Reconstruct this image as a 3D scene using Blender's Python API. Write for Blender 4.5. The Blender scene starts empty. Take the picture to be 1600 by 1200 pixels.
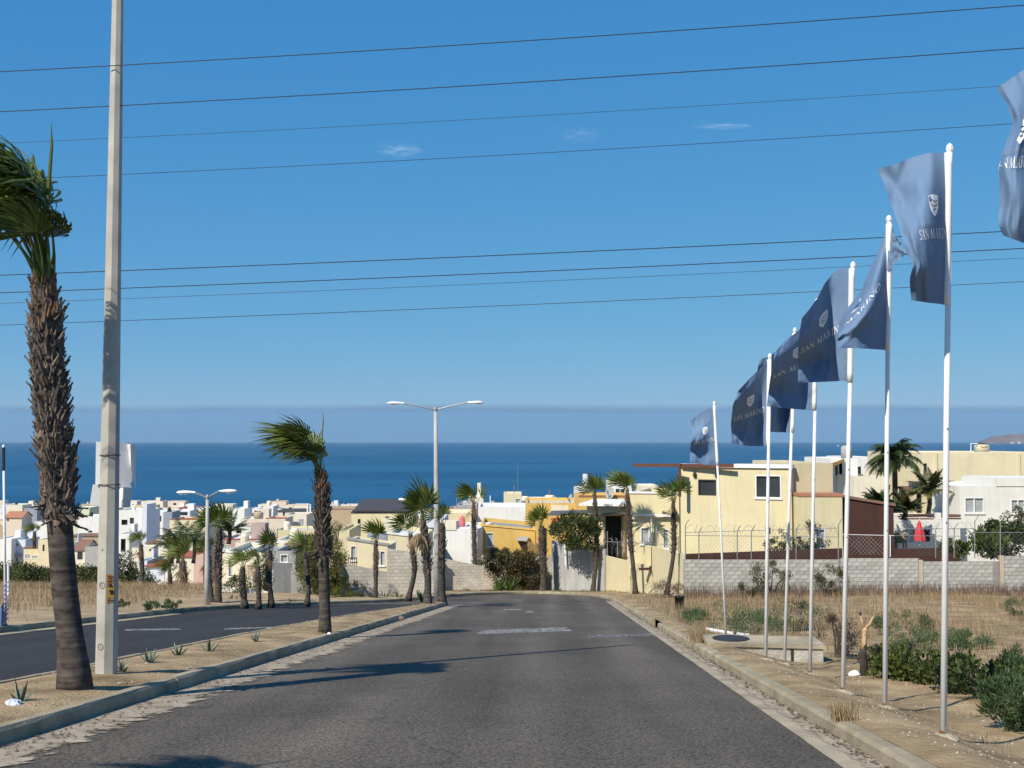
import bpy, bmesh, math, random
from mathutils import Vector, Matrix, noise as mnoise
R_ = math.radians
random.seed(7)
scene = bpy.context.scene
COL = scene.collection

# ------------------------------------------------------------------ camera
W, H, F, HOR, CAMZ = 1600, 1200, 1800.0, 688.0, 1.6
PITCH = math.atan((HOR - 600) / F)
cam_d = bpy.data.cameras.new('camera'); cam = bpy.data.objects.new('camera', cam_d); COL.objects.link(cam)
cam.location = (0, 0, CAMZ); cam.rotation_euler = (math.pi / 2 + PITCH, 0, 0)
cam_d.sensor_fit = 'HORIZONTAL'; cam_d.sensor_width = 36.0; cam_d.lens = 36.0 * F / W
cam_d.clip_start = 0.1; cam_d.clip_end = 120000
scene.camera = cam

# ------------------------------------------------------------------ sky, sun, exposure
SUN_EL, SUN_AZ = R_(44), R_(40)          # sun stands behind and to the left of the viewer
to_sun = Vector((-math.sin(SUN_AZ) * math.cos(SUN_EL), -math.cos(SUN_AZ) * math.cos(SUN_EL), math.sin(SUN_EL)))
world = bpy.data.worlds.new('World'); scene.world = world; world.use_nodes = True
nt = world.node_tree; nt.nodes.clear()
sky = nt.nodes.new('ShaderNodeTexSky'); sky.sky_type = 'NISHITA'; sky.sun_disc = False
sky.sun_elevation = SUN_EL; sky.sun_rotation = math.atan2(to_sun.x, to_sun.y)
sky.altitude = 40; sky.air_density = 0.7; sky.dust_density = 0.0; sky.ozone_density = 4.0
# the deep, even blue of the photograph: one response curve per channel over the whole sky
sep = nt.nodes.new('ShaderNodeSeparateColor'); cmb = nt.nodes.new('ShaderNodeCombineColor'); nt.links.new(sky.outputs[0], sep.inputs[0])
for ch, (k, p) in enumerate(((0.40, 0.96), (0.555, 0.46), (0.725, 0.20))):
    m1 = nt.nodes.new('ShaderNodeMath'); m1.operation = 'MULTIPLY'; m1.inputs[1].default_value = 0.1
    m2 = nt.nodes.new('ShaderNodeMath'); m2.operation = 'POWER'; m2.inputs[1].default_value = p
    m3 = nt.nodes.new('ShaderNodeMath'); m3.operation = 'MULTIPLY'; m3.inputs[1].default_value = 10 * k
    nt.links.new(sep.outputs[ch], m1.inputs[0]); nt.links.new(m1.outputs[0], m2.inputs[0]); nt.links.new(m2.outputs[0], m3.inputs[0]); nt.links.new(m3.outputs[0], cmb.inputs[ch])
bg = nt.nodes.new('ShaderNodeBackground'); bg.inputs['Strength'].default_value = 0.084
out = nt.nodes.new('ShaderNodeOutputWorld')
nt.links.new(cmb.outputs[0], bg.inputs[0]); nt.links.new(bg.outputs[0], out.inputs[0])
sun_d = bpy.data.lights.new('sun', 'SUN'); sun_d.energy = 5.0; sun_d.angle = R_(0.55); sun_d.color = (1.0, 0.915, 0.78)
sun = bpy.data.objects.new('sun', sun_d); COL.objects.link(sun)
sun.rotation_euler = (-to_sun).to_track_quat('-Z', 'Y').to_euler(); sun.location = to_sun * 60
scene.view_settings.view_transform = 'Standard'; scene.view_settings.look = 'None'
scene.view_settings.exposure = 0.25; scene.view_settings.gamma = 1.0; scene.view_settings.use_curve_mapping = False
scene.render.engine = 'CYCLES'
cy = scene.cycles
cy.max_bounces = 5; cy.diffuse_bounces = 2; cy.glossy_bounces = 2; cy.transmission_bounces = 3; cy.transparent_max_bounces = 6
cy.volume_bounces = 0; cy.caustics_reflective = False; cy.caustics_refractive = False

# ------------------------------------------------------------------ geometry of the view: pixel of the photograph <-> place
SP, CP = math.sin(PITCH), math.cos(PITCH)
def ray(px, py):
    dx, dz = (px - 800) / F, (600 - py) / F
    return Vector((dx, CP - dz * SP, SP + dz * CP))
def P(px, py, Y):
    d = ray(px, py); t = Y / d.y
    return Vector((d.x * t, Y, CAMZ + d.z * t))
_rv = ray(876, 890); RV = _rv / _rv.y              # the road runs down along this line
def Rd(u, v, h=0.0):                               # road coordinates: u metres right of the line, v metres ahead
    return Vector((RV.x * v + u, v - RV.x * u, RV.z * v + h))
def plane_z(x, y):
    k = RV.x; v = (y + k * x) / (1 + k * k)
    return RV.z * v
def uv_of(x, y):
    k = RV.x; v = (y + k * x) / (1 + k * k)
    return x - k * v, v
def G(px, py, h=0.0):                              # where a ray meets the road plane raised by h
    d = ray(px, py); k = RV.x; c = RV.z / (1 + k * k)
    # CAMZ + t d.z = c*(t d.y + k t d.x) + h
    t = (h - CAMZ) / (d.z - c * (d.y + k * d.x))
    return Vector((d.x * t, d.y * t, CAMZ + d.z * t))
def interp(tab, x):
    if x <= tab[0][0]: return tab[0][1]
    for (a, b), (c, d) in zip(tab, tab[1:]):
        if x <= c: return b + (d - b) * (x - a) / (c - a)
    return tab[-1][1]
def sm(a, b, x):
    t = min(1, max(0, (x - a) / (b - a))); return t * t * (3 - 2 * t)
PROF = [(85, RV.z * 85), (120, -15.5), (160, -21), (200, -25), (260, -29), (320, -32), (420, -34.5), (520, -36), (640, -37.8), (700, -39.5), (730, -41), (900, -60)]
PROFR = [(60, -6.4), (85, -7.4), (120, -9.5), (160, -13), (220, -19), (320, -30), (420, -34.5), (520, -36), (640, -37.8), (700, -39.5), (730, -41), (900, -60)]
SEA = -39.9
def gz(x, y):
    v = y + RV.x * x
    a = plane_z(x, y) if v < 85 else interp(PROF, v)
    w = sm(0.085, 0.16, x / max(y, 1.0)) * sm(55, 66, y)
    return a * (1 - w) + interp(PROFR, v) * w
def nz(x, y, s=1.0, k=0.0):
    return mnoise.noise(Vector((x * s, y * s, k)))

# ------------------------------------------------------------------ materials
MATS = {}
def newmat(name):
    m = bpy.data.materials.new(name); m.use_nodes = True
    n = m.node_tree.nodes; b = n['Principled BSDF']
    return m, n, m.node_tree.links, b
def lin(r, g, b):
    f = lambda c: (c / 255 / 12.92) if c / 255 <= 0.04045 else ((c / 255 + 0.055) / 1.055) ** 2.4
    return (f(r), f(g), f(b))
def mat(name, col, rough=0.8, var=0.12, scale=2.0, bump=0.0, bscale=30.0, spec=0.3, col2=None, obj_rand=0.0, metal=0.0, detail=5.0, streak=0.0):
    """procedural surface: mottled base colour, optional grain, streaks of dirt and a per-object tint"""
    if name in MATS: return MATS[name]
    m, n, l, b = newmat(name)
    b.inputs['Roughness'].default_value = rough; b.inputs['Specular IOR Level'].default_value = spec
    b.inputs['Metallic'].default_value = metal
    tc = n.new('ShaderNodeTexCoord')
    nse = n.new('ShaderNodeTexNoise'); nse.inputs['Scale'].default_value = scale; nse.inputs['Detail'].default_value = detail; nse.inputs['Roughness'].default_value = 0.6
    l.new(tc.outputs['Object'], nse.inputs['Vector'])
    ramp = n.new('ShaderNodeValToRGB')
    c1 = tuple(max(0, c * (1 - var)) for c in col); c2 = col2 or tuple(min(1, c * (1 + var)) for c in col)
    ramp.color_ramp.elements[0].position = 0.32; ramp.color_ramp.elements[1].position = 0.68
    ramp.color_ramp.elements[0].color = (*c1, 1); ramp.color_ramp.elements[1].color = (*c2, 1)
    l.new(nse.outputs[0], ramp.inputs[0]); last = ramp.outputs[0]
    if streak > 0:
        mp = n.new('ShaderNodeMapping'); mp.inputs['Scale'].default_value = (3.0, 3.0, 0.18)
        ns = n.new('ShaderNodeTexNoise'); ns.inputs['Scale'].default_value = 1.3; ns.inputs['Detail'].default_value = 6
        l.new(tc.outputs['Object'], mp.inputs[0]); l.new(mp.outputs[0], ns.inputs['Vector'])
        mr = n.new('ShaderNodeMapRange'); mr.inputs[1].default_value = 0.52; mr.inputs[2].default_value = 0.75
        mr.inputs[3].default_value = 0.0; mr.inputs[4].default_value = streak
        l.new(ns.outputs[0], mr.inputs[0])
        mx = n.new('ShaderNodeMix'); mx.data_type = 'RGBA'; mx.blend_type = 'MULTIPLY'
        l.new(mr.outputs[0], mx.inputs[0]); l.new(last, mx.inputs[6]); mx.inputs[7].default_value = (0.45, 0.42, 0.38, 1); last = mx.outputs[2]
    if obj_rand > 0:
        oi = n.new('ShaderNodeObjectInfo'); mr = n.new('ShaderNodeMapRange')
        mr.inputs[3].default_value = 1 - obj_rand; mr.inputs[4].default_value = 1 + obj_rand
        l.new(oi.outputs['Random'], mr.inputs[0])
        hsv = n.new('ShaderNodeHueSaturation'); l.new(mr.outputs[0], hsv.inputs['Value']); l.new(last, hsv.inputs['Color']); last = hsv.outputs[0]
    l.new(last, b.inputs['Base Color'])
    if bump > 0:
        n2 = n.new('ShaderNodeTexNoise'); n2.inputs['Scale'].default_value = bscale; n2.inputs['Detail'].default_value = 4
        l.new(tc.outputs['Object'], n2.inputs['Vector'])
        bp = n.new('ShaderNodeBump'); bp.inputs['Strength'].default_value = bump; bp.inputs['Distance'].default_value = 0.03
        l.new(n2.outputs[0], bp.inputs['Height']); l.new(bp.outputs[0], b.inputs['Normal'])
    MATS[name] = m; return m
def leafmat(name, col, col2, trans=0.35, rough=0.5, obj_rand=0.2):
    """foliage: two tones by a per-face attribute, some light passing through"""
    if name in MATS: return MATS[name]
    m, n, l, b = newmat(name)
    at = n.new('ShaderNodeAttribute'); at.attribute_name = 'tone'
    mx = n.new('ShaderNodeMix'); mx.data_type = 'RGBA'; l.new(at.outputs['Fac'], mx.inputs[0])
    mx.inputs[6].default_value = (*col, 1); mx.inputs[7].default_value = (*col2, 1)
    oi = n.new('ShaderNodeObjectInfo'); mr = n.new('ShaderNodeMapRange'); mr.inputs[3].default_value = 1 - obj_rand; mr.inputs[4].default_value = 1 + obj_rand
    l.new(oi.outputs['Random'], mr.inputs[0])
    hsv = n.new('ShaderNodeHueSaturation'); l.new(mr.outputs[0], hsv.inputs['Value']); l.new(mx.outputs[2], hsv.inputs['Color'])
    l.new(hsv.outputs[0], b.inputs['Base Color']); b.inputs['Roughness'].default_value = rough; b.inputs['Specular IOR Level'].default_value = 0.35
    tr = n.new('ShaderNodeBsdfTranslucent'); l.new(hsv.outputs[0], tr.inputs[0])
    ms = n.new('ShaderNodeMixShader'); ms.inputs[0].default_value = trans
    l.new(b.outputs[0], ms.inputs[1]); l.new(tr.outputs[0], ms.inputs[2])
    l.new(ms.outputs[0], n['Material Output'].inputs[0])
    MATS[name] = m; return m

WALLC = {'white': (.84, .84, .82), 'offwhite': (.80, .79, .73), 'cream': (.78, .69, .47), 'butter': (.745, .66, .42), 'yellow': (.74, .50, .16),
         'tan': (.50, .40, .28), 'pink': (.68, .48, .42), 'mauve': (.48, .37, .335), 'brown': (.085, .042, .034), 'grey': (.42, .42, .41),
         'bluewhite': (.72, .78, .86), 'palegreen': (.66, .72, .52), 'peach': (.77, .67, .55), 'steel': (.34, .38, .44), 'ivory': (.82, .77, .62), 'khaki': (.60, .53, .36)}
def wallm(c): return mat('wall_' + c, tuple(x * .87 for x in WALLC[c]), rough=0.9, var=0.06, scale=0.8, bump=0.15, bscale=12, spec=0.15, streak=0.16)
ROOFC = {'yellow': (.74, .50, .16), 'white': (.74, .74, .71), 'red': (.36, .11, .075), 'terracotta': (.40, .19, .12), 'grey': (.30, .30, .30), 'dark': (.07, .07, .08), 'sand': (.55, .50, .42), 'brown': (.22, .13, .095)}
def roofm(c): return mat('roof_' + c, ROOFC[c], rough=0.9, var=0.15, scale=1.5, spec=0.15)
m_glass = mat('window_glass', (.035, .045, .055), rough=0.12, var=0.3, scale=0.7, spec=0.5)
m_curtain = mat('curtained_glass', (.34, .37, .38), rough=0.2, var=0.15, scale=1.2, spec=0.5)
m_frame = mat('white_frame', (.75, .75, .73), rough=0.5, var=0.05)
m_dark = mat('dark_metal', (.035, .033, .032), rough=0.6, var=0.2)
m_galv = mat('galvanised_steel', (.30, .31, .32), rough=0.5, var=0.15, scale=8, metal=0.4)
m_white = mat('white_paint', (.78, .78, .76), rough=0.45, var=0.06, scale=6)
m_dirt = mat('dirt', (.31, .230, .135), rough=1.0, var=0.42, scale=1.1, bump=0.9, bscale=22, spec=0.05, detail=9)
m_conc = mat('kerb_concrete', (.33, .282, .198), rough=0.95, var=0.25, scale=2.2, bump=0.5, bscale=45, spec=0.1, obj_rand=0.10, detail=8)

# ------------------------------------------------------------------ mesh building
BASE = {}
class MB:
    def __init__(s): s.v = []; s.f = []; s.mi = []; s.t = []; s.cur = 0; s.tone = 0.0
    def face(s, pts):
        i = len(s.v); s.v += [Vector(p) for p in pts]; s.f.append(tuple(range(i, i + len(pts)))); s.mi.append(s.cur); s.t.append(s.tone)
    def faces(s, verts, faces):
        i = len(s.v); s.v += [Vector(p) for p in verts]
        for f in faces: s.f.append(tuple(i + k for k in f)); s.mi.append(s.cur); s.t.append(s.tone)
    def hexa(s, p):      # 8 corners: bottom 0-3 counter-clockwise, top 4-7
        s.faces(p, [(3, 2, 1, 0), (4, 5, 6, 7), (0, 1, 5, 4), (1, 2, 6, 5), (2, 3, 7, 6), (3, 0, 4, 7)])
    def box(s, c, size, rz=0.0, rot=None):
        x, y, z = (d / 2 for d in size); c = Vector(c)
        M = rot or Matrix.Rotation(rz, 3, 'Z')
        s.hexa([c + M @ Vector(q) for q in ((-x, -y, -z), (x, -y, -z), (x, y, -z), (-x, y, -z), (-x, -y, z), (x, -y, z), (x, y, z), (-x, y, z))])
    def beam(s, a, b, w, h=None, up=(0, 0, 1)):
        a, b = Vector(a), Vector(b); h = h or w; d = (b - a).normalized(); u = Vector(up)
        if abs(d.dot(u)) > 0.98: u = Vector((1, 0, 0))
        sx = d.cross(u).normalized() * w / 2; sz = sx.cross(d).normalized() * h / 2
        s.hexa([a - sx - sz, a + sx - sz, b + sx - sz, b - sx - sz, a - sx + sz, a + sx + sz, b + sx + sz, b - sx + sz])
    def tube(s, pts, rad, n=8, cap=True, squash=None):
        pts = [Vector(p) for p in pts]; rad = rad if isinstance(rad, (list, tuple)) else [rad] * len(pts)
        rings = []; ref = None
        for i, p in enumerate(pts):
            d = (pts[min(i + 1, len(pts) - 1)] - pts[max(i - 1, 0)]).normalized()
            if ref is None: ref = Vector((1, 0, 0)) if abs(d.x) < 0.9 else Vector((0, 1, 0))
            a = (ref - d * ref.dot(d)).normalized(); b = d.cross(a); ref = a
            rings.append([p + (a * math.cos(2 * math.pi * k / n) + b * math.sin(2 * math.pi * k / n)) * rad[i] for k in range(n)])
        vs = [q for r in rings for q in r]; fs = []
        for i in range(len(pts) - 1):
            for k in range(n):
                fs.append((i * n + k, i * n + (k + 1) % n, (i + 1) * n + (k + 1) % n, (i + 1) * n + k))
        if cap: fs.append(tuple(reversed(range(n)))); fs.append(tuple(range((len(pts) - 1) * n, len(pts) * n)))
        s.faces(vs, fs)
    def lathe(s, c, prof, n=14):          # prof: (radius, z)
        c = Vector(c); vs = []; fs = []
        for r, z in prof:
            for k in range(n): vs.append(c + Vector((r * math.cos(2 * math.pi * k / n), r * math.sin(2 * math.pi * k / n), z)))
        for i in range(len(prof) - 1):
            for k in range(n): fs.append((i * n + k, i * n + (k + 1) % n, (i + 1) * n + (k + 1) % n, (i + 1) * n + k))
        fs.append(tuple(reversed(range(n)))); fs.append(tuple(range((len(prof) - 1) * n, len(prof) * n)))
        s.faces(vs, fs)
    def mesh(s, name, mats, off=Vector((0, 0, 0)), smooth=False, tone=False):
        me = bpy.data.meshes.new(name)
        me.from_pydata([tuple(v - off) for v in s.v], [], s.f)
        for m in (mats if isinstance(mats, (list, tuple)) else [mats]): me.materials.append(m)
        if any(s.mi): me.polygons.foreach_set('material_index', s.mi)
        if smooth: me.polygons.foreach_set('use_smooth', [True] * len(s.f))
        if tone:
            at = me.attributes.new('tone', 'FLOAT', 'FACE'); at.data.foreach_set('value', s.t)
        me.update(); return me
    def build(s, name, mats, parent=None, smooth=False, tone=False, base=None):
        off = BASE[parent.name] if parent is not None else (Vector(base) if base is not None else Vector((0, 0, 0)))
        o = bpy.data.objects.new(name, s.mesh(name, mats, off, smooth, tone)); COL.objects.link(o)
        BASE[o.name] = off.copy()
        if parent is not None: o.parent = parent
        else: o.location = off
        return o
def tag(o, label=None, cat=None, group=None, kind=None):
    if label: o['label'] = label
    if cat: o['category'] = cat
    if group: o['group'] = group
    if kind: o['kind'] = kind
    return o
def thing(name, label, cat, loc, group=None):
    o = bpy.data.objects.new(name, None); COL.objects.link(o); o.location = loc; o.empty_display_size = 0.3
    BASE[o.name] = Vector(loc); return tag(o, label, cat, group)
def inst(me, name, parent, loc, rot=None, sc=1.0):       # one more object that shares a mesh, under a thing
    o = bpy.data.objects.new(name, me); COL.objects.link(o); o.parent = parent
    o.location = Vector(loc) - BASE[parent.name]; BASE[o.name] = Vector(loc)
    if rot is not None: o.rotation_euler = rot
    o.scale = (sc, sc, sc) if not isinstance(sc, (tuple, list)) else sc
    return o

# ------------------------------------------------------------------ the setting
def structure(o): return tag(o, kind='structure')
# ground: one sheet from behind the viewer down to the shore
xs = sorted(set([i * 6.0 for i in range(-12, 13)] + [s_ * q for s_ in (-1, 1) for q in (90, 110, 140, 180, 230, 300, 380, 480, 600, 800, 1100, 1500, 2500, 4000)]))
ys = [-40, -20, 0, 20, 40] + list(range(50, 180, 5)) + list(range(180, 740, 12)) + [760, 800, 900]
mb = MB(); idx = {}
for j, y in enumerate(ys):
    for i, x in enumerate(xs):
        low = 0.35 if y < 86 else 0.1
        mb.v.append(Vector((x, y, gz(x, y) - low + (nz(x, y, .05) * .8 if y > 100 else 0))))
nx = len(xs)
for j in range(len(ys) - 1):
    for i in range(nx - 1):
        mb.f.append((j * nx + i, j * nx + i + 1, (j + 1) * nx + i + 1, (j + 1) * nx + i)); mb.mi.append(0); mb.t.append(0)
m_ground = mat('dry_ground', (.36, .275, .18), rough=1.0, var=0.35, scale=0.15, spec=0.05, detail=10, bump=0.5, bscale=3)
structure(mb.build('ground', m_ground, smooth=True))
# sea
m, n, l, b = newmat('sea_water'); MATS['sea'] = m
b.inputs['Base Color'].default_value = (.008, .062, .125, 1); b.inputs['Roughness'].default_value = 0.42; b.inputs['IOR'].default_value = 1.33
b.inputs['Specular IOR Level'].default_value = 0.28
tc = n.new('ShaderNodeTexCoord'); n1 = n.new('ShaderNodeTexNoise'); n1.inputs['Scale'].default_value = 0.004; n1.inputs['Detail'].default_value = 8
mp = n.new('ShaderNodeMapping'); mp.inputs['Scale'].default_value = (0.35, 1, 1)
l.new(tc.outputs['Object'], mp.inputs[0]); l.new(mp.outputs[0], n1.inputs['Vector'])
rp = n.new('ShaderNodeValToRGB'); rp.color_ramp.elements[0].color = (.003, .058, .130, 1); rp.color_ramp.elements[1].color = (.012, .092, .185, 1)
rp.color_ramp.elements[0].position = .35; rp.color_ramp.elements[1].position = .65
l.new(n1.outputs[0], rp.inputs[0]); l.new(rp.outputs[0], b.inputs['Base Color'])
n2 = n.new('ShaderNodeTexNoise'); n2.inputs['Scale'].default_value = 0.09; n2.inputs['Detail'].default_value = 8
l.new(mp.outputs[0], n2.inputs['Vector'])
bp = n.new('ShaderNodeBump'); bp.inputs['Strength'].default_value = 0.5; bp.inputs['Distance'].default_value = 1.5
l.new(n2.outputs[0], bp.inputs['Height']); l.new(bp.outputs[0], b.inputs['Normal'])
mb = MB(); S = 45000
mb.face([(-S, 640, SEA), (S, 640, SEA), (S, S, SEA), (-S, S, SEA)])
structure(mb.build('sea', m))
# far bank of marine cloud standing on the horizon, a long low ridge of vapour
def ridge(name, x0, x1, y, prof, depth, m, n=160, sea=SEA - 2):
    mb = MB(); rows = []
    for i in range(n + 1):
        x = x0 + (x1 - x0) * i / n; h = prof(x)
        rows.append([Vector((x, y, sea)), Vector((x, y + depth * .10, sea + h * .55)), Vector((x, y + depth * .28, sea + h * .92)), Vector((x, y + depth * .5, sea + h)), Vector((x, y + depth, sea))])
    mb.v = [p for r in rows for p in r]
    for i in range(n):
        for k in range(4): mb.f.append((i * 5 + k, (i + 1) * 5 + k, (i + 1) * 5 + k + 1, i * 5 + k + 1)); mb.mi.append(0); mb.t.append(0)
    return mb.build(name, m, smooth=True)
m_bank, n, l, b = newmat('marine_cloud')           # vapour that thins out towards its uneven top
b.inputs['Base Color'].default_value = (.075, .19, .32, 1); b.inputs['Roughness'].default_value = 1; b.inputs['Specular IOR Level'].default_value = 0  # blue of shadow and distant haze is put into the base colour
tc = n.new('ShaderNodeTexCoord'); sp = n.new('ShaderNodeSeparateXYZ'); l.new(tc.outputs['Object'], sp.inputs[0])
mp = n.new('ShaderNodeMapping'); mp.inputs['Scale'].default_value = (.00022, .00022, .0016); l.new(tc.outputs['Object'], mp.inputs[0])
n1 = n.new('ShaderNodeTexNoise'); n1.inputs['Scale'].default_value = 1; n1.inputs['Detail'].default_value = 5; l.new(mp.outputs[0], n1.inputs['Vector'])
mm = n.new('ShaderNodeMath'); mm.operation = 'MULTIPLY_ADD'; mm.inputs[1].default_value = 190; l.new(n1.outputs[0], mm.inputs[0]); l.new(sp.outputs[2], mm.inputs[2])
mr = n.new('ShaderNodeMapRange'); mr.interpolation_type = 'SMOOTHSTEP'; mr.inputs[1].default_value = 600; mr.inputs[2].default_value = 850; mr.inputs[3].default_value = 1; mr.inputs[4].default_value = 0; l.new(mm.outputs[0], mr.inputs[0])
tr = n.new('ShaderNodeBsdfTransparent'); ms = n.new('ShaderNodeMixShader'); l.new(mr.outputs[0], ms.inputs[0]); l.new(tr.outputs[0], ms.inputs[1]); l.new(b.outputs[0], ms.inputs[2]); l.new(ms.outputs[0], n['Material Output'].inputs[0])
FY = 22000
o = ridge('fog_bank', -30000, 30000, FY, lambda x: (62.5 / 1800) * (FY + 1500) + 24 * mnoise.noise(Vector((x * .00025, 3, 0))) + 9 * mnoise.noise(Vector((x * .0016, 9, 0))) - 0.0026 * max(0, x - 1000), 3000, m_bank, 260)
tag(o, kind='stuff')
# headland at the right edge of the bay
m_head = mat('headland_scrub', (.15, .115, .10), rough=1.0, var=0.4, scale=0.006, spec=0.0)
HY = 15000
o = ridge('headland_hills', 6150, 16000, HY, lambda x: 1 + 95 * sm(6150, 6420, x) + 0.10 * max(0, min(x, 9000) - 6420) + 40 * mnoise.noise(Vector((x * .004, 1, 0))) * sm(6150, 6420, x), 700, m_head, 200)
structure(o)

# ---- roads (all on one falling plane)
KR, KL, ML, FL = 2.66, -5.0, -7.2, -13.6           # kerb feet: right kerb, median right, median left, far left kerb
far_curve = [(-13.6, -2), (-13.6, 20), (-13.65, 34), (-13.6, 42), (-12.7, 47), (-10.8, 51), (-8.6, 55), (-7.3, 60), (-6.6, 65), (-5.4, 71.5), (-3.2, 75.5), (-1, 76), (.7, 74), (2.0, 69.5), (2.55, 64.5), (2.66, 61), (2.66, 50)]
def smoothpath(pts, n=6):
    out = []
    for i in range(len(pts) - 1):
        p0, p1, p2, p3 = (pts[max(0, min(len(pts) - 1, i + k))] for k in (-1, 0, 1, 2))
        for q in range(n):
            t = q / n
            out.append(tuple(0.5 * ((2 * p1[a]) + (-p0[a] + p2[a]) * t + (2 * p0[a] - 5 * p1[a] + 4 * p2[a] - p3[a]) * t * t + (-p0[a] + 3 * p1[a] - 3 * p2[a] + p3[a]) * t ** 3) for a in range(len(p1))))
    out.append(tuple(pts[-1])); return out
far_s = smoothpath(far_curve, 5)
nose = [(-7.2, 26), (-7.1, 31), (-6.75, 37), (-6.25, 43), (-5.85, 48), (-5.45, 51.5), (-5.1, 52.2), (-5.0, 51), (-5.0, 48)]
nose_s = smoothpath(nose, 4)

def asphalt(name, c, spk, wear):
    m, n, l, b = newmat(name); MATS[name] = m
    b.inputs['Roughness'].default_value = 0.88; b.inputs['Specular IOR Level'].default_value = 0.25
    tc = n.new('ShaderNodeTexCoord')
    a = n.new('ShaderNodeTexNoise'); a.inputs['Scale'].default_value = 32; a.inputs['Detail'].default_value = 2; a.inputs['Roughness'].default_value = 0.75
    l.new(tc.outputs['Object'], a.inputs['Vector'])
    r = n.new('ShaderNodeValToRGB'); r.color_ramp.elements[0].position = 0.36; r.color_ramp.elements[1].position = 0.66
    r.color_ramp.elements[0].color = (*[x * (1 - spk) for x in c], 1); r.color_ramp.elements[1].color = (*[x * (1 + spk) for x in c], 1)
    l.new(a.outputs[0], r.inputs[0])
    mp = n.new('ShaderNodeMapping'); mp.inputs['Scale'].default_value = (0.9, 0.06, 0.06); mp.inputs['Rotation'].default_value = (0, 0, math.atan(RV.x))
    l.new(tc.outputs['Object'], mp.inputs[0])
    w = n.new('ShaderNodeTexNoise'); w.inputs['Scale'].default_value = 1.0; w.inputs['Detail'].default_value = 6
    l.new(mp.outputs[0], w.inputs['Vector'])
    mr = n.new('ShaderNodeMapRange'); mr.inputs[1].default_value = .3; mr.inputs[2].default_value = .72; mr.inputs[3].default_value = 1 - wear; mr.inputs[4].default_value = 1 + wear
    l.new(w.outputs[0], mr.inputs[0])
    g = n.new('ShaderNodeTexNoise'); g.inputs['Scale'].default_value = 0.35; g.inputs['Detail'].default_value = 5
    l.new(tc.outputs['Object'], g.inputs['Vector'])
    mr2 = n.new('ShaderNodeMapRange'); mr2.inputs[1].default_value = .3; mr2.inputs[2].default_value = .7; mr2.inputs[3].default_value = 1 - wear * .7; mr2.inputs[4].default_value = 1 + wear * .7
    l.new(g.outputs[0], mr2.inputs[0])
    mu = n.new('ShaderNodeMath'); mu.operation = 'MULTIPLY'; l.new(mr.outputs[0], mu.inputs[0]); l.new(mr2.outputs[0], mu.inputs[1])
    sx = n.new('ShaderNodeSeparateXYZ'); l.new(tc.outputs['Object'], sx.inputs[0])
    uu = n.new('ShaderNodeMath'); uu.operation = 'MULTIPLY_ADD'; uu.inputs[1].default_value = -RV.x; l.new(sx.outputs[1], uu.inputs[0]); l.new(sx.outputs[0], uu.inputs[2])
    wob = n.new('ShaderNodeMath'); wob.operation = 'MULTIPLY_ADD'; wob.inputs[1].default_value = .9; l.new(g.outputs[0], wob.inputs[0]); l.new(uu.outputs[0], wob.inputs[2])
    ph = n.new('ShaderNodeMath'); ph.operation = 'MULTIPLY'; ph.inputs[1].default_value = 2 * math.pi / 1.72; l.new(wob.outputs[0], ph.inputs[0])
    co = n.new('ShaderNodeMath'); co.operation = 'COSINE'; l.new(ph.outputs[0], co.inputs[0])
    tk = n.new('ShaderNodeMapRange'); tk.inputs[1].default_value = -.2; tk.inputs[2].default_value = 1; tk.inputs[3].default_value = .95; tk.inputs[4].default_value = 1 + wear * .6; l.new(co.outputs[0], tk.inputs[0])
    mu2 = n.new('ShaderNodeMath'); mu2.operation = 'MULTIPLY'; l.new(mu.outputs[0], mu2.inputs[0]); l.new(tk.outputs[0], mu2.inputs[1]); mu = mu2
    hv = n.new('ShaderNodeHueSaturation'); l.new(mu.outputs[0], hv.inputs['Value']); l.new(r.outputs[0], hv.inputs['Color'])
    vo = n.new('ShaderNodeTexVoronoi'); vo.inputs['Scale'].default_value = 34; l.new(tc.outputs['Object'], vo.inputs['Vector'])
    mc = n.new('ShaderNodeMapRange'); mc.inputs[1].default_value = .05; mc.inputs[2].default_value = .22; mc.inputs[3].default_value = .55; mc.inputs[4].default_value = 0; l.new(vo.outputs['Distance'], mc.inputs[0])
    mxc = n.new('ShaderNodeMix'); mxc.data_type = 'RGBA'; l.new(mc.outputs[0], mxc.inputs[0]); l.new(hv.outputs[0], mxc.inputs[6]); mxc.inputs[7].default_value = (*[min(1, x * 2.6) for x in c], 1)
    wn = n.new('ShaderNodeTexNoise'); wn.inputs['Scale'].default_value = .8; wn.inputs['Detail'].default_value = 6; l.new(tc.outputs['Object'], wn.inputs['Vector'])
    va = n.new('ShaderNodeVectorMath'); va.operation = 'MULTIPLY_ADD'; va.inputs[1].default_value = (.9, .9, .9); l.new(wn.outputs['Color'], va.inputs[0]); l.new(tc.outputs['Object'], va.inputs[2])
    vk = n.new('ShaderNodeTexVoronoi'); vk.feature = 'DISTANCE_TO_EDGE'; vk.inputs['Scale'].default_value = .16; l.new(va.outputs[0], vk.inputs['Vector'])
    mk = n.new('ShaderNodeMapRange'); mk.inputs[1].default_value = .0; mk.inputs[2].default_value = .004; mk.inputs[3].default_value = .74 if spk > .4 else 1; mk.inputs[4].default_value = 1; l.new(vk.outputs['Distance'], mk.inputs[0])
    hk = n.new('ShaderNodeHueSaturation'); l.new(mk.outputs[0], hk.inputs['Value']); l.new(mxc.outputs[2], hk.inputs['Color'])
    l.new(hk.outputs[0], b.inputs['Base Color'])
    bp = n.new('ShaderNodeBump'); bp.inputs['Strength'].default_value = 0.55; bp.inputs['Distance'].default_value = 0.012
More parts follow.
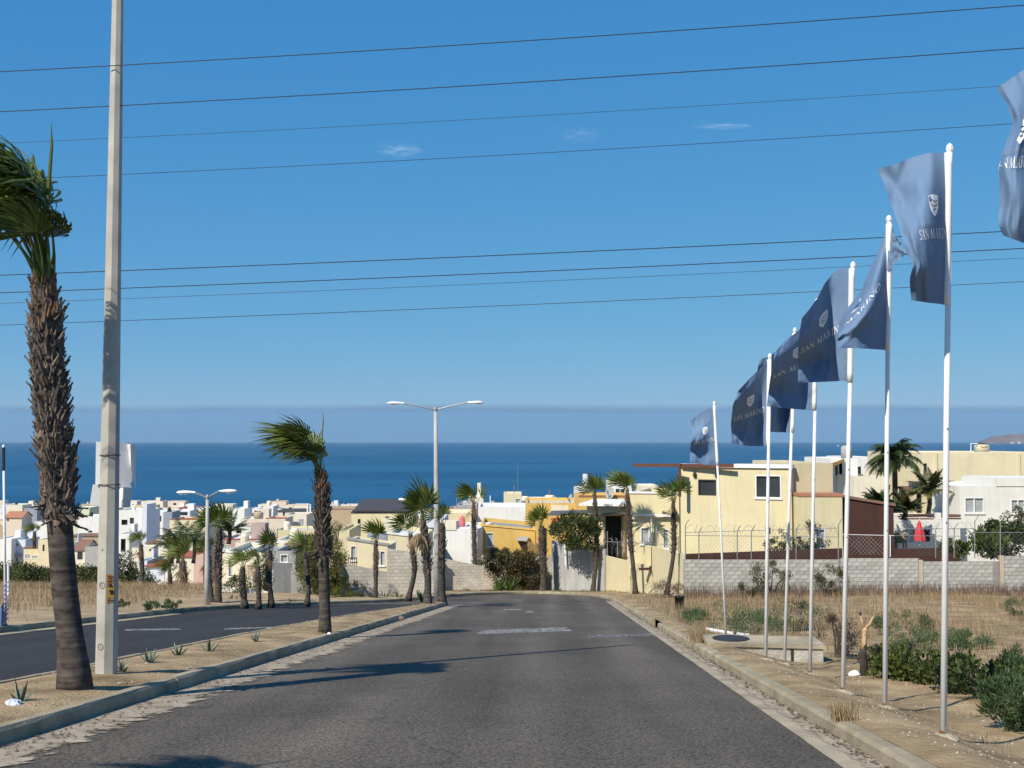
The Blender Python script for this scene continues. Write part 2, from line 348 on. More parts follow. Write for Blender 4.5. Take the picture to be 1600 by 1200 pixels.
    l.new(a.outputs[0], bp.inputs['Height']); l.new(bp.outputs[0], b.inputs['Normal'])
    return m
m_old = asphalt('worn_asphalt', (.100, .085, .067), .6, .24)
m_new = asphalt('fresh_asphalt', (.036, .034, .033), .25, .10)
def sheet(name, poly, h, m):
    bm = bmesh.new(); vs = [bm.verts.new(Rd(u, v, h)) for u, v in poly]
    f = bm.faces.new(vs); bm.normal_update()
    if f.normal.z < 0: f.normal_flip()
    bmesh.ops.triangulate(bm, faces=[f]); me = bpy.data.meshes.new(name); bm.to_mesh(me); bm.free(); me.materials.append(m)
    o = bpy.data.objects.new(name, me); COL.objects.link(o); return o
i_end = [p for p in far_s if p[1] >= 49.9 and p[0] < 0 or (p[1] > 50 and p[0] >= 0)]
main = [(-5.0, -6), (2.66, -6), (2.66, 50)] + [p for p in reversed(far_s) if p[1] > 50.5 and not (p[0] > 2.6 and p[1] < 50.5)]
main = [p for p in main] + [(-7.6, 52.3), (-5.1, 52.2)]
structure(sheet('road', main, 0.0, m_old))
left = [p for p in far_s if p[0] < -7 and p[1] < 57.5] + [(-7.6, 52.3), (-5.1, 52.2)] + [p for p in reversed(nose_s) if p[0] < -5.3] + [(-7.2, -2)]
structure(sheet('side_road', left, -0.004, m_new))

# ---- kerbs: every stone its own piece
def kerb(name, path, side, w=0.17, h=0.15, step=2.6, gaps=()):
    """path of the kerb foot; side +1: the stone lies to the right of the path direction"""
    root = structure(thing(name, None, None, Rd(*path[0])))
    pts = [Rd(*p) for p in path]; L = [0]
    for a, b_ in zip(pts, pts[1:]): L.append(L[-1] + (b_ - a).length)
    def at(s):
        s = max(0, min(L[-1], s))
        for i in range(len(pts) - 1):
            if s <= L[i + 1]:
                t = (s - L[i]) / max(1e-6, L[i + 1] - L[i]); d = (pts[i + 1] - pts[i]).normalized()
                return pts[i].lerp(pts[i + 1], t), d
        return pts[-1], (pts[-1] - pts[-2]).normalized()
    s = 0; k = 0
    while s < L[-1] - .2:
        ln = min(step * random.uniform(.85, 1.15), L[-1] - s)
        e = s + ln - 0.014
        if not any(a < (s + e) / 2 < b_ for a, b_ in gaps):
            mb = MB(); ns = max(1, int(ln / .5)); vs = []; dh = random.uniform(-.008, .008); do = random.uniform(-.008, .008)
            for q in range(ns + 1):
                p, d = at(s + (e - s) * q / ns); r = Vector((d.y, -d.x, 0)).normalized() * side
                j = lambda a: random.uniform(-a, a)
                p = p + r * do
                vs += [p + Vector((0, 0, -.12)), p + r * (.012 + j(.004)) + Vector((0, 0, h - .035 + dh)), p + r * (.04 + j(.006)) + Vector((0, 0, h + dh + j(.003))), p + r * w + Vector((0, 0, h + dh + j(.004))), p + r * w + Vector((0, 0, -.12))]
            fs = []
            for q in range(ns):
                for z in range(4): fs.append((q * 5 + z, (q + 1) * 5 + z, (q + 1) * 5 + z + 1, q * 5 + z + 1) if side > 0 else (q * 5 + z, q * 5 + z + 1, (q + 1) * 5 + z + 1, (q + 1) * 5 + z))
            fs += [(0, 1, 2, 3, 4), tuple(ns * 5 + z for z in (4, 3, 2, 1, 0))]
            mb.faces(vs, fs); mb.build('kerb_stone', m_conc, root)
        s += ln
    return root
kerb('kerb', [(KR, -4), (KR, 20), (KR, 40), (KR, 58)], 1, gaps=((37.0, 39.2),))
kerb('kerb', [(KL, -4), (KL, 20), (KL, 40), (KL, 50)], -1, h=.17)
kerb('kerb', [(ML, 2), (ML, 14), (ML, 25.5)] + nose_s, 1, w=.14, step=1.8)
kerb('kerb', [p for p in far_s if p[0] < -6.9], -1, step=2.4)
kerb('kerb', [p for p in far_s if p[0] > -7.4 and p[1] > 57.5], -1, w=.4, step=2.0)
# ---- gutters
m_gut = mat('gutter_concrete', (.35, .30, .215), rough=0.95, var=0.3, scale=1.6, bump=0.5, bscale=40, spec=0.1, detail=9)
m_sand = mat('washed_sand', (.40, .335, .25), rough=1.0, var=0.35, scale=3.0, bump=0.7, bscale=30, spec=0.05, detail=9)
def ribbon(name, us, m, v0, v1, dv, jit, h):
    mb = MB(); rows = []; v = v0
    while v <= v1:
        a, b_ = us; k = jit * (nz(v, a, 1.1) + .7 * nz(v, a, 3.7))
        rows.append([Rd(a, v, h), Rd((a + b_) / 2, v, h + .004), Rd(b_ + k, v, h)]); v += dv
    for r0, r1 in zip(rows, rows[1:]):
        for k in range(2):
            q = [r0[k], r0[k + 1], r1[k + 1], r1[k]]
            mb.face(q if b_ > a else q[::-1])
    return structure(mb.build(name, m))
ribbon('gutter', (KR - .005, KR - .36), m_gut, -4, 60, .25, .014, .006)
def sandmat():
    m, n, l, b = newmat('drifted_sand'); tc = n.new('ShaderNodeTexCoord'); at_ = n.new('ShaderNodeAttribute'); at_.attribute_name = 'fade'
    a = n.new('ShaderNodeTexNoise'); a.inputs['Scale'].default_value = 3.2; a.inputs['Detail'].default_value = 9; a.inputs['Roughness'].default_value = .72; l.new(tc.outputs['Object'], a.inputs['Vector'])
    r = n.new('ShaderNodeValToRGB'); r.color_ramp.elements[0].position = .3; r.color_ramp.elements[1].position = .7; r.color_ramp.elements[0].color = (.20, .165, .125, 1); r.color_ramp.elements[1].color = (.46, .39, .30, 1); l.new(a.outputs[0], r.inputs[0]); l.new(r.outputs[0], b.inputs['Base Color']); b.inputs['Roughness'].default_value = 1; b.inputs['Specular IOR Level'].default_value = .05
    ad = n.new('ShaderNodeMath'); ad.operation = 'MULTIPLY_ADD'; ad.inputs[1].default_value = 1.5; l.new(a.outputs[0], ad.inputs[0]); l.new(at_.outputs['Fac'], ad.inputs[2])
    mr = n.new('ShaderNodeMapRange'); mr.inputs[1].default_value = .98; mr.inputs[2].default_value = 1.14; l.new(ad.outputs[0], mr.inputs[0])
    t = n.new('ShaderNodeBsdfTransparent'); ms = n.new('ShaderNodeMixShader'); l.new(mr.outputs[0], ms.inputs[0]); l.new(t.outputs[0], ms.inputs[1]); l.new(b.outputs[0], ms.inputs[2]); l.new(ms.outputs[0], n['Material Output'].inputs[0])
    bp = n.new('ShaderNodeBump'); bp.inputs['Strength'].default_value = .6; bp.inputs['Distance'].default_value = .02; l.new(a.outputs[0], bp.inputs['Height']); l.new(bp.outputs[0], b.inputs['Normal']); return m
def drift(u0, u1, v0, v1, h):
    mb = MB(); cols = 6; v = v0; fade = []; rows = 0
    while v <= v1:
        wd = (u1 - u0) * (1 + .25 * nz(v, 0, .15))
        for i in range(cols):
            f = i / (cols - 1); mb.v.append(Rd(u0 + wd * f, v, h + .006 * (1 - f))); fade.append(.9 * (1 - f) ** .8 - .25 * f)
        v += .4; rows += 1
    for j in range(rows - 1):
        for i in range(cols - 1):
            q = (j * cols + i, j * cols + i + 1, (j + 1) * cols + i + 1, (j + 1) * cols + i); mb.f.append(q if u1 > u0 else q[::-1]); mb.mi.append(0); mb.t.append(0)
    o = mb.build('drifted_sand', m_drift); at_ = o.data.attributes.new('fade', 'FLOAT', 'POINT'); at_.data.foreach_set('value', fade); return structure(o)
m_drift = sandmat()
ribbon('gutter', (KL + .005, KL + .42), m_gut, -4, 50, .25, .012, .005)
drift(KL + .01, KL + 1.0, -4, 50, .009)
drift(KR - .01, KR - .34, -4, 60, .011)
ribbon('gutter', (FL + .005, FL + .4), m_gut, -2, 40, .5, .05, .004)
# dark line of leaf litter lying in the right gutter
m_litter = mat('gutter_litter', (.10, .075, .05), rough=1, var=.4, scale=9)
mb = MB()
for i in range(2600):
    v = 3.5 + 42 * random.random() ** 1.6; u = KR - abs(random.gauss(.03, .05)) - .02 if i % 2 else KL + .05 + abs(random.gauss(0, .3)); s = random.uniform(.008, .022); a = random.random() * 6.3
    c = Rd(u, v, .019)
    mb.face([c + Vector((math.cos(a + q) * s * (2 if q in (0, 3.14) else .7), math.sin(a + q) * s * (2 if q in (0, 3.14) else .7), random.uniform(0, .01))) for q in (0, 1.57, 3.14, 4.71)])
tag(mb.build('leaf_litter', m_litter), 'dark leaf litter lying in the gutters along the road', 'litter', kind='stuff')

# ---- verges
def verge(name, m, kerb_pts, side, offs, hfun, relax=0.0):
    mb = MB(); nn = len(offs)
    for (u, v), (du, dv) in kerb_pts:
        for o_ in offs:
            uu, vv = u + du * o_, v + dv * o_
            mb.v.append(Rd(uu, vv, hfun(uu, vv, o_)))
    for j in range(len(kerb_pts) - 1):
        for i in range(nn - 1):
            q = (j * nn + i, j * nn + i + 1, (j + 1) * nn + i + 1, (j + 1) * nn + i)
            mb.f.append(q if side > 0 else q[::-1]); mb.mi.append(0); mb.t.append(0)
    return structure(mb.build(name, m, smooth=True))
offs = [0] + [.12 * i for i in range(1, 30)] + [3.6 + .5 * i for i in range(1, 30)] + [20, 24, 30, 38, 48, 60]
def hr(u, v, o_): return .145 - .30 * sm(.15, 1.7, o_) * sm(-2, 4, v) * (1 - sm(34, 46, v)) + (0.03 * sm(0, .3, o_) + (.035 * nz(u, v, .9) + .02 * nz(u, v, 3.1)) * sm(0, .25, o_) + .22 * sm(2, 14, o_) * sm(20, 55, v) + .12 * nz(u, v, .25) * sm(1, 5, o_))
vv_ = [-4 + .3 * i for i in range(110)] + [29 + .8 * i for i in range(48)]
verge('verge', m_dirt, [((KR + .16, v), (1, 0)) for v in vv_], 1, offs, hr)
# left field
offl = [0, .2, .4, .7, 1, 1.4, 2, 2.6, 3.4, 4.4, 5.5, 7, 9, 11, 14, 18, 23, 30, 40, 55, 75]
m_field = mat('field_soil', (.36, .27, .168), rough=1.0, var=0.3, scale=0.7, bump=0.8, bscale=14, spec=0.05, detail=9)
def hl(u, v, o_): return .145 + (.05 * nz(u, v, .5) + .03 * nz(u, v, 2)) * sm(0, .6, o_) + .18 * sm(1, 8, o_)
lp = []
for i, p in enumerate(far_s):
    if p[0] < -6.5:
        q = far_s[i + 1]; d = Vector((q[0] - p[0], q[1] - p[1])).normalized(); nrm = Vector((-d.y, d.x)).lerp(Vector((-1, 0)), .6 if p[1] < 46 else .25).normalized()
        lp.append(((p[0] - .16, p[1]), (nrm.x, nrm.y)))
lp2 = []
for (a, b_) in zip(lp, lp[1:]):
    for q in range(4):
        t = q / 4; lp2.append((tuple(a[0][k] + (b_[0][k] - a[0][k]) * t for k in (0, 1)), tuple(a[1][k] + (b_[1][k] - a[1][k]) * t for k in (0, 1))))
verge('field', m_field, lp2, -1, offl, hl)
# strip between the end of the road and the garden walls
lp = []
for i, p in enumerate(far_s[:-1]):
    if p[0] > -8.2 and p[1] > 55:
        q = far_s[i + 1]; d = Vector((q[0] - p[0], q[1] - p[1])).normalized(); lp.append(((p[0] - d.y * .38, p[1] + d.x * .38), (-d.y, d.x)))
verge('pavement_strip', m_dirt, lp, -1, [0, .3, .7, 1.2, 1.8, 2.6, 3.6, 5, 7, 9], lambda u, v, o_: .13 + .04 * nz(u, v, .8) * sm(0, .5, o_))
# median of bare earth
mb = MB(); med = []
v = -4.0
def med_left(v):
    if v < 26: return ML + .14
    best = [p for p in nose_s if p[0] < -5.05]
    return interp([(p[1], p[0] + .15) for p in best], v)
while v < 51.4: med.append(v); v += .3
nn = 13
for v in med:
    a = min(med_left(v), KL - .2); b_ = KL - .16
    for i in range(nn):
        t = i / (nn - 1); u = a + (b_ - a) * t; e = min(t, 1 - t) * 2
        mb.v.append(Rd(u, v, .135 + .05 * sm(0, .5, e) + (.035 * nz(u, v, 1.1) + .02 * nz(u, v, 3.3)) * sm(0, .4, e)))
for j in range(len(med) - 1):
    for i in range(nn - 1): mb.f.append((j * nn + i, j * nn + i + 1, (j + 1) * nn + i + 1, (j + 1) * nn + i)); mb.mi.append(0); mb.t.append(0)
structure(mb.build('median', m_dirt, smooth=True))
def soil(u, v):
    if u > KR: return Rd(u, v, hr(u, v, u - KR - .16))
    if u < FL: return Rd(u, v, hl(u, v, FL - u))
    return Rd(u, v, .15)

# ---- faded paint on the road
def paintmat(name, c, cover):
    m, n, l, b = newmat(name); tc = n.new('ShaderNodeTexCoord'); a = n.new('ShaderNodeTexNoise'); a.inputs['Scale'].default_value = 9; a.inputs['Detail'].default_value = 8
    l.new(tc.outputs['Object'], a.inputs['Vector']); r = n.new('ShaderNodeMapRange'); r.inputs[1].default_value = cover - .06; r.inputs[2].default_value = cover + .06
    l.new(a.outputs[0], r.inputs[0]); t = n.new('ShaderNodeBsdfTransparent'); ms = n.new('ShaderNodeMixShader')
    b.inputs['Base Color'].default_value = (*c, 1); b.inputs['Roughness'].default_value = .8
    l.new(r.outputs[0], ms.inputs[0]); l.new(t.outputs[0], ms.inputs[1]); l.new(b.outputs[0], ms.inputs[2]); l.new(ms.outputs[0], n['Material Output'].inputs[0]); return m
m_paint = paintmat('faded_road_paint', (.27, .26, .25), .46); m_paint2 = paintmat('worn_road_paint', (.22, .21, .20), .5)
def marking(pts_px, m=None, h=.005):
    mb = MB(); mb.face([G(x, y, h) for x, y in pts_px]); return structure(mb.build('road_marking', m or m_paint))
marking([(743, 991), (895, 986), (885, 980), (755, 984.5)])
marking([(918, 997), (1031, 993.5), (1029, 989.5), (918, 992)], m_paint2)
marking([(786, 953.5), (816, 953.5), (814, 951.5), (788, 951.5)], m_paint)
marking([(820, 957.5), (836, 957), (830, 954), (824, 954.5)], m_paint)
marking([(195, 985.5), (284, 984), (280, 982), (196, 983)], m_paint, .002)
marking([(350, 984), (420, 981), (425, 979.3), (352, 981.5)], m_paint, .002)
marking([(700, 948.5), (728, 945.5), (722, 944), (702, 945.5)], m_paint)

def at(px, py, Y=None, h=.16):                    # a place on the soil under a pixel
    if Y: return P(px, py, Y)
    g = G(px, py, h); u, v = uv_of(g.x, g.y)
    if u < KR - .3: return g
    y = 4.0
    while y < 75:
        p = P(px, py, y); u, v = uv_of(p.x, p.y)
        if u > KR + .16 and p.z <= soil(u, v).z: return p
        if u <= KR + .16 and p.z <= plane_z(p.x, p.y) + .15: return p
        y += .03
    return g

# ------------------------------------------------------------------ buildings
def on_front(px, py, A, nrm):                      # where a ray meets a vertical wall through A with normal nrm
    d = ray(px, py); o = Vector((0, 0, CAMZ)); t = (A - o).dot(nrm) / d.dot(nrm); return o + d * t
def add_window(root, x0, x1, z0, z1, F3, kind):
    """F3(s, z, out): point on the facade. Frame proud of the opening, panes set back in it"""
    w, h = x1 - x0, z1 - z0; t = min(.07, w * .1)
    mb = MB()
    def bar(a0, a1, b0, b1, o0=-.10, o1=.025):
        mb.hexa([F3(a0, b0, o1), F3(a1, b0, o1), F3(a1, b0, o0), F3(a0, b0, o0), F3(a0, b1, o1), F3(a1, b1, o1), F3(a1, b1, o0), F3(a0, b1, o0)])
    name = {'w': 'window', 'c': 'window', 'd': 'door', 'g': 'garage_door', 'o': 'opening', 's': 'window'}[kind]
    fm = m_frame if kind in 'wcg' else m_dark
    bar(x0, x0 + t, z0, z1); bar(x1 - t, x1, z0, z1); bar(x0 + t, x1 - t, z1 - t, z1); bar(x0 + t, x1 - t, z0, z0 + t)
    if kind in 'wc' and w > .7:
        bar((x0 + x1) / 2 - t * .5, (x0 + x1) / 2 + t * .5, z0 + t, z1 - t, -.10, .012)
    wn = mb.build(name, fm, root)
    if kind in 'wc':
        mb = MB(); bar_ = lambda: mb.hexa([F3(x0 - .06, z0 - .07, .07), F3(x1 + .06, z0 - .07, .07), F3(x1 + .06, z0 - .07, -.02), F3(x0 - .06, z0 - .07, -.02), F3(x0 - .06, z0 - .003, .07), F3(x1 + .06, z0 - .003, .07), F3(x1 + .06, z0 - .003, -.02), F3(x0 - .06, z0 - .003, -.02)])
        bar_(); mb.build('sill', fm, wn)
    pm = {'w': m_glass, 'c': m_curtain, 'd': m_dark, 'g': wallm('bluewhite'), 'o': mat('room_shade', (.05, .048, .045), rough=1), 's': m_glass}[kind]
    xm = (x0 + x1) / 2
    halves = [(x0, xm), (xm, x1)] if (kind in 'wcg' and w > .7) else [(x0, x1)]
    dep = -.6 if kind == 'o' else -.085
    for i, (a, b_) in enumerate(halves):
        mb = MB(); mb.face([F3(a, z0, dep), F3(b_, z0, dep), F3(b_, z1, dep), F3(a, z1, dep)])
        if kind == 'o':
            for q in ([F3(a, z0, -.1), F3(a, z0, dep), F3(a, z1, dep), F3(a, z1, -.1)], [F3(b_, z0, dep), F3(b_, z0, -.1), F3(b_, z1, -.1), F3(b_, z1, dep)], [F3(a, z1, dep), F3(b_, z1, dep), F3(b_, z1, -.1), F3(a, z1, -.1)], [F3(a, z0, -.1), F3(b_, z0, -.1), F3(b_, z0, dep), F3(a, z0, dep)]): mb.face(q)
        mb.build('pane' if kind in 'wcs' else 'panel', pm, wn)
    return wn
HOUSES = {}; rgear = random.Random(21)
def house(label, L, R, top, Y, D, col, wins=(), YR=None, roof='white', parapet=.3, cap=None, bot=None, name='house', cat='house', group=None, slope=None, topR=None, eave=None):
    YR = YR or Y
    A, B = P(L, top, Y), P(R, top if topR is None else topR, YR)
    zt = A.z; ztR = B.z if topR is not None else A.z
    zb = min(gz(A.x, A.y), gz(B.x, B.y), gz(A.x, A.y + D)) - .4
    if bot is not None: zb = min(zb, P(L, bot, Y).z)
    e = Vector((B.x - A.x, B.y - A.y, 0)); Lw = e.length; e /= Lw; nrm = Vector((e.y, -e.x, 0))
    A0 = Vector((A.x, A.y, 0))
    root = thing(name, label, cat, Vector((A.x + e.x * Lw / 2, A.y + e.y * Lw / 2, zb)) - nrm * D / 2, group)
    F3 = lambda s, z, o=0.0: A0 + e * s + nrm * o + Vector((0, 0, z))
    ztop = lambda s: zt + (ztR - zt) * s / Lw
    holes = []
    for w in wins:
        a = on_front(w[0], w[1], A0, nrm); c = on_front(w[2], w[3], A0, nrm)
        s0, s1 = sorted(((a - A0).dot(e), (c - A0).dot(e))); z0, z1 = sorted((a.z, c.z))
        if s0 > .05 and s1 < Lw - .05 and z1 < zt - .05: holes.append((s0, s1, z0, z1, w[4] if len(w) > 4 else 'w'))
    mb = MB(); flat = topR is None
    sx = sorted(set([0, Lw] + [h[0] for h in holes] + [h[1] for h in holes])); sz = sorted(set([zb, zt] + [h[2] for h in holes] + [h[3] for h in holes]))
    for i in range(len(sx) - 1):
        for j in range(len(sz) - 1):
            cx, cz = (sx[i] + sx[i + 1]) / 2, (sz[j] + sz[j + 1]) / 2
            if any(h[0] < cx < h[1] and h[2] < cz < h[3] for h in holes): continue
            za = lambda s, q: ztop(s) if q == zt else q
            mb.face([F3(sx[i], sz[j]), F3(sx[i + 1], sz[j]), F3(sx[i + 1], za(sx[i + 1], sz[j + 1])), F3(sx[i], za(sx[i], sz[j + 1]))])
    for s0, s1, z0, z1, k in holes:
        q = -.1
        mb.face([F3(s0, z0), F3(s0, z1), F3(s0, z1, q), F3(s0, z0, q)]); mb.face([F3(s1, z0, q), F3(s1, z1, q), F3(s1, z1), F3(s1, z0)])
        mb.face([F3(s0, z1), F3(s1, z1), F3(s1, z1, q), F3(s0, z1, q)]); mb.face([F3(s0, z0, q), F3(s1, z0, q), F3(s1, z0), F3(s0, z0)])
    a, b_, t = -D, -.16, .16
    mb.face([F3(0, zb, a), F3(0, zb), F3(0, zt), F3(0, zt, a)]); mb.face([F3(Lw, zb), F3(Lw, zb, a), F3(Lw, ztR, a), F3(Lw, ztR)])
    mb.face([F3(Lw, zb, a), F3(0, zb, a), F3(0, zt, a), F3(Lw, ztR, a)])
    if parapet > 0:      # ring on top and the inner faces down to the roof
        zi = lambda s: ztop(s) - parapet
        o4 = [(0, 0), (Lw, 0), (Lw, a), (0, a)]; i4 = [(t, -t), (Lw - t, -t), (Lw - t, a + t), (t, a + t)]
        for k in range(4):
            p, q, r, s = o4[k], o4[(k + 1) % 4], i4[(k + 1) % 4], i4[k]
            mb.face([F3(p[0], ztop(p[0]), p[1]), F3(q[0], ztop(q[0]), q[1]), F3(r[0], ztop(r[0]), r[1]), F3(s[0], ztop(s[0]), s[1])])
            mb.face([F3(s[0], ztop(s[0]), s[1]), F3(r[0], ztop(r[0]), r[1]), F3(r[0], zi(r[0]), r[1]), F3(s[0], zi(s[0]), s[1])])
    wl = mb.build('wall', wallm(col), root)
    mb = MB()
    if parapet > 0:
        mb.face([F3(t, ztop(t) - parapet, -t), F3(Lw - t, ztop(Lw - t) - parapet, -t), F3(Lw - t, ztop(Lw - t) - parapet, a + t), F3(t, ztop(t) - parapet, a + t)])
    else:
        ov = .25 if eave is None else eave
        mb.hexa([F3(-ov, ztop(0) + .004, ov), F3(Lw + ov, ztop(Lw) + .004, ov), F3(Lw + ov, ztop(Lw) + .004, a - ov), F3(-ov, ztop(0) + .004, a - ov), F3(-ov, ztop(0) + .16, ov), F3(Lw + ov, ztop(Lw) + .16, ov), F3(Lw + ov, ztop(Lw) + .16, a - ov), F3(-ov, ztop(0) + .16, a - ov)])
    mb.build('roof', roofm(roof), root)
    if cap:              # coloured coping along the front and the sides
        mb = MB()
        for (p, q) in (((-.05, .06), (Lw + .05, .06)),):
            mb.hexa([F3(-.06, ztop(0) + .003, .06), F3(Lw + .06, ztop(Lw) + .003, .06), F3(Lw + .06, ztop(Lw) + .003, -.2), F3(-.06, ztop(0) + .003, -.2), F3(-.06, ztop(0) + .13, .06), F3(Lw + .06, ztop(Lw) + .13, .06), F3(Lw + .06, ztop(Lw) + .13, -.2), F3(-.06, ztop(0) + .13, -.2)])
        mb.build('coping', roofm(cap), root)
    for h in holes: add_window(root, *h[:4], F3, h[4])
    root_info = (root, F3, Lw, zt, zb, D); HOUSES[label] = root_info
    if Y > 125 and flat and parapet > 0:             # gear on the far roofs: stair rooms, drums, pipes
        q = rgear.random()
        if q < .30: slab(root_info, 'roof_room', Lw * .55, min(Lw - .4, Lw * .55 + 2.4), zt - parapet + .01, zt + 1.7, -D + 1.2, -D + 3.6, wallm(col))
        if .2 < q < .62:
            mb = MB(); c = F3(Lw * rgear.uniform(.15, .45), zt - parapet + .01, -D * rgear.uniform(.3, .7)); mb.lathe(c, [(.55, 0), (.55, 1.0), (.4, 1.25), (.15, 1.32)], 10); mb.build('roof_tank', rgear.choice([m_dark, wallm('ivory'), wallm('peach')]), root)
        if q > .5:
            mb = MB(); c = F3(Lw * rgear.uniform(.2, .8), zt - parapet + .01, -D * .4); mb.tube([c, c + Vector((0, 0, rgear.uniform(1, 2.4)))], .05, 4); mb.build('roof_pipe', m_galv, root)
    return root_info
def slab(info, name, s0, s1, z0, z1, o0, o1, m, parent=None):      # a box on a facade: awning, band, box room
    root, F3 = info[0], info[1]; mb = MB()
    mb.hexa([F3(s0, z0, o1), F3(s1, z0, o1), F3(s1, z0, o0), F3(s0, z0, o0), F3(s0, z1, o1), F3(s1, z1, o1), F3(s1, z1, o0), F3(s0, z1, o0)])
    return mb.build(name, m, parent or root)
def gable(info, rise, m, over=.3, along=True, front_only=False):
    """pitched roof on a house: ridge along the front (along) or running back"""
    root, F3, Lw, zt, zb, D = info; mb = MB(); o = over
    if along:
        r = [F3(-o, zt + rise, -D / 2), F3(Lw + o, zt + rise, -D / 2)]
        mb.hexa([F3(-o, zt - .02, o), F3(Lw + o, zt - .02, o), r[1] - Vector((0, 0, .12)), r[0] - Vector((0, 0, .12)), F3(-o, zt + .1, o), F3(Lw + o, zt + .1, o), r[1], r[0]])
        mb.hexa([r[0] - Vector((0, 0, .12)), r[1] - Vector((0, 0, .12)), F3(Lw + o, zt - .02, -D - o), F3(-o, zt - .02, -D - o), r[0], r[1], F3(Lw + o, zt + .1, -D - o), F3(-o, zt + .1, -D - o)])
        w = MB(); w.face([F3(0, zt, 0), F3(0, zt + rise - .13, -D / 2), F3(0, zt, -D)]); w.face([F3(Lw, zt, -D), F3(Lw, zt + rise - .13, -D / 2), F3(Lw, zt, 0)])
    else:
        r = [F3(Lw / 2, zt + rise, o), F3(Lw / 2, zt + rise, -D - o)]; dn = Vector((0, 0, -.12))
        mb.hexa([F3(-o, zt - .02, o), r[0] + dn, r[1] + dn, F3(-o, zt - .02, -D - o), F3(-o, zt + .1, o), r[0], r[1], F3(-o, zt + .1, -D - o)])
        mb.hexa([r[0] + dn, F3(Lw + o, zt - .02, o), F3(Lw + o, zt - .02, -D - o), r[1] + dn, r[0], F3(Lw + o, zt + .1, o), F3(Lw + o, zt + .1, -D - o), r[1]])
        w = MB(); w.face([F3(0, zt, 0), F3(Lw, zt, 0), F3(Lw / 2, zt + rise - .13, 0)])
    mb.build('pitched_roof', m, root)
    wm = [c.data.materials[0] for c in root.children if c.name.startswith('wall')][0]
    w.build('gable_wall', wm, root)

# --- the houses one can pick out, from near to far
cream_house = house('large cream two storey house with flat white roof edge behind the block wall', 1063, 1236, 730, 70, 12, 'butter',
    [(1091, 749, 1119, 774, 's'), (1180, 742, 1221, 779, 'w'), (1196, 824, 1204, 834, 's')], roof='white', parapet=.25, YR=67)
cream_wing = house('cream wing with small square windows and tiled edge beside the brown wall', 1237, 1301, 724, 67.5, 11, 'khaki', [(1233, 744, 1242, 755, 's'), (1238, 823, 1246, 833, 's')], roof='white', parapet=.2)
low_wing = house('low butter yellow house front with clay tile eave and narrow windows', 1251, 1316, 776, 65.5, 1.9, 'butter', [(1233, 824, 1245, 834, 's'), (1274, 826, 1290, 857, 'c')], roof='terracotta', parapet=0, eave=.04)
i_ = cream_house
slab(i_, 'roof_edge', -.1, i_[2] + .1, i_[3] + .003, i_[3] + .22, -.4, .12, m_white)
# recessed terrace bay at the left of the cream house: brown steel frame carried out to the left
mb = MB(); q0, q1 = P(990, 727, 71), P(1064, 727, 69)
mb.beam(q0, q1, .18, .2); mb.beam(P(1062, 728, 69), P(1062, 776, 69), .16, .16); mb.beam(P(1064, 727.5, 69.8), P(1146, 727.5, 68), .1, .22)
mb.build('pergola_beam', mat('brown_steel', (.12, .05, .035), rough=.6), i_[0])
for px in (1085, 1119):
    mb = MB(); c = on_front(px, 741, P(1063, 730, 70), Vector((P(1236, 730, 67).y - 70, -(P(1236, 730, 67).x - P(1063, 730, 70).x), 0)).normalized()); mb.lathe(c + Vector((0, -.1, -.2)), [(.03, 0), (.11, .08), (.1, .28), (.03, .34)], 8); mb.build('wall_lamp', m_dark, i_[0])
ann = house('cream flat roofed annexe with white drainpipe between two palms', 983, 1061, 771, 74, 9, 'butter', [(1001, 824, 1015, 851, 'c'), (1036, 827, 1045, 857, 'c')], YR=73.2, roof='sand', cap='white')
mb = MB(); a, b_ = on_front(1020, 803, *[P(983, 771, 74), Vector((0, -1, 0))]), None
mb.tube([P(1018, 806, 73.3), P(1018, 858, 73.3)], .06, 6); mb.beam(P(987, 804, 73.6), P(1061, 806, 73.0), .16, .14); mb.build('drainpipe', m_white, ann[0])
gate = house('cream room with dark barred porch and flat white slab roof', 917, 985, 790, 83, 6, 'cream', [(945, 806, 974, 872, 'o')], YR=82.3, roof='white', parapet=0, eave=.5)
mb = MB()
for px in (944, 974): mb.tube([P(px, 806, 82.3), P(px, 872, 82.3)], .17 if px > 950 else .06, 8)
mb.build('porch_column', wallm('tan'), gate[0])
awn = thing('awning', 'dark grey sloping awning over the terrace above the grey wall', 'awning', P(900, 812, 88))
mb = MB(); mb.hexa([P(856, 806, 86), P(985, 803, 80), P(975, 797, 88), P(862, 800, 92), P(856, 804.5, 86), P(985, 801, 80), P(975, 795, 88), P(862, 798, 92)]); mb.build('canopy', mat('awning_cloth', (.10, .10, .105), rough=.9), awn)
for px, Y in ((872, 86.2), (945, 82.2)):
    mb = MB(); mb.tube([P(px, 804, Y), P(px, 850, Y)], .05, 6); mb.build('post', m_galv, awn)
yel = house('ochre yellow house with sloping parapet and white window behind the vine wall', 751, 836, 821, 88, 9, 'yellow', [(760, 832, 771, 854, 'c'), (842, 830, 850, 850, 's')], topR=829, roof='grey', cap='yellow')
yel2 = house('ochre yellow rear block with red band behind the dark awning', 823, 918, 786, 105, 10, 'yellow', [(842, 824, 855, 842, 'd')], roof='sand', cap=None)
slab(yel2, 'red_band', .4, yel2[2] - 1, yel2[3] - 1.9, yel2[3] - 1.35, 0, .15, roofm('red')); slab(yel2, 'white_panel', 2.2, 3.8, yel2[3] - .75, yel2[3] - .2, 0, .04, wallm('ivory'))
yel3 = house('short ochre yellow parapet block carrying the big satellite dish', 905, 986, 776, 100, 8, 'yellow', [], roof='sand', cap='terracotta')
entry = house('ochre entrance bay with dark gate right of the vine hedge', 838, 862, 812, 86, 4, 'yellow', [(842, 825, 854, 866, 'd')], roof='sand')
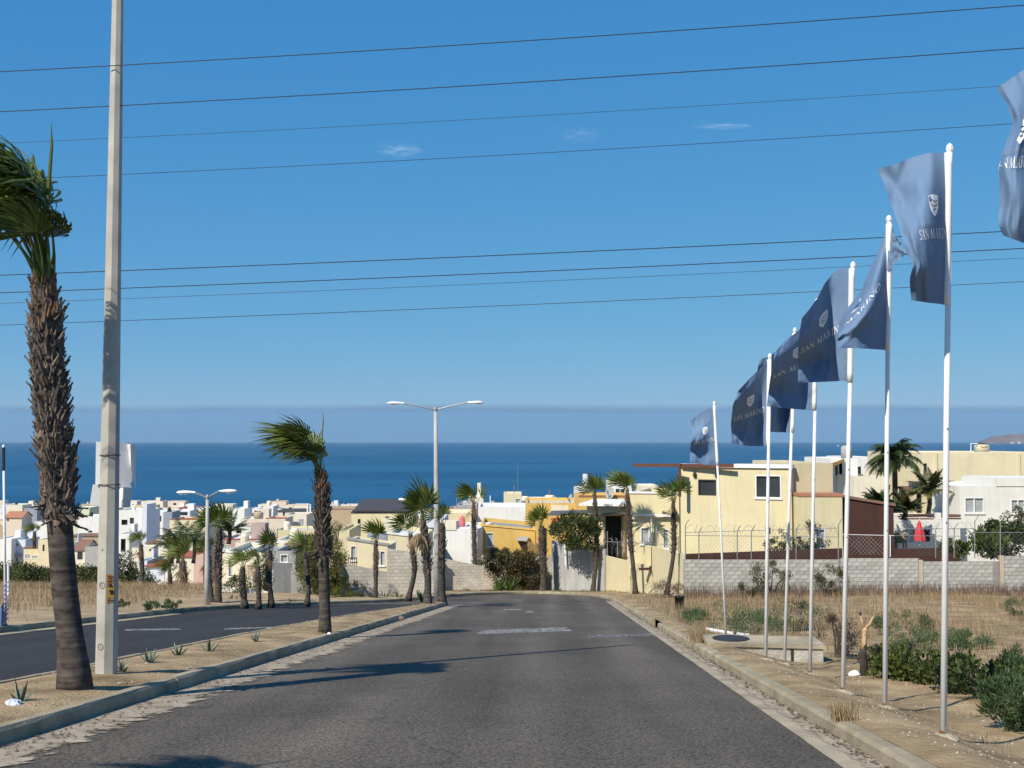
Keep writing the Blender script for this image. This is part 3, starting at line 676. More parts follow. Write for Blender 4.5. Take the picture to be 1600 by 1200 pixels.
whw = house('plain white house wall with stepped grey parapet right of the tall lamp', 689, 746, 826, 86, 7, 'white', YR=85.6, roof='white')
slab(whw, 'parapet_step', 0, whw[2] * .42, whw[3] - .1, whw[3] + .55, -1.2, .05, wallm('ivory'))
blu = house('pale blue white block with two dark ledges just behind the tall lamp', 662, 692, 812, 92, 8, 'bluewhite', roof='white')
for z in (.75, 1.95): slab(blu, 'ledge', 0, blu[2], blu[3] - z, blu[3] - z + .12, 0, .12, m_dark)
balc = house('cream house with balcony door below a sloped grey parapet', 543, 606, 843, 69, 2.6, 'cream', [(548, 853, 556, 876, 'c'), (594, 861, 601, 884, 'c')], topR=853, roof='grey', cap='grey', YR=68.8)
mb = MB(); bb = P(548, 885, 68.4)
for px in (545, 548, 551, 554, 557): mb.beam(P(px, 872, 68.3), P(px, 888, 68.3), .035)
mb.beam(P(544, 872, 68.3), P(558, 872, 68.3), .06); mb.beam(P(544, 888, 68.3), P(558, 888, 68.3), .06)
mb.build('balcony_railing', m_dark, balc[0])
crm2 = house('cream house with grey panel and white window above the bare block wall', 604, 664, 834, 78, 8, 'cream', [(607, 845, 620, 858, 'c')], topR=841, roof='white', cap='white')
slab(crm2, 'grey_panel', -1.3, .02, crm2[3] - .85, crm2[3] + .05, -.2, .06, wallm('steel'))
gbl = house('large pale yellow house with dark grey sloping roof in front of the sea', 549, 640, 802, 112, 10, 'butter', [(559, 811, 563, 829, 's'), (602, 807, 608, 819, 's')], roof='dark', parapet=0, eave=.05)
# its single-pitch dark roof
root, F3, Lw, zt, zb, D = gbl; mb = MB()
mb.hexa([F3(.2, zt + .17, .15), F3(Lw + .1, zt + .17, .15), F3(Lw - 1, zt + .75, -D), F3(-.2, zt + .75, -D), F3(.2, zt + .32, .15), F3(Lw + .1, zt + .32, .15), F3(Lw - 1, zt + .9, -D), F3(-.2, zt + .9, -D)]); mb.build('pitched_roof', roofm('dark'), root)
slab(gbl, 'white_box', 3.3, 5.6, zt - 2.4, zt - .45, 0, .8, wallm('ivory'))
house('narrow tan house strip left of the balcony house', 529, 546, 828, 80, 6, 'butter', [], roof='sand')
house('tan rough block behind the topiary tree', 497, 550, 797, 125, 8, 'tan', [(536, 797, 544, 803, 's')], roof='brown')
gw = house('grey rendered house wall with slit window beside the left hand palms', 426, 462, 861, 66, 5, 'grey', [(438, 866, 450, 879, 'c')], roof='grey')
house('orange tan house front below a slanting roof edge', 452, 482, 853, 70, 6, 'peach', [(437, 866, 449, 879, 'c')], roof='brown', parapet=0)
crl = house('cream two storey house with tall window behind the cluster of small palms', 347, 390, 862, 80, 8, 'ivory', [(357, 872, 362, 901, 'c')], topR=868, roof='white', cap='white')
crr = house('pale cream house with wooden balcony rail between small palms', 388, 422, 860, 78, 7, 'ivory', [(388, 885, 400, 900, 'd')], topR=866, roof='grey')
mb = MB()
for k in range(8): mb.beam(P(386 + k * 2.2, 884, 77.6), P(386 + k * 2.2, 901, 77.6), .05)
mb.beam(P(385, 884, 77.6), P(403, 884, 77.6), .08); mb.build('balcony_railing', mat('weathered_wood', (.32, .22, .13), rough=.9), crr[0])
# right hand side
brn = house('tall dark brown wall house with clay tile edge right of the cream house', 1316, 1396, 777, 66, 7, 'brown', topR=791, roof='brown', parapet=0, eave=.1)
wht = house('white terrace house with ochre shade sail behind the cream house', 1298, 1340, 716, 100, 9, 'white', [(1305, 722, 1309, 743, 's'), (1311, 722, 1316, 741, 'o'), (1309, 757, 1313, 770, 's')], roof='white')
wh2 = house('white house with small window and round blue vent left of the queen palm', 1332, 1372, 714, 108, 9, 'white', [(1338, 729, 1345, 742, 's')], roof='white')
mb = MB(); c = P(1364, 732, 107.9); mb.tube([c, c + Vector((0, -.06, 0))], .5, 16); mb.build('round_vent', wallm('bluewhite'), wh2[0])
house('cream low house with pale blue stripe below the white house', 1334, 1385, 744, 95, 6, 'ivory', [], roof='sand')
bn = house('cream house gable with dark doorway behind the queen palm', 1408, 1446, 710, 104, 8, 'ivory', [(1424, 717, 1431, 737, 'o')], roof='white')
bigr = house('long cream upper storey with beige water tank on its roof', 1440, 1660, 707, 92, 14, 'cream', [(1443, 724, 1448, 743, 's')], roof='white', parapet=.2)
for s in (1.0, 7.6): slab(bigr, 'pilaster', s, s + .22, bigr[4], bigr[3] - .05, 0, .1, wallm('cream'))
slab(bigr, 'band', .5, bigr[2], bigr[3] - 2.35, bigr[3] - 2.25, 0, .06, wallm('khaki'))
frt = house('ivory house with large blinds window and long terrace wall at right', 1499, 1660, 760, 78, 10, 'offwhite', [(1507, 777, 1538, 802, 'c'), (1579, 780, 1602, 803, 'c')], roof='white', parapet=.25)
slab(frt, 'upper_block', 2.5, frt[2], frt[3] - .05, frt[3] + .55, -6, .0, wallm('offwhite'))
ter = house('ivory terrace wall with pallet boards along its top behind the red parasol', 1398, 1500, 812, 77, 7, 'offwhite', [(1408, 826, 1431, 848, 'c'), (1441, 828, 1453, 846, 'o')], roof='sand', parapet=.05)
tlow = house('grey store room with wooden posts under the fan palm', 1426, 1500, 766, 84, 3, 'khaki', [(1432, 772, 1440, 806, 'o')], roof='brown', parapet=0)
slab(ter, 'terrace_post', 2.75, 3.1, ter[3], ter[3] + .45, -.3, .01, wallm('offwhite'))
m_wood = mat('grey_brown_planks', (.16, .09, .065), rough=.95, var=.4, scale=5)
for k in range(9):
    mb = MB(); z = .06 + .13 * (k % 3); s0 = (.35, 3.2)[k % 2] + random.uniform(-.15, .1); F3 = ter[1]
    mb.beam(F3(s0, ter[3] + z, -.1 - .08 * (k // 3)), F3(s0 + (2.2 if k % 2 == 0 else 1.05 + .2), ter[3] + z + random.uniform(-.05, .08), -.1 - .08 * (k // 3)), .05, .1); mb.build('plank', m_wood, ter[0])
# left hand side, lower town
L_ = 'ivory'
gh = house('white house with grey blue garage door and red tiled strip behind the lamp post', 229, 262, 885, 176, 8, 'white', [(231, 888, 258, 908, 'g')], roof='red', parapet=0, eave=.3)
house('white side wall strip left of the garage house', 216, 230, 876, 178, 8, 'bluewhite', roof='white')
house('cream annexe with dark doorway in front of the garage house', 232, 263, 911, 165, 5, 'ivory', [(247, 914, 260, 932, 'o')], roof='sand')
house('pink house corner left of the lower street lamp', 303, 318, 864, 165, 8, 'pink', roof='red', cap='red')
house('low red roofed cream house between the bushy palms', 268, 305, 870, 176, 8, 'ivory', roof='red', parapet=0)
house('mauve house with white framed window and red coping', 345, 405, 843, 152, 9, 'mauve', [(350, 851, 360, 858.5, 'c')], roof='white', cap='red')
house('pale cream roof box in front of the mauve house', 368, 394, 848, 148, 5, 'ivory', roof='sand')
house('red banded white house above the small palms', 391, 436, 850, 140, 8, 'offwhite', roof='red', cap='red')
house('white low house right of the red banded house', 432, 470, 844, 130, 7, 'offwhite', roof='white')
house('yellow cream flat house with long parapet left of the second palm', 430, 502, 828, 170, 8, 'butter', roof='sand')
house('cream cube house with white door under the twin white chimneys', 447, 479, 804, 235, 8, 'ivory', [(467, 811, 475, 824, 'c')], roof='sand')
house('pinkish white house with dark drain stripe and stepped corner', 376, 416, 811, 230, 8, 'peach', roof='white')
house('pinkish white house right of the stepped corner', 415, 446, 810, 226, 8, 'peach', roof='red', cap='red')
house('small white house with dark carport left of the pinkish row', 366, 392, 823, 205, 7, 'offwhite', [(369, 827, 377, 833, 'o')], roof='brown')
house('cream lower storey with flat roof below the pinkish row', 380, 432, 834, 190, 6, 'ivory', roof='white')
house('long cream house wall with broken red coping behind the lamp post', 265, 326, 812, 240, 10, 'cream', roof='red', cap='red')
house('tan blank gable between the feathery palms', 244, 259, 843, 215, 6, 'tan', roof='sand')
house('cream house with brown sloping roof left of the tan gable', 228, 246, 849, 220, 8, 'ivory', roof='brown', parapet=0)
house('cream houses front with small round openings under the tan gable', 206, 262, 856, 208, 6, 'ivory', [(233, 858, 236, 861, 's'), (240, 858, 243, 861, 's')], roof='sand')
house('cream house half hidden by feathery palms', 258, 304, 836, 222, 8, 'ivory', [(289, 840, 293, 845, 's')], roof='sand', cap='brown')
house('white house with arched dark niche right of the concrete post', 186, 202, 834, 245, 8, 'white', [(189, 842, 196, 862, 'o')], roof='white')
wm_ = house('white modern house with slanting wing walls right of the concrete post', 186, 232, 797, 300, 10, 'white', [(203, 809, 209, 818, 's'), (190, 812, 199, 820, 'o')], roof='white')
slab(wm_, 'wing_wall', wm_[2] - 1.2, wm_[2] + .06, wm_[4], wm_[3] + 1.6, -6, 1.5, wallm('bluewhite'))
house('white house with tan garage door near the shore', 231, 256, 800, 330, 9, 'white', [(238, 806, 252, 815, 'd')], roof='white')
house('windowless house side near the shore, its shade painted grey blue', 255, 269, 800, 322, 8, 'steel', roof='white')  # wall colour stands in for shade on the white house's side
house('white house with wide dark windows near the shore', 270, 297, 798, 335, 9, 'white', [(276, 800, 293, 805, 's')], roof='white')
house('crimson roofed long house near the shore', 280, 307, 794, 380, 9, 'mauve', roof='red', parapet=0)
house('white cube house right of the crimson roof', 305, 330, 794, 350, 9, 'white', [(307, 799, 311, 802, 's')], roof='white')
house('white stacked house right of the large lower palm', 362, 382, 795, 300, 9, 'white', roof='white')
house('tiny white roof room above the cream cube house', 411, 427, 791, 300, 6, 'white', roof='white')
house('cream roof terrace house with dark solar canopy', 434, 480, 799, 270, 9, 'ivory', [(442, 800, 445, 806, 's')], roof='dark', parapet=0)
house('white and blue modern house with slanted grey front at the left edge', -6, 18, 842, 300, 10, 'white', roof='white')
sb = house('grey blue fronted house with wide lower window at the left edge', 16, 40, 843, 303, 9, 'bluewhite', [(24, 849, 28, 853, 's'), (17, 871, 28, 878, 'w')], roof='white')
slab(sb, 'canopy', .2, 3.2, sb[3] - 4.5, sb[3] - 3.7, 0, 1.0, wallm('steel'))
house('cream house with brown tiled front and pale windows by the big palm', 37, 62, 856, 292, 8, 'cream', [(39, 866, 47, 873, 'c'), (50, 868, 59, 873, 'c')], roof='brown', parapet=0)
house('yellow cream tower house with slit window beside the big palm', 60, 82, 843, 290, 9, 'cream', [(66.5, 851, 69.5, 861, 's')], roof='white')
ar = house('white round topped house above the yellow tower house', 53, 84, 815, 330, 9, 'white', [(69, 815.5, 73, 818.5, 's')], roof='white')
gb = house('cream cottage with grey brown pitched roof right of the big palm', 117, 134, 860, 262, 8, 'ivory', [(121, 862, 129, 874, 's')], roof='brown')
gable(gb, 2.2, roofm('brown'), .3, True)
house('grey rendered wall house beside the cottage', 133, 160, 854, 256, 9, 'grey', roof='brown')
house('white gate pier house left of the cottage', 108, 116, 848, 268, 7, 'white', roof='white')
house('long brown weathered roof above the cottage', 108, 156, 838, 290, 8, 'tan', roof='brown', parapet=0)
house('plain white box house left of the concrete post', 122, 158, 807, 330, 10, 'white', [(138, 829, 144, 832, 's')], roof='white')
house('pale green topped house left of the concrete post', 112, 140, 793, 380, 9, 'palegreen', roof='white')
rr = house('pink cottage with red tiled roof at the far left', 8, 34, 809, 385, 8, 'peach', [(11, 811, 14, 814, 's')], roof='red')
gable(rr, 2.0, roofm('terracotta'), .4, True)
house('cream flat roofed house on the far left shore', 10, 35, 789, 470, 9, 'ivory', roof='sand', cap='white')
house('grey and white house on the far left shore', 38, 58, 794, 430, 9, 'steel', roof='white')
house('white terrace house on the far left shore beside the big palm', 54, 74, 791, 440, 9, 'white', roof='white')
# centre and right, roofs in front of the sea
twr = house('cream stair tower with white door standing in front of the sea', 787, 815, 771, 135, 5, 'cream', [(805, 779, 813, 792, 'c')], roof='white')
house('long white flat house below the cream stair tower', 747, 823, 792, 120, 8, 'white', roof='white')
house('small white stair tower left of the cream one', 732, 755, 777, 150, 6, 'ivory', roof='white')
house('pale grey roof block left of the small white tower', 714, 745, 789, 140, 6, 'grey', roof='white')
house('brown fronted roof room right of the tall lamp', 702, 716, 794, 150, 5, 'mauve', roof='white')
house('long cream roof terrace right of the tall lamp', 684, 742, 801, 118, 6, 'cream', roof='white')
house('white flat house behind the ochre house', 826, 872, 781, 150, 8, 'white', roof='white')
house('white cube house with dark window left of the satellite dish', 901, 926, 763, 150, 7, 'white', [(911, 775, 916, 783, 's')], roof='white')
tw2 = house('tall white house with barred white window left of the leaning palm', 955, 987, 753, 125, 7, 'white', [(961, 763, 977, 774, 'w')], roof='white')
house('white roof block behind the cream annexe', 1001, 1031, 759, 120, 6, 'ivory', roof='white')
# filler: rows of small far houses down to the shore
rf = random.Random(5); kinds_ = ['white', 'white', 'white', 'offwhite', 'offwhite', 'ivory', 'cream', 'peach', 'bluewhite', 'bluewhite', 'butter', 'tan', 'mauve']
ROWN = {395: 'inland', 440: 'second', 490: 'third', 540: 'fourth', 600: 'fifth', 655: 'outermost'}
CNAME = {'white': 'white', 'offwhite': 'off white', 'ivory': 'ivory', 'cream': 'cream', 'peach': 'peach', 'bluewhite': 'bluish white', 'butter': 'pale yellow', 'tan': 'tan', 'mauve': 'mauve'}
def where(px):
    for lim, tx in ((40, 'at the left edge'), (85, 'left of the big palm'), (150, 'between big palm and concrete post'), (205, 'behind the concrete post'), (300, 'left of the lower lamp'), (370, 'behind the lower lamp'), (450, 'right of the lower lamp'), (520, 'behind the second palm'), (600, 'right of the second palm'), (690, 'left of the tall lamp'), (2000, 'right of the tall lamp')):
        if px < lim: return tx
seen = {}
for Y in (395, 440, 490, 540, 600, 655):
    px = -20.0
    while px < 760:
        w = rf.uniform(6.5, 13); wp = w / Y * F; c = rf.choice(kinds_); hgt = rf.choice([3.2, 3.6, 5.8, 6.3]) if Y < 560 else rf.choice([3.2, 3.5, 5.0])
        if rf.random() < .82:
            A = P(px, 800, Y); zt = gz(A.x, Y) + hgt; py = 688 + (CAMZ - zt) / Y * F * .999
            win = []
            if rf.random() < .6:
                a = px + wp * rf.uniform(.15, .4); t_ = py + rf.uniform(.8, 1.2) / Y * F; win.append((a, t_, a + 1.6 / Y * F, t_ + 1.2 / Y * F, 's'))
            if rf.random() < .4:
                a = px + wp * rf.uniform(.55, .7); t_ = py + rf.uniform(.8, 1.2) / Y * F; win.append((a, t_, a + 1.3 / Y * F, t_ + 1.3 / Y * F, 'w'))
            rfc = rf.choice(['white', 'white', 'sand', 'red', 'terracotta', 'grey'])
            lb_ = 'tiny %s house, %s roof, %s shore row, %s' % (CNAME[c], rfc, ROWN[Y], where(px + wp / 2))
            house(lb_, px, px + wp, py, Y + rf.uniform(-8, 8), rf.uniform(6, 10), c, win, roof=rfc, YR=None, group='far houses along the shore', cap=rf.choice([None, None, 'red', 'white']))
        px += wp * rf.uniform(1.02, 1.5)

# roof gear: tanks, dishes, chimneys, masts
def tank(px, py, Y, r, h, label, m=None):
    c = P(px, py, Y); t = thing('water_tank', label, 'water tank', c); mb = MB()
    mb.lathe(c, [(r, 0), (r, h * .78), (r * .9, h * .9), (r * .55, h * .97), (r * .5, h)], 16); mb.build('drum', m or wallm('ivory'), t, smooth=True)
    mb = MB(); mb.lathe(c + Vector((0, 0, h)), [(r * .46, 0), (r * .46, .06), (r * .2, .1)], 12); mb.build('lid', m_dark, t); return t, c
t, c = tank(1534.5, 706, 95, .6, .62, 'beige drum water tank on the roof of the long cream upper storey', wallm('khaki'))
mb = MB()                                         # the maker's mark: a dark wavy word on the drum
for k in range(7):
    a0, a1 = -2.05 + k * .14, -2.05 + k * .14 + .1; z = .40 - .03 * math.sin(k * .9)
    q = [(a0, z - .035), (a1, z - .035), (a1, z + (.06 if k in (0, 4) else .03)), (a0, z + (.06 if k in (0, 4) else .03))]
    mb.face([c + Vector((math.cos(a) * .606, math.sin(a) * .606, zz)) for a, zz in q])
mb.build('lettering', m_dark, t)
mb = MB(); mb.tube([P(1517, 706, 94.6), P(1517, 693, 94.6), P(1527, 693, 94.6)], .035, 6); mb.build('pipe', m_white, t)
tank(404, 811, 232, .95, 1.5, 'squat tan water tank on the pinkish white roof', wallm('tan'))
tank(630, 787, 121, .5, .6, 'white round water tank on the roof beside the dark grey roof', wallm('white'))
tank(859, 782, 153, .65, .75, 'cream round water tank on the white flat roof', wallm('peach'))
tank(821, 783, 124, .4, .55, 'small cream water tank right of the stair tower', wallm('ivory'))
tank(1323, 716, 103, .5, 1.15, 'grey white water tank on the white terrace house', wallm('grey'))
house('low tiled roof room under the white round tank', 617, 642, 788, 119, 5, 'peach', roof='terracotta', parapet=0)
def dish(px, py, Y, r, label, yaw=-.5):
    c = P(px, py, Y); t = thing('satellite_dish', label, 'satellite dish', c + Vector((0, 0, -r * 1.3))); M = Matrix.Rotation(yaw, 3, 'Z') @ Matrix.Rotation(R_(75), 3, 'X')
    mb = MB(); n = 18; vs = [c - M @ Vector((0, 0, .18 * r))]; fs = []
    for k, rr_ in enumerate((.5, 1.0)):
        vs += [c + M @ Vector((rr_ * r * math.cos(2 * math.pi * q / n) * .85, rr_ * r * math.sin(2 * math.pi * q / n), (-.18 + .18 * rr_ * rr_) * r)) for q in range(n)]
    for q in range(n): fs += [(0, 1 + q, 1 + (q + 1) % n), (1 + q, 1 + n + q, 1 + n + (q + 1) % n, 1 + (q + 1) % n)]
    mb.faces(vs, fs); mb.build('reflector', wallm('grey'), t, smooth=True)
    mb = MB(); mb.beam(c + M @ Vector((0, -r * .9, 0)), c + M @ Vector((0, 0, r * .8)), .04); mb.box(c + M @ Vector((0, 0, r * .8)), (.12, .12, .12)); mb.build('feed_arm', m_dark, t)
    mb = MB(); mb.tube([c + Vector((0, .15, -r * 1.4)), c + Vector((0, .1, 0))], .04, 6); mb.build('mast', m_galv, t)
dish(952.5, 770, 99.8, .52, 'large pale satellite dish on the ochre parapet left of the leaning palm')
dish(891, 778, 105.5, .38, 'smaller satellite dish turned sideways on the ochre rear block', -1.1)
for i_, (px, y0, y1, Y, nm) in enumerate(((480.5, 789, 803, 250, 'left'), (484.8, 789, 803, 250, 'x'), (516.5, 789, 801, 240, 'y'), (521, 789, 801, 240, 'z'))):
    mb = MB(); a, b_ = P(px, y1 + 4, Y), P(px, y0, Y); mb.box((a + b_) / 2, (.3, .3, (b_ - a).length)); mb.box(b_ + Vector((0, 0, .05)), (.4, .4, .1))
    tag(mb.build('chimney', m_white, base=a), ['leftmost slim white chimney left of the second palm', 'second slim white chimney touching the second palm', 'third slim white chimney just right of the second palm', 'rightmost slim white chimney right of the second palm'][i_], 'chimney')
for px, py, Y, h, lab_ in ((604, 0, 0, 0, ''), (809, 770, 136, 3.2, 'thin mast on the cream stair tower'), (1610, 0, 0, 0, ''), (766, 791, 121, 1.1, 'short white vent pipe on the long white house')):
    if lab_:
        c = P(px, py, Y); mb = MB(); mb.tube([c, c + Vector((0, 0, h))], .025 if h > 2 else .06, 5); tag(mb.build('mast', m_galv if h > 2 else m_white, base=c), lab_, 'mast')
# ochre shade sail on the white terrace
mb = MB(); mb.cur = 0; vs = []; n = 8
for j in range(n + 1):
    for i in range(n + 1):
        a, b_ = i / n, j / n; px = 1283 + 36 * a; py = 724 - 8 * a + 2.2 * b_ + 3 * math.sin(math.pi * a) ; vs.append(P(px, py, 96 + 4 * b_) + Vector((0, 0, -.25 * math.sin(math.pi * b_))))
mb.faces(vs, [(j * (n + 1) + i, j * (n + 1) + i + 1, (j + 1) * (n + 1) + i + 1, (j + 1) * (n + 1) + i) for j in range(n) for i in range(n)])
tag(mb.build('shade_sail', mat('ochre_cloth', (.55, .40, .18), rough=.9), base=vs[0], smooth=True), 'ochre shade sail stretched over the white terrace house', 'shade sail')

# ------------------------------------------------------------------ garden walls
def wall_run(name, label, pts, m, th=.16, cat='wall'):
    """pts: (px, top y, Y) along the wall; the foot goes down into the soil"""
    Q = [P(px, ty, Y) for px, ty, Y in pts]; base = min(gz(q.x, q.y) for q in Q) - .5; mb = MB()
    t = thing(name, label, cat, Vector((Q[0].x, Q[0].y, base + .5)))
    for a, b_ in zip(Q, Q[1:]):
        d = Vector((b_.x - a.x, b_.y - a.y, 0)).normalized(); k = Vector((-d.y, d.x, 0)) * th; A, B = Vector((a.x, a.y, base)), Vector((b_.x, b_.y, base))
        mb.hexa([A, B, B + k, A + k, a, b_, b_ + k, a + k])
    mb.build('wall_face', m, t); return t
def blockmat(name, c, bw=.4, bh=.2):
    m, n, l, b = newmat(name); tc = n.new('ShaderNodeTexCoord'); sp = n.new('ShaderNodeSeparateXYZ'); cb = n.new('ShaderNodeCombineXYZ')
    l.new(tc.outputs['Object'], sp.inputs[0]); ad = n.new('ShaderNodeMath'); ad.operation = 'ADD'; l.new(sp.outputs[0], ad.inputs[0]); l.new(sp.outputs[1], ad.inputs[1]); l.new(ad.outputs[0], cb.inputs[0]); l.new(sp.outputs[2], cb.inputs[1])
    br = n.new('ShaderNodeTexBrick'); br.inputs['Scale'].default_value = 1.0; br.inputs['Brick Width'].default_value = bw; br.inputs['Row Height'].default_value = bh; br.inputs['Mortar Size'].default_value = .014
    br.inputs['Color1'].default_value = (*[x * .9 for x in c], 1); br.inputs['Color2'].default_value = (*[x * 1.08 for x in c], 1); br.inputs['Mortar'].default_value = (*[x * .72 for x in c], 1)
    l.new(cb.outputs[0], br.inputs['Vector']); nse = n.new('ShaderNodeTexNoise'); nse.inputs['Scale'].default_value = 1.1; nse.inputs['Detail'].default_value = 7; l.new(tc.outputs['Object'], nse.inputs['Vector'])
    mr = n.new('ShaderNodeMapRange'); mr.inputs[1].default_value = .3; mr.inputs[2].default_value = .7; mr.inputs[3].default_value = .82; mr.inputs[4].default_value = 1.12; l.new(nse.outputs[0], mr.inputs[0])
    hv = n.new('ShaderNodeHueSaturation'); l.new(mr.outputs[0], hv.inputs['Value']); l.new(br.outputs[0], hv.inputs['Color']); l.new(hv.outputs[0], b.inputs['Base Color']); b.inputs['Roughness'].default_value = .95; b.inputs['Specular IOR Level'].default_value = .1
    bp = n.new('ShaderNodeBump'); bp.inputs['Strength'].default_value = .6; bp.inputs['Distance'].default_value = .02; l.new(br.outputs['Fac'], bp.inputs['Height']); bp.invert = True; l.new(bp.outputs[0], b.inputs['Normal']); return m
m_blk = blockmat('pale_block_wall', (.52, .48, .41))
m_render = mat('grey_render', (.37, .375, .375), rough=.95, var=.16, scale=.6, spec=.1, streak=.55, bump=.3, bscale=8)
wall_run('garden_wall', 'grey rendered garden wall with damp stain at the end of the road', [(862, 844, 83.5), (946, 858, 80)], m_render)
wall_run('garden_wall', 'low cream garden wall behind the palm at the road bend', [(945, 868, 80.3), (1016, 885, 71)], wallm('butter'))
wall_run('garden_wall', 'higher cream garden wall next to the grey block wall', [(1017, 853, 71), (1067, 866, 62)], wallm('butter'))
wall_run('garden_wall', 'block garden wall half covered by the hanging vine', [(752, 868, 84.5), (863, 868, 84.2)], m_blk)
wall_run('garden_wall', 'pale block garden wall under the plain white house', [(690, 872, 80), (755, 885, 80.5)], m_blk)
wall_run('garden_wall', 'tall bare block garden wall left of the tall lamp', [(605, 857, 66.2), (692, 871, 66.6)], m_blk)
wall_run('garden_wall', 'low block garden wall below the balcony house', [(529, 880, 62), (536, 880, 62.5), (606, 894, 63)], m_blk)
wall_run('garden_wall', 'smooth grey garden wall behind the left palms', [(427, 879, 60), (455, 880, 60.5), (456, 892, 60.5), (531, 906, 60.8)], m_render)
wall_run('garden_wall', 'pale garden wall below the two storey cream house', [(345, 916, 62), (430, 926, 61)], wallm('offwhite'))
# the long block wall at right: each block a piece
BWY = 60.0
m_block = mat('grey_block', (.40, .39, .36), rough=.95, var=.2, scale=4, spec=.1, bump=.4, bscale=30, obj_rand=.14)
m_mortar = mat('block_mortar', (.27, .255, .23), rough=1, var=.15, scale=3, spec=.05)
mb = MB(); hx, hy, hz = .194, .07, .094; k = .006
mb.faces([(-hx, -hy + k, -hz), (hx, -hy + k, -hz), (hx, -hy + k, hz), (-hx, -hy + k, hz), (-hx + k, -hy, -hz + k), (hx - k, -hy, -hz + k), (hx - k, -hy, hz - k), (-hx + k, -hy, hz - k), (-hx, hy, -hz), (hx, hy, -hz), (hx, hy, hz), (-hx, hy, hz)],
         [(4, 5, 6, 7), (0, 1, 5, 4), (1, 2, 6, 5), (2, 3, 7, 6), (3, 0, 4, 7), (0, 8, 9, 1), (1, 9, 10, 2), (2, 10, 11, 3), (3, 11, 8, 0), (8, 11, 10, 9)])
block_me = mb.mesh('block', m_block)
mb = MB(); hx2 = .094
mb.faces([(-hx2, -hy, -hz), (hx2, -hy, -hz), (hx2, -hy, hz), (-hx2, -hy, hz), (-hx2, hy, -hz), (hx2, hy, -hz), (hx2, hy, hz), (-hx2, hy, hz)], [(0, 1, 2, 3), (1, 5, 6, 2), (5, 4, 7, 6), (4, 0, 3, 7), (3, 2, 6, 7), (0, 4, 5, 1)])
half_me = mb.mesh('half_block', m_block)
def block_wall(label, px0, px1, top):
    a, b_ = P(px0, top, BWY), P(px1, top, BWY); zt = a.z; zb = P(px0, 940, BWY).z
    n = int((b_.x - a.x) / .4); L = n * .4; x0 = a.x; t = thing('block_wall', label, 'wall', Vector((x0 + L / 2, BWY, zb)))
    rows = int((zt - zb) / .2) + 1
    mb = MB(); mb.hexa([Vector(q) for q in ((x0, BWY - .055, zb - .4), (b_.x, BWY - .055, zb - .4), (b_.x, BWY + .06, zb - .4), (x0, BWY + .06, zb - .4), (x0, BWY - .055, zt - .006), (b_.x, BWY - .055, zt - .006), (b_.x, BWY + .06, zt - .006), (x0, BWY + .06, zt - .006))])
    mb.build('mortar_core', m_mortar, t)
    for r in range(rows):
        z = zt - .1 - r * .2; off = .2 * (r % 2)
        xs_ = [x0 + .2 + off + .4 * i for i in range(n)]
        for i, x in enumerate(xs_):
            if off and i == n - 1: inst(half_me, 'block', t, (x - .1, BWY, z))
            else: inst(block_me, 'block', t, (x, BWY + random.uniform(-.006, .006), z))
        if off: inst(half_me, 'block', t, (x0 + .1, BWY, z))
    return t
block_wall('grey block wall section below the razor wire fence, left of the brown house', 1068, 1313, 874)
block_wall('grey block wall section in front of the tall brown house', 1313, 1435, 872)
block_wall('grey block wall section between the two tan concrete columns', 1441.5, 1561, 877)
block_wall('higher grey block wall section at the right edge', 1567.5, 1660, 868.5)
for px, tp, lb in ((1438, 875, 'tan concrete column in the block wall under the red parasol'), (1564.3, 868, 'tan concrete column in the block wall near the right edge')):
    c = P(px, tp, BWY); mb = MB(); zb = P(px, 942, BWY).z; mb.box((c.x, BWY, (c.z + zb) / 2), (.2, .2, c.z - zb)); tag(mb.build('wall_column', mat('tan_concrete', (.48, .41, .30), rough=.95), base=(c.x, BWY, zb)), lb, 'column')
wall_run('retaining_wall', 'long dark brown retaining wall behind the razor wire fence', [(1069, 866, 63), (1316, 857, 64)], wallm('brown'), .2)
wall_run('retaining_wall', 'short dark brown retaining wall below the red parasol', [(1396, 858, 65), (1500, 856, 65)], wallm('brown'), .2)

# ------------------------------------------------------------------ fences with razor wire
def fence(label, px0, px1, Y, foot, rails, posts, coil=None, m=None, arms=True):
    m = m or m_galv; t = thing('wire_fence', label, 'fence', P(px0, foot, Y))
    for px, tp in posts:
        a, b_ = P(px, foot, Y), P(px, tp, Y); mb = MB(); mb.tube([a, b_], .028, 7)
        if arms: mb.tube([b_ - Vector((0, 0, .02)), b_ + Vector((.16, -.12, .28))], .022, 6)
        mb.build('post', m, t)
    for (ya, yb) in rails:
        mb = MB(); mb.tube([P(px0, ya, Y), P(px1, yb, Y)], .018, 6); mb.build('rail', m, t)
    if coil:
        a, b_ = P(px0, coil, Y) + Vector((.1, -.1, 0)), P(px1, coil, Y) + Vector((.1, -.1, 0)); L = (b_ - a).length; n = int(L / .5); pts = []
        for i in range(n * 14):
            s = i / 14; c = a.lerp(b_, s / n); ph = 2 * math.pi * s; rr_ = .2 + .03 * math.sin(s * 1.7); pts.append(c + Vector((.12 * math.sin(ph * .5), rr_ * math.cos(ph) * .8, rr_ * math.sin(ph))))
        mb = MB(); mb.tube(pts, .009, 3, cap=False); mb.build('razor_wire', m, t)
    mb = MB(); a, b_ = P(px0, foot - 3, Y), P(px1, foot - 3, Y); hgt = P(px0, rails[0][0], Y).z - a.z; nn_ = int((b_.x - a.x) / .22)
    for i in range(nn_):
        x = a.x + i * .22
        for dx in (-hgt, hgt):
            x1 = x + dx
            if a.x <= x1 <= b_.x: mb.tube([(x, Y + .03, a.z), (x1, Y + .03, a.z + hgt)], .0035, 3, cap=False)
    w = mb.build('wire_mesh', m, t); w['kind'] = 'stuff'
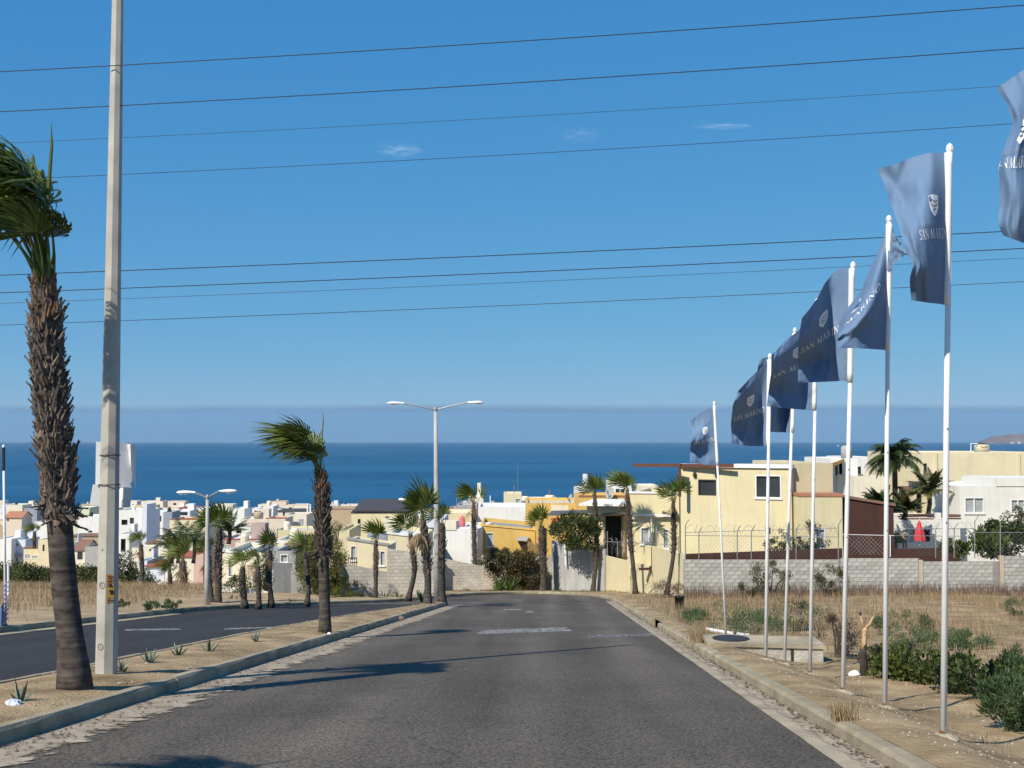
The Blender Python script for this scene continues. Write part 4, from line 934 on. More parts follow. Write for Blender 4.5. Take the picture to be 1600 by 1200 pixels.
fence('galvanised fence with razor wire coil in front of the large cream house', 1070, 1311, 60.6, 874, ((832, 825), (836.5, 839)), ((1071, 820), (1092, 831), (1152, 829), (1174, 829), (1244, 827), (1310, 819)), coil=826)
fence('galvanised fence with razor wire coil in front of the red parasol', 1397, 1523, 60.8, 872, ((826, 826), (837, 838)), ((1462, 826), (1491, 825), (1523, 814)), coil=821)
fence('plain pipe fence across the tall brown house', 1316, 1397, 60.7, 870, ((835, 837),), ((1391, 836),), arms=False, m=m_white)
fence('pipe fence in front of the dark leafy shrub at right', 1524, 1660, 60.8, 876, ((832, 832),), ((1563, 816),), arms=False)
fence('dark wire fence on the cream garden walls beside the palms', 945, 1066, 72, 868, ((846, 852),), ((949, 830), (965, 846), (1008, 846), (1026, 822), (1060, 838)), coil=846, arms=False)

# ------------------------------------------------------------------ palms
WIND = Vector((-1.0, -.25, .05)).normalized()
m_frond = leafmat('fan_frond', (.045, .072, .012), (.195, .235, .042), trans=.32, rough=.42, obj_rand=.25)
m_trunk = mat('palm_trunk', (.075, .062, .054), rough=.95, var=.35, scale=3, spec=.1, bump=.6, bscale=10)
m_stub = mat('dead_leaf_stub', (.135, .108, .088), rough=.95, var=.5, scale=2.5, spec=.1, obj_rand=.45)
m_stub2 = mat('dead_leaf_stub_top', (.19, .115, .07), rough=.95, var=.4, scale=2.5, spec=.1, obj_rand=.35)
# ringed bark: stretch the noise along the trunk
def ringbark():
    m, n, l, b = newmat('ringed_palm_bark'); tc = n.new('ShaderNodeTexCoord'); mp = n.new('ShaderNodeMapping'); mp.inputs['Scale'].default_value = (2, 2, 22)
    l.new(tc.outputs['Object'], mp.inputs[0]); a = n.new('ShaderNodeTexNoise'); a.inputs['Scale'].default_value = 1; a.inputs['Detail'].default_value = 6; l.new(mp.outputs[0], a.inputs['Vector'])
    mp2 = n.new('ShaderNodeMapping'); mp2.inputs['Scale'].default_value = (7, 7, 9); l.new(tc.outputs['Object'], mp2.inputs[0])
    c = n.new('ShaderNodeTexNoise'); c.inputs['Scale'].default_value = 1; c.inputs['Detail'].default_value = 5; l.new(mp2.outputs[0], c.inputs['Vector'])
    ad = n.new('ShaderNodeMath'); ad.operation = 'ADD'; l.new(a.outputs[0], ad.inputs[0]); l.new(c.outputs[0], ad.inputs[1])
    r = n.new('ShaderNodeValToRGB'); r.color_ramp.elements[0].position = .38; r.color_ramp.elements[1].position = .64
    hf = n.new('ShaderNodeMath'); hf.operation = 'MULTIPLY'; hf.inputs[1].default_value = .5; l.new(ad.outputs[0], hf.inputs[0]); l.new(hf.outputs[0], r.inputs[0])
    r.color_ramp.elements[0].color = (.034, .029, .027, 1); r.color_ramp.elements[1].color = (.125, .105, .09, 1)
    l.new(r.outputs[0], b.inputs['Base Color']); b.inputs['Roughness'].default_value = .95; b.inputs['Specular IOR Level'].default_value = .12
    bp = n.new('ShaderNodeBump'); bp.inputs['Strength'].default_value = .8; bp.inputs['Distance'].default_value = .02; l.new(hf.outputs[0], bp.inputs['Height']); l.new(bp.outputs[0], b.inputs['Normal']); return m
m_bark = ringbark()
def frond(rg, az, el, pet, blade, nleaf=22, windk=.5, droop=.25, spread=1.75, two=False, roll=0.0):
    """one fan leaf from the origin: bent stalk, then pleated segments that split towards their tips"""
    mb = MB(); d = Vector((math.cos(az) * math.cos(el), math.sin(az) * math.cos(el), math.sin(el)))
    pts = []; p = Vector((0, 0, 0)); dd = d.copy(); ns = 5
    for i in range(ns + 1):
        pts.append(p.copy()); dd = (dd + (WIND * windk * .12 + Vector((0, 0, -.05 * droop))) * 1).normalized(); p = p + dd * pet / ns
    mb.tone = .75; mb.tube(pts, [blade * .022 * (1 - .5 * i / ns) for i in range(ns + 1)], 4)
    c = pts[-1]; a = dd; s = a.cross(Vector((0, 0, 1)));
    if s.length < .2: s = Vector((math.sin(az), -math.cos(az), 0))
    s.normalize(); n = s.cross(a).normalized(); q = Matrix.Rotation(roll, 3, a); s = q @ s; n = q @ n
    st = (0.0, .30, .58, .82, 1.0)
    for i in range(nleaf):
        th = -spread + 2 * spread * (i + .5) / nleaf; th += rg.uniform(-.02, .02)
        dirn = a * math.cos(th) + s * math.sin(th); side = -a * math.sin(th) + s * math.cos(th)
        Ln = blade * (1 - .22 * abs(th / spread) ** 2) * rg.uniform(.88, 1.05); w0 = 2 * spread / nleaf
        bend = WIND * windk * rg.uniform(.5, 1.1) + Vector((0, 0, -droop * rg.uniform(.5, 1.3))); pl = (.035 if i % 2 else -.035) * blade
        rows = []; mb.tone = min(1, max(0, rg.gauss(.45, .25) + (.2 if i % 2 else -.1)))
        for r in st:
            wd = min(w0 * r * Ln * .58, w0 * .54 * Ln * .58) * (1 if r < .6 else (1 - r) / .42 * .9 + .05)
            pc = c + dirn * (r * Ln) + bend * (Ln * max(0, r - .22) ** 2 * 1.25) + n * pl * math.sin(min(1, r) * 2.4)
            rows.append((pc - side * wd, pc + side * wd, pc + n * wd * .5))
        for (a0, b0, m0), (a1, b1, m1) in zip(rows, rows[1:]):
            if two: mb.face([a0, m0, m1, a1]); mb.face([m0, b0, b1, m1])
            else: mb.face([a0, b0, b1, a1])
    return mb
rg = random.Random(11)
VAR = []                      # shared fan leaves for the smaller palms, already swept by the wind
for k in range(12):
    az = k * 2 * math.pi / 12 + rg.uniform(-.2, .2); el = R_([76, 52, 66, 44][k % 4] + rg.uniform(-6, 6))
    VAR.append(frond(rg, az, el, .55, .92, 17, .30, .12, 1.35, False, rg.uniform(-1.1, 1.1)).mesh('frond', m_frond, tone=True))
m_deadf = leafmat('dead_fan', (.13, .085, .045), (.33, .235, .13), trans=.2, rough=.8)
DEAD = [frond(rg, k * 1.57 + .4, R_(-52 - 8 * (k % 2)), .5, .7, 11, .15, .55, 1.0, False, rg.uniform(-1, 1)).mesh('dead_frond', m_deadf, tone=True) for k in range(4)]
UP = [frond(rg, k * 2.1, R_(84), .35, .85, 9, .3, .0, .5).mesh('frond', m_frond, tone=True) for k in range(3)]
def stub(rg, L=.2, w=.05):
    """an old leaf base: a split, curling scale"""
    mb = MB(); rows = []
    for i, t in enumerate((0, .35, .7, 1.0)):
        ww = w * (1.15, .9, .62, .5)[i]; c = Vector((L * t, 0, L * (.15 * t + .5 * t * t * rg.uniform(.3, 1.2))))
        rows.append([c + Vector((0, -ww, .012)), c + Vector((0, 0, -.022 - .01 * (3 - i))), c + Vector((0, ww, .012)), c + Vector((0, 0, .016))])
    for r0, r1 in zip(rows, rows[1:]):
        for k in range(4): mb.face([r0[k], r0[(k + 1) % 4], r1[(k + 1) % 4], r1[k]])
    sp = rows[-1]; mb.face([sp[0], sp[1], (sp[1] + Vector((L * .22, -w * .3, .03))), sp[0] + Vector((L * .12, 0, .02))]); mb.face([sp[1], sp[2], sp[2] + Vector((L * .2, 0, .035)), sp[1] + Vector((L * .16, w * .2, .02))])
    mb.face(rows[0][::-1]); return mb
STUBS = [stub(rg, rg.uniform(.17, .27), rg.uniform(.032, .055)) for _ in range(6)]
STUB_ME = [s.mesh('leaf_stub', m_stub) for s in STUBS]; STUB_TOP = [s.mesh('leaf_stub', m_stub2) for s in STUBS]
def trunk_frame(path, t):
    x = t * (len(path) - 1); i = min(int(x), len(path) - 2); return path[i].lerp(path[i + 1], x - i), (path[i + 1] - path[i]).normalized()
def palm(label, path, rad, boot, brad, S, nfr, seed, single=False, group=None, flare=1.5, windy=None, cat='palm tree', brate=1.0):
    """path: trunk centre line (world points); boot: where on the trunk the leaf bases begin (0..1); brad: their reach"""
    rg = random.Random(seed); base = path[0]; t = thing('palm_tree', label, cat, base, group)
    path = [Vector(p) for p in path]; n = 22; pts = []; rr = []
    for i in range(n + 1):
        f = i / n; p, d = trunk_frame(path, f); pts.append(p); rr.append(rad * (1 + (flare - 1) * max(0, 1 - f * 7) ** 1.5) * (1 - .12 * f) * (1 + (.22 if single else .12) * sm(boot - .02, boot + .05, f) - .25 * sm(.85, 1, f)))
    pts[0] = pts[0] - Vector((0, 0, .15))
    mb = MB(); mb.tube(pts, rr, 14); mb.build('trunk', m_bark, t, smooth=True)
    H_ = (path[-1] - path[0]).length; zone = H_ * (1 - boot); nring = int(min(zone / .07, 300 / 7)) if single else int(zone / .11)
    j = MB(); ph = 0.0
    for k in range(nring + 1):
        f = boot + (1 - boot) * k / max(1, nring); p, d = trunk_frame(path, f); per = 7 if single else 6
        bulge = math.sin(math.pi * min(1, (f - boot) / (1 - boot) * .8 + .25)) ** .6
        for q in range(per):
            ph += 2.39996; a = ph + rg.uniform(-.2, .2); out_ = rad * (1.12 if f < .93 else .8)
            loc = p + Vector((math.cos(a), math.sin(a), 0)) * out_ * .9 + d * rg.uniform(-.05, .05)
            tilt = R_(rg.uniform(12, 52) if f < .8 else rg.uniform(35, 76)); sc = (brad / .3) * rg.uniform(.75, 1.2) * (.75 + .35 * bulge)
            sc *= rg.choice((.65, .9, 1, 1, 1.1, 1.45))
            if single and k < 3: sc *= 1.25; tilt = R_(rg.uniform(-78, -30))
            idx = rg.randrange(6); M = Matrix.Rotation(a, 3, 'Z') @ Matrix.Rotation(-tilt, 3, 'Y') @ Matrix.Rotation(rg.uniform(-.4, .4), 3, 'X')
            if single: inst((STUB_TOP if f > .88 else STUB_ME)[idx], 'leaf_stub', t, loc, M.to_euler(), sc)
            else:
                s = STUBS[idx]; b0 = len(j.v); j.v += [loc + (M @ v) * sc for v in s.v]; j.f += [tuple(b0 + z for z in f_) for f_ in s.f]; j.mi += [0 if f < .9 else 1] * len(s.f); j.t += [0] * len(s.f)
        if single:
            for q in range(18):
                a = rg.uniform(0, 6.283); loc = p + Vector((math.cos(a), math.sin(a), 0)) * rad * (1.12 if f < .93 else .75) + d * rg.uniform(-.06, .06); M = Matrix.Rotation(a, 3, 'Z') @ Matrix.Rotation(-R_(rg.uniform(20, 75)), 3, 'Y') @ Matrix.Rotation(rg.uniform(-.6, .6), 3, 'X'); s = STUBS[rg.randrange(6)]; sc = brad / .3 * rg.uniform(.7, 1.1); b0 = len(j.v)
                j.v += [loc + (M @ v) * sc for v in s.v]; j.f += [tuple(b0 + z for z in f_) for f_ in s.f]; j.mi += [0 if f < .9 else 1] * len(s.f); j.t += [0] * len(s.f)
    j.build('leaf_base_sheath', [m_stub, m_stub2], t)['kind'] = 'stuff'
    top = path[-1]
    if windy is not None: windy(t, top, rg)
    else:
        order = list(range(12)); rg.shuffle(order)
        for k in range(nfr):
            inst(VAR[order[k % 12]], 'frond', t, top + Vector((rg.uniform(-.08, .08), rg.uniform(-.08, .08), rg.uniform(-.15, .1))), (rg.uniform(-.12, .12), rg.uniform(-.12, .12), rg.uniform(-.5, .5)), S * rg.uniform(.72, 1.18))
        inst(UP[seed % 3], 'frond', t, top, None, S * rg.uniform(.8, 1.15))
        for k in range(seed * 7 % 4): inst(DEAD[(seed + k) % 4], 'dead_frond', t, top - Vector((0, 0, .12)), (0, 0, rg.uniform(-.5, .5)), S * rg.uniform(.6, .95))
    return t
# the big palm at the left
bp_ = G(118, 1080, .16); Yb = bp_.y
big = [bp_] + [P(x, y, Yb) for x, y in ((112, 1010), (104, 950), (98, 890), (94, 830), (91, 770), (86, 700), (79, 620), (74, 550), (71, 490), (70, 440))]
# sample evenly so that the trunk parameter follows its length
def even(path, n=12):
    L = [0]
    for a, b_ in zip(path, path[1:]): L.append(L[-1] + (b_ - a).length)
    out = []
    for i in range(n + 1):
        s = L[-1] * i / n
        for k in range(len(path) - 1):
            if s <= L[k + 1] + 1e-6: out.append(path[k].lerp(path[k + 1], (s - L[k]) / (L[k + 1] - L[k]))); break
    return out
def windy_big(t, top, rg, S=1.2, n=26):
    for k in range(n):
        if k < int(n * .62): az = math.pi + rg.uniform(-1.1, .9); el = R_(rg.uniform(62, 85)); wk = rg.uniform(.38, .75)
        elif k < int(n * .85): az = rg.uniform(0, 6.28); el = R_(rg.uniform(66, 84)); wk = rg.uniform(.5, .85)
        else: az = rg.uniform(-.9, .6); el = R_(rg.uniform(55, 76)); wk = .9
        mb = frond(rg, az, el, rg.uniform(.72, 1.1) * S * (.6 if k >= int(n * .85) else 1), rg.uniform(.78, 1.02) * S * (.6 if k >= int(n * .85) else 1), 30, wk, .42, 1.45, True, rg.uniform(-.9, .9))
        o = bpy.data.objects.new('frond', mb.mesh('frond', m_frond, tone=True)); COL.objects.link(o); o.parent = t; o.location = top - BASE[t.name] + Vector((rg.uniform(-.1, .1), rg.uniform(-.1, .1), rg.uniform(-.15, .05)))
    mb = MB(); mb.tone = .9; mb.tube([Vector((0, 0, 0)), Vector((.02, 0, .9 * S)), Vector((.05, 0, 1.35 * S)), Vector((.04, 0, 1.58 * S))], [.02, .022 * S, .016 * S, .004], 6)
    o = bpy.data.objects.new('spear_leaf', mb.mesh('spear_leaf', m_frond, tone=True)); COL.objects.link(o); o.parent = t; o.location = top - BASE[t.name]
palm('big wind swept fan palm with shaggy dead leaf bases beside the concrete post', even(big), .150, .42, .135, 1, 0, 3, True, flare=1.5, windy=windy_big)
p2 = G(508, 988, .16); Y2 = p2.y
palm('wind swept fan palm standing alone on the median beyond the concrete post', even([p2] + [P(x, y, Y2) for x, y in ((507, 930), (505, 870), (504, 820), (503, 770), (501, 740))]), .13, .47, .135, 1, 0, 5, True, flare=1.25, windy=lambda t, top, rg: windy_big(t, top, rg, .9, 15))
# a palm on the median just outside the view, whose crown shades the road
p3 = Rd(-6.4, 4.6, .16)
palm('fan palm on the median nearest to the viewer', even([p3, p3 + Vector((.1, 0, 2)), p3 + Vector((.25, .1, 4.2))]), .16, .45, .34, 1, 0, 9, False, windy=lambda t, top, rg: windy_big(t, top, rg, .85, 13))
PG = 'palms along the bend of the road'
SM = [  # label, base px, base py, top of trunk px, py, Y (None: on the road plane), trunk r, boots from, boots reach, leaf size, leaves
 ('slim fan palm in front of the plain white house', 743, 926, 740, 786, 81, .20, .28, .30, 1.22, 11),
 ('short fan palm in front of the vine hedge', 849, 924, 846, 822, 82, .30, .25, .30, 1.15, 10),
 ('curved fan palm in front of the grey rendered wall', 926, 926, 929, 775, 80, .20, .32, .30, 1.25, 11),
 ('straight tall fan palm left of the white drainpipe', 993, 927, 980, 770, 71.5, .19, .42, .34, 1.15, 10),
 ('leaning fan palm at the corner of the cream wall and block wall', 1042, 925, 1052, 782, 62.5, .155, .42, .28, 1.0, 10),
 ('thin fan palm in front of the low block garden wall', 586, 938, 587, 845, None, .15, .34, .20, .95, 9),
 ('fan palm with curved trunk left of the tall lamp', 638, 940, 641, 834, None, .17, .40, .22, .95, 9),
 ('thick bushy fan palm just left of the tall lamp', 668, 944, 661, 812, None, .20, .36, .32, 1.2, 13),
 ('fan palm half hidden behind the tall lamp', 689, 941, 690, 818, None, .26, .4, .26, .75, 7),
 ('fan palm with dead brown trunk behind the second palm', 532, 935, 526, 862, 63, .17, .0, .25, .6, 5),
 ('fan palm left of the second palm, by the smooth grey wall', 480, 947, 476, 862, None, .14, .45, .15, .85, 8),
 ('tall thin fan palm between the small palms and the grey wall', 424, 949, 422, 860, None, .15, .3, .2, .8, 7),
 ('second smallest fan palm of the left cluster', 404, 951, 403, 885, None, .14, .4, .18, .68, 7),
 ('smallest fan palm of the left cluster with dark twin trunk', 382, 950, 379, 886, None, .17, .2, .22, .78, 8),
 ('tall bushy fan palm right of the lower street lamp', 340, 946, 343, 825, None, .20, .3, .26, 1.25, 14),
 ('slender fan palm right beside the lower street lamp', 331, 946, 327, 868, None, .15, .4, .18, .85, 10),
 ('fan palm with slim dark trunk in front of the garage house', 221, 932, 220, 850, 84, .22, .3, .18, 1.0, 11),
 ('bushy young fan palm between the garage house and the lower lamp', 286, 930, 285, 876, 84, .32, .0, .4, 1.75, 16),
 ('small young fan palm left of the bushy young palm', 267, 932, 266, 896, 84, .2, .0, .3, 1.2, 11),
 ('far fan palm in front of the yellow tower house', 54, 855, 54, 833, 275, .4, .0, .5, 2.6, 12),
]
for i, (lb, bx, by, tx, ty, Y, r, bt, br_, S, nf) in enumerate(SM):
    if Y is None and bx < 650: by -= 5
    b0 = G(bx, by, .15) if Y is None else P(bx, by, Y); tp = P(tx, ty, b0.y); mid = b0.lerp(tp, .45) + Vector((random.uniform(-.1, .1) + (.25 if 'curved' in lb or 'leaning' in lb else 0), 0, 0))
    br_ *= .56; r *= .74; S *= .86 if bx < 560 else 1.0
    palm(lb, even([b0, b0.lerp(mid, .5) + Vector((.03, 0, 0)), mid, mid.lerp(tp, .5), tp], 8), r, bt, br_, S, max(5, int(nf * (.62 if bx < 660 else .8))), 30 + i, group=PG)
# feathery palms
m_feather = leafmat('feather_frond', (.022, .042, .012), (.07, .10, .03), trans=.25, rough=.5)
m_fan2 = leafmat('dry_fan', (.06, .065, .02), (.16, .15, .05), trans=.25)
def feather(label, px, by, ty, Y, S, n, seed, m=None, r=.16, spread=1.0):
    rg = random.Random(seed); b0, tp = P(px, by, Y), P(px + 2, ty, Y); t = thing('palm_tree', label, 'palm tree', b0)
    mb = MB(); mb.tube(even([b0, b0.lerp(tp, .5) + Vector((.08, 0, 0)), tp], 6), [r * 1.2] + [r] * 5 + [r * .8], 10); mb.build('trunk', m_trunk, t, smooth=True)
    for k in range(n):
        az = k * 2.4 + rg.uniform(-.3, .3); el = R_(rg.uniform(5, 75)); mb = MB(); p = Vector((0, 0, 0)); d = Vector((math.cos(az) * math.cos(el), math.sin(az) * math.cos(el), math.sin(el))); pts = []
        for i in range(13):
            pts.append(p.copy()); p = p + d * S / 12; d = (d + Vector((-.03, 0, -.10 * spread)) * (.5 + i / 12)).normalized()
        mb.tone = .6; mb.tube(pts, [.03 * (1 - i / 14) for i in range(13)], 4)
        for i in range(1, 13):
            dd = (pts[i] - pts[i - 1]).normalized(); s = dd.cross(Vector((0, 0, 1))); s = s.normalized() if s.length > .05 else Vector((1, 0, 0))
            for q in range(3):
                o_ = pts[i - 1].lerp(pts[i], q * .33)
                for sd in (-1, 1):
                    L = S * .26 * math.sin(math.pi * min(.98, i / 13 + .1)) * rg.uniform(.8, 1.2) + .06; mb.tone = min(1, max(0, rg.gauss(.4, .3)))
                    e = o_ + (s * sd * .8 + dd * .45 + Vector((-.15, 0, -.45 * rg.uniform(.5, 1.4)))) * L; w = dd * .042
                    mm = o_.lerp(e, .5) + Vector((0, 0, .06 * L)); mb.face([o_ - w, o_ + w, mm + w * .9, mm - w * .9]); mb.face([mm - w * .9, mm + w * .9, e])
        o = bpy.data.objects.new('frond', mb.mesh('frond', m or m_feather, tone=True)); COL.objects.link(o); o.parent = t; o.location = tp - BASE[t.name]
feather('tall drooping queen palm rising behind the brown house', 1396, 830, 722, 86, 2.7, 40, 2, r=.2, spread=2.3)
feather('low spiky date palm left of the queen palm', 1375, 812, 795, 74, 1.7, 26, 4, spread=.9)
feather('spiky fan palm in front of the grey store room', 1450, 806, 768, 80, 1.9, 28, 6, m_fan2, spread=1.0)
feather('grey dead looking palm under the queen palm', 1412, 812, 795, 75, 1.5, 22, 8, m_fan2, spread=.6)
feather('dark feathery palm above the bushy young palm', 278, 880, 847, 150, 4.0, 16, 10, r=.25)
feather('second dark feathery palm right of the first one', 302, 880, 846, 155, 4.0, 14, 12, r=.25)
feather('broad dark palm left of the bushy young palm', 268, 880, 858, 150, 3.0, 14, 14, r=.25)
feather('dark fan tree beside the big lower palm', 357, 850, 829, 140, 2.8, 16, 16, r=.25, spread=.6)

# ------------------------------------------------------------------ concrete post with boards
m_post = mat('post_concrete', (.44, .42, .37), rough=.95, var=.18, scale=2.2, bump=.12, bscale=60, spec=.12, streak=.25)
cp = G(166, 1058, .15); cY = cp.y; ctop = P(184.5, -30, cY)
t = thing('concrete_post', 'tall octagonal concrete utility post beside the big palm', 'utility post', cp); PT = t
def post_at(z):
    f = (z - cp.z) / (ctop.z - cp.z); return cp.lerp(ctop, f), .146 + (.074 - .146) * f
mb = MB(); n = 8; rings = []
for i in range(11):
    z = cp.z - .3 + (ctop.z - cp.z + 1.6) * i / 10; c, r = post_at(z)
    rings.append([Vector((c.x + r * math.cos(2 * math.pi * (k + .16) / n), c.y + r * math.sin(2 * math.pi * (k + .16) / n), z)) for k in range(n)])
mb.faces([p for r_ in rings for p in r_], [(i * n + k, i * n + (k + 1) % n, (i + 1) * n + (k + 1) % n, (i + 1) * n + k) for i in range(10) for k in range(n)] + [tuple(10 * n + k for k in range(n))])
mb.build('shaft', m_post, t)
def on_post(px, py, lift=.012):              # point on the near surface of the shaft
    p = P(px, py, cY); c, r = post_at(p.z); dx = p.x - c.x; a = math.asin(max(-.95, min(.95, dx / r)))
    kf = 2 * math.pi / n; ang = -math.pi / 2 + a; f = (ang - .16 * kf) % kf - kf / 2; rr_ = r * math.cos(kf / 2) / math.cos(f) + lift
    return Vector((c.x + rr_ * math.cos(ang), c.y + rr_ * math.sin(ang), p.z)), Vector((math.cos(ang), math.sin(ang), 0))
m_ring = mat('cast_ring', (.16, .15, .13), rough=1)
for (px, py) in ((165, 913), (162, 1008), (164.5, 858)):
    c, nn = on_post(px, py, .004); s = Vector((-nn.y, nn.x, 0)); R0 = .045 if py > 900 else .014; mb = MB(); k = 18
    rings_ = [[c + (s * math.cos(2 * math.pi * q / k) + Vector((0, 0, 1)) * math.sin(2 * math.pi * q / k)) * rr_ for q in range(k)] for rr_ in (R0, R0 * .72)]
    mb.faces([p for r_ in rings_ for p in r_], [(q, (q + 1) % k, k + (q + 1) % k, k + q) for q in range(k)]); mb.face([c + (s * math.cos(2 * math.pi * q / 8) + Vector((0, 0, 1)) * math.sin(2 * math.pi * q / 8)) * R0 * .22 for q in range(8)]); mb.build('cast_mark', m_ring, t)
# sticker: orange with dark figures
def stick(x0, y0, x1, y1, m, lift, name, par):
    mb = MB(); q = []
    for px, py in ((x0, y1), (x1, y1), (x1, y0), (x0, y0)): q.append(on_post(px, py, lift)[0])
    mb.face(q); return mb.build(name, m, par)
m_or = mat('orange_sticker', (.55, .22, .05), rough=.6, var=.2, scale=12); m_ye = mat('yellow_sticker', (.60, .36, .06), rough=.6, var=.3, scale=14)
stk = stick(172.6, 896, 182, 941, m_or, .006, 'sticker', PT)
stick(173.4, 915, 181.4, 933, m_ye, .008, 'sticker_panel', stk)
for (a, b_, c, d) in ((174, 899, 181, 900.5), (175.5, 902, 181, 903.5), (174, 906, 180.5, 907.6), (175, 911, 179.5, 915.5), (175.4, 920, 180.4, 923), (176.5, 923, 181, 926.5), (174, 936, 181, 938)): stick(a, b_, c, d, m_dark, .010, 'sticker_mark', stk)
# white boards tied behind the post with wire
m_board = mat('white_board', (.74, .75, .76), rough=.6, var=.06, scale=1.5)
def board(label, quad, Y, bendx=0):
    mb = MB(); pts = [P(x, y, Y + dy) for x, y, dy in quad]; th = Vector((0, .012, 0)); n_ = 6; vs = []
    for j in range(n_ + 1):
        for i in range(n_ + 1):
            a, b_ = i / n_, j / n_; p = pts[0].lerp(pts[1], a).lerp(pts[3].lerp(pts[2], a), b_); vs.append(p + Vector((0, bendx * math.sin(math.pi * a), 0)))
    N = len(vs); vs += [v + th for v in vs]; fs = []
    for j in range(n_):
        for i in range(n_):
            q = (j * (n_ + 1) + i, j * (n_ + 1) + i + 1, (j + 1) * (n_ + 1) + i + 1, (j + 1) * (n_ + 1) + i); fs += [q, tuple(k + N for k in q[::-1])]
    ring = [i for i in range(n_ + 1)] + [j * (n_ + 1) + n_ for j in range(1, n_ + 1)] + [n_ * (n_ + 1) + i for i in range(n_ - 1, -1, -1)] + [j * (n_ + 1) for j in range(n_ - 1, 0, -1)]
    for a, b_ in zip(ring, ring[1:] + ring[:1]): fs.append((b_, a, a + N, b_ + N))
    mb.faces(vs, fs); tag(mb.build('sign_board', m_board, base=pts[0], smooth=False), label, 'sign')
board('upper white board with its right corner folded, tied behind the post', [(150, 690, .0), (207, 692, .28), (206, 762, .20), (149, 757, 0)], cY + .2, -.05)
board('narrow white board edge showing on the upper right of the post', [(186, 695, .32), (211.5, 694, .05), (211.5, 764, .02), (197, 695, .3)], cY + .24, .0)
board('lower white board hanging crooked behind the post', [(145, 757, .0), (190, 759, .1), (186, 792, .1), (140, 789, 0)], cY + .22, .0)
board('small lower white board right of the post below the folded one', [(186, 762, .06), (206, 762, .02), (203, 793, .02), (184, 793, .06)], cY + .25, .0)
for py in (711, 757):
    mb = MB(); pts = []
    c, r = post_at(P(175, py, cY).z)
    for k in range(17): a = 2 * math.pi * k / 16; pts.append(Vector((c.x + (r + .012) * math.cos(a), c.y + (r + .012) * math.sin(a), c.z)))
    mb.tube(pts, .006, 5, cap=False); mb.build('wire_tie', m_dark, PT)

# ------------------------------------------------------------------ street lamps
m_pole = mat('lamp_pole_concrete', (.42, .42, .40), rough=.85, var=.12, scale=3, spec=.2)
def lamp(label, bx, by, tx, ty, heads, rb, rt, Y=None):
    b0 = G(bx, by, .15) if Y is None else P(bx, by, Y); tp = P(tx, ty, b0.y); t = thing('street_lamp', label, 'street lamp', b0)
    mb = MB(); mb.tube([b0 - Vector((0, 0, .2)), b0.lerp(tp, .35), b0.lerp(tp, .7), tp], [rb, rb * .72 + rt * .28, rb * .3 + rt * .7, rt], 10); mb.build('pole', m_pole, t, smooth=True)
    mb = MB(); mb.lathe(tp - Vector((0, 0, .12)), [(rt * 1.25, 0), (rt * 1.25, .1), (rt * .7, .18)], 10); mb.build('collar', m_galv, t)
    for hx, hy in heads:
        e = P(hx, hy, b0.y); s = 1 if hx > tx else -1; L = abs(e.x - tp.x); st = tp + Vector((0, 0, -.08)); pts = []
        for i in range(8):
            f = i / 7; pts.append(Vector((st.x + (e.x - s * .62 - st.x) * f, st.y, st.z + (e.z - st.z) * (f * 1.25 - .25 * f * f * f))))
        arm = MB(); arm.tube(pts, .032, 6); a = arm.build('arm', m_galv, t)
        q = pts[-1]; mb = MB(); prof = [(0, .045, .045), (.12, .07, .06), (.3, .13, .085), (.5, .155, .09), (.66, .13, .07), (.74, .06, .03)]
        vs = []; fs = []; n_ = 10
        for (d, w, h) in prof:
            for k in range(n_):
                an = 2 * math.pi * k / n_; zz = h * math.sin(an); vs.append(q + Vector((s * d, w * math.cos(an), zz * (1 if zz > 0 else .55) + .02)))
        for i in range(len(prof) - 1):
            for k in range(n_): fs.append((i * n_ + k, i * n_ + (k + 1) % n_, (i + 1) * n_ + (k + 1) % n_, (i + 1) * n_ + k))
        fs += [tuple(range(n_)), tuple((len(prof) - 1) * n_ + k for k in range(n_))]
        mb.faces(vs, fs); hd = mb.build('lamp_head', m_white, t, smooth=True)
        mb = MB(); mb.box(q + Vector((s * .48, 0, -.035)), (.26, .2, .03)); mb.build('lens', mat('lamp_lens', (.55, .56, .55), rough=.2), hd)
lamp('tall double arm street lamp at the end of the median', 684, 941, 680.5, 638, ((609, 631), (751, 630)), .17, .075)
lamp('lower double arm street lamp in front of the left houses', 324, 945, 324, 775, ((281, 770.5), (366, 768.5)), .13, .06)

# ------------------------------------------------------------------ flags
def flagcloth():
    m, n, l, b = newmat('navy_flag_cloth'); tc = n.new('ShaderNodeTexCoord'); a = n.new('ShaderNodeTexNoise'); a.inputs['Scale'].default_value = 5; a.inputs['Detail'].default_value = 5; l.new(tc.outputs['Object'], a.inputs['Vector'])
    r = n.new('ShaderNodeValToRGB'); r.color_ramp.elements[0].color = (.108, .178, .292, 1); r.color_ramp.elements[1].color = (.138, .218, .345, 1); l.new(a.outputs[0], r.inputs[0]); l.new(r.outputs[0], b.inputs['Base Color'])
    b.inputs['Roughness'].default_value = .7; b.inputs['Specular IOR Level'].default_value = .25
    bp = n.new('ShaderNodeBump'); bp.inputs['Strength'].default_value = .35; bp.inputs['Distance'].default_value = .03; l.new(a.outputs[0], bp.inputs['Height']); l.new(bp.outputs[0], b.inputs['Normal']); return m
m_flag = flagcloth(); m_letter = mat('white_print', (.72, .73, .75), rough=.7, var=.03); m_navy = mat('navy_print', (.03, .05, .10), rough=.7)
m_fp = mat('flagpole_paint', (.80, .80, .79), rough=.4, var=.05, scale=5)
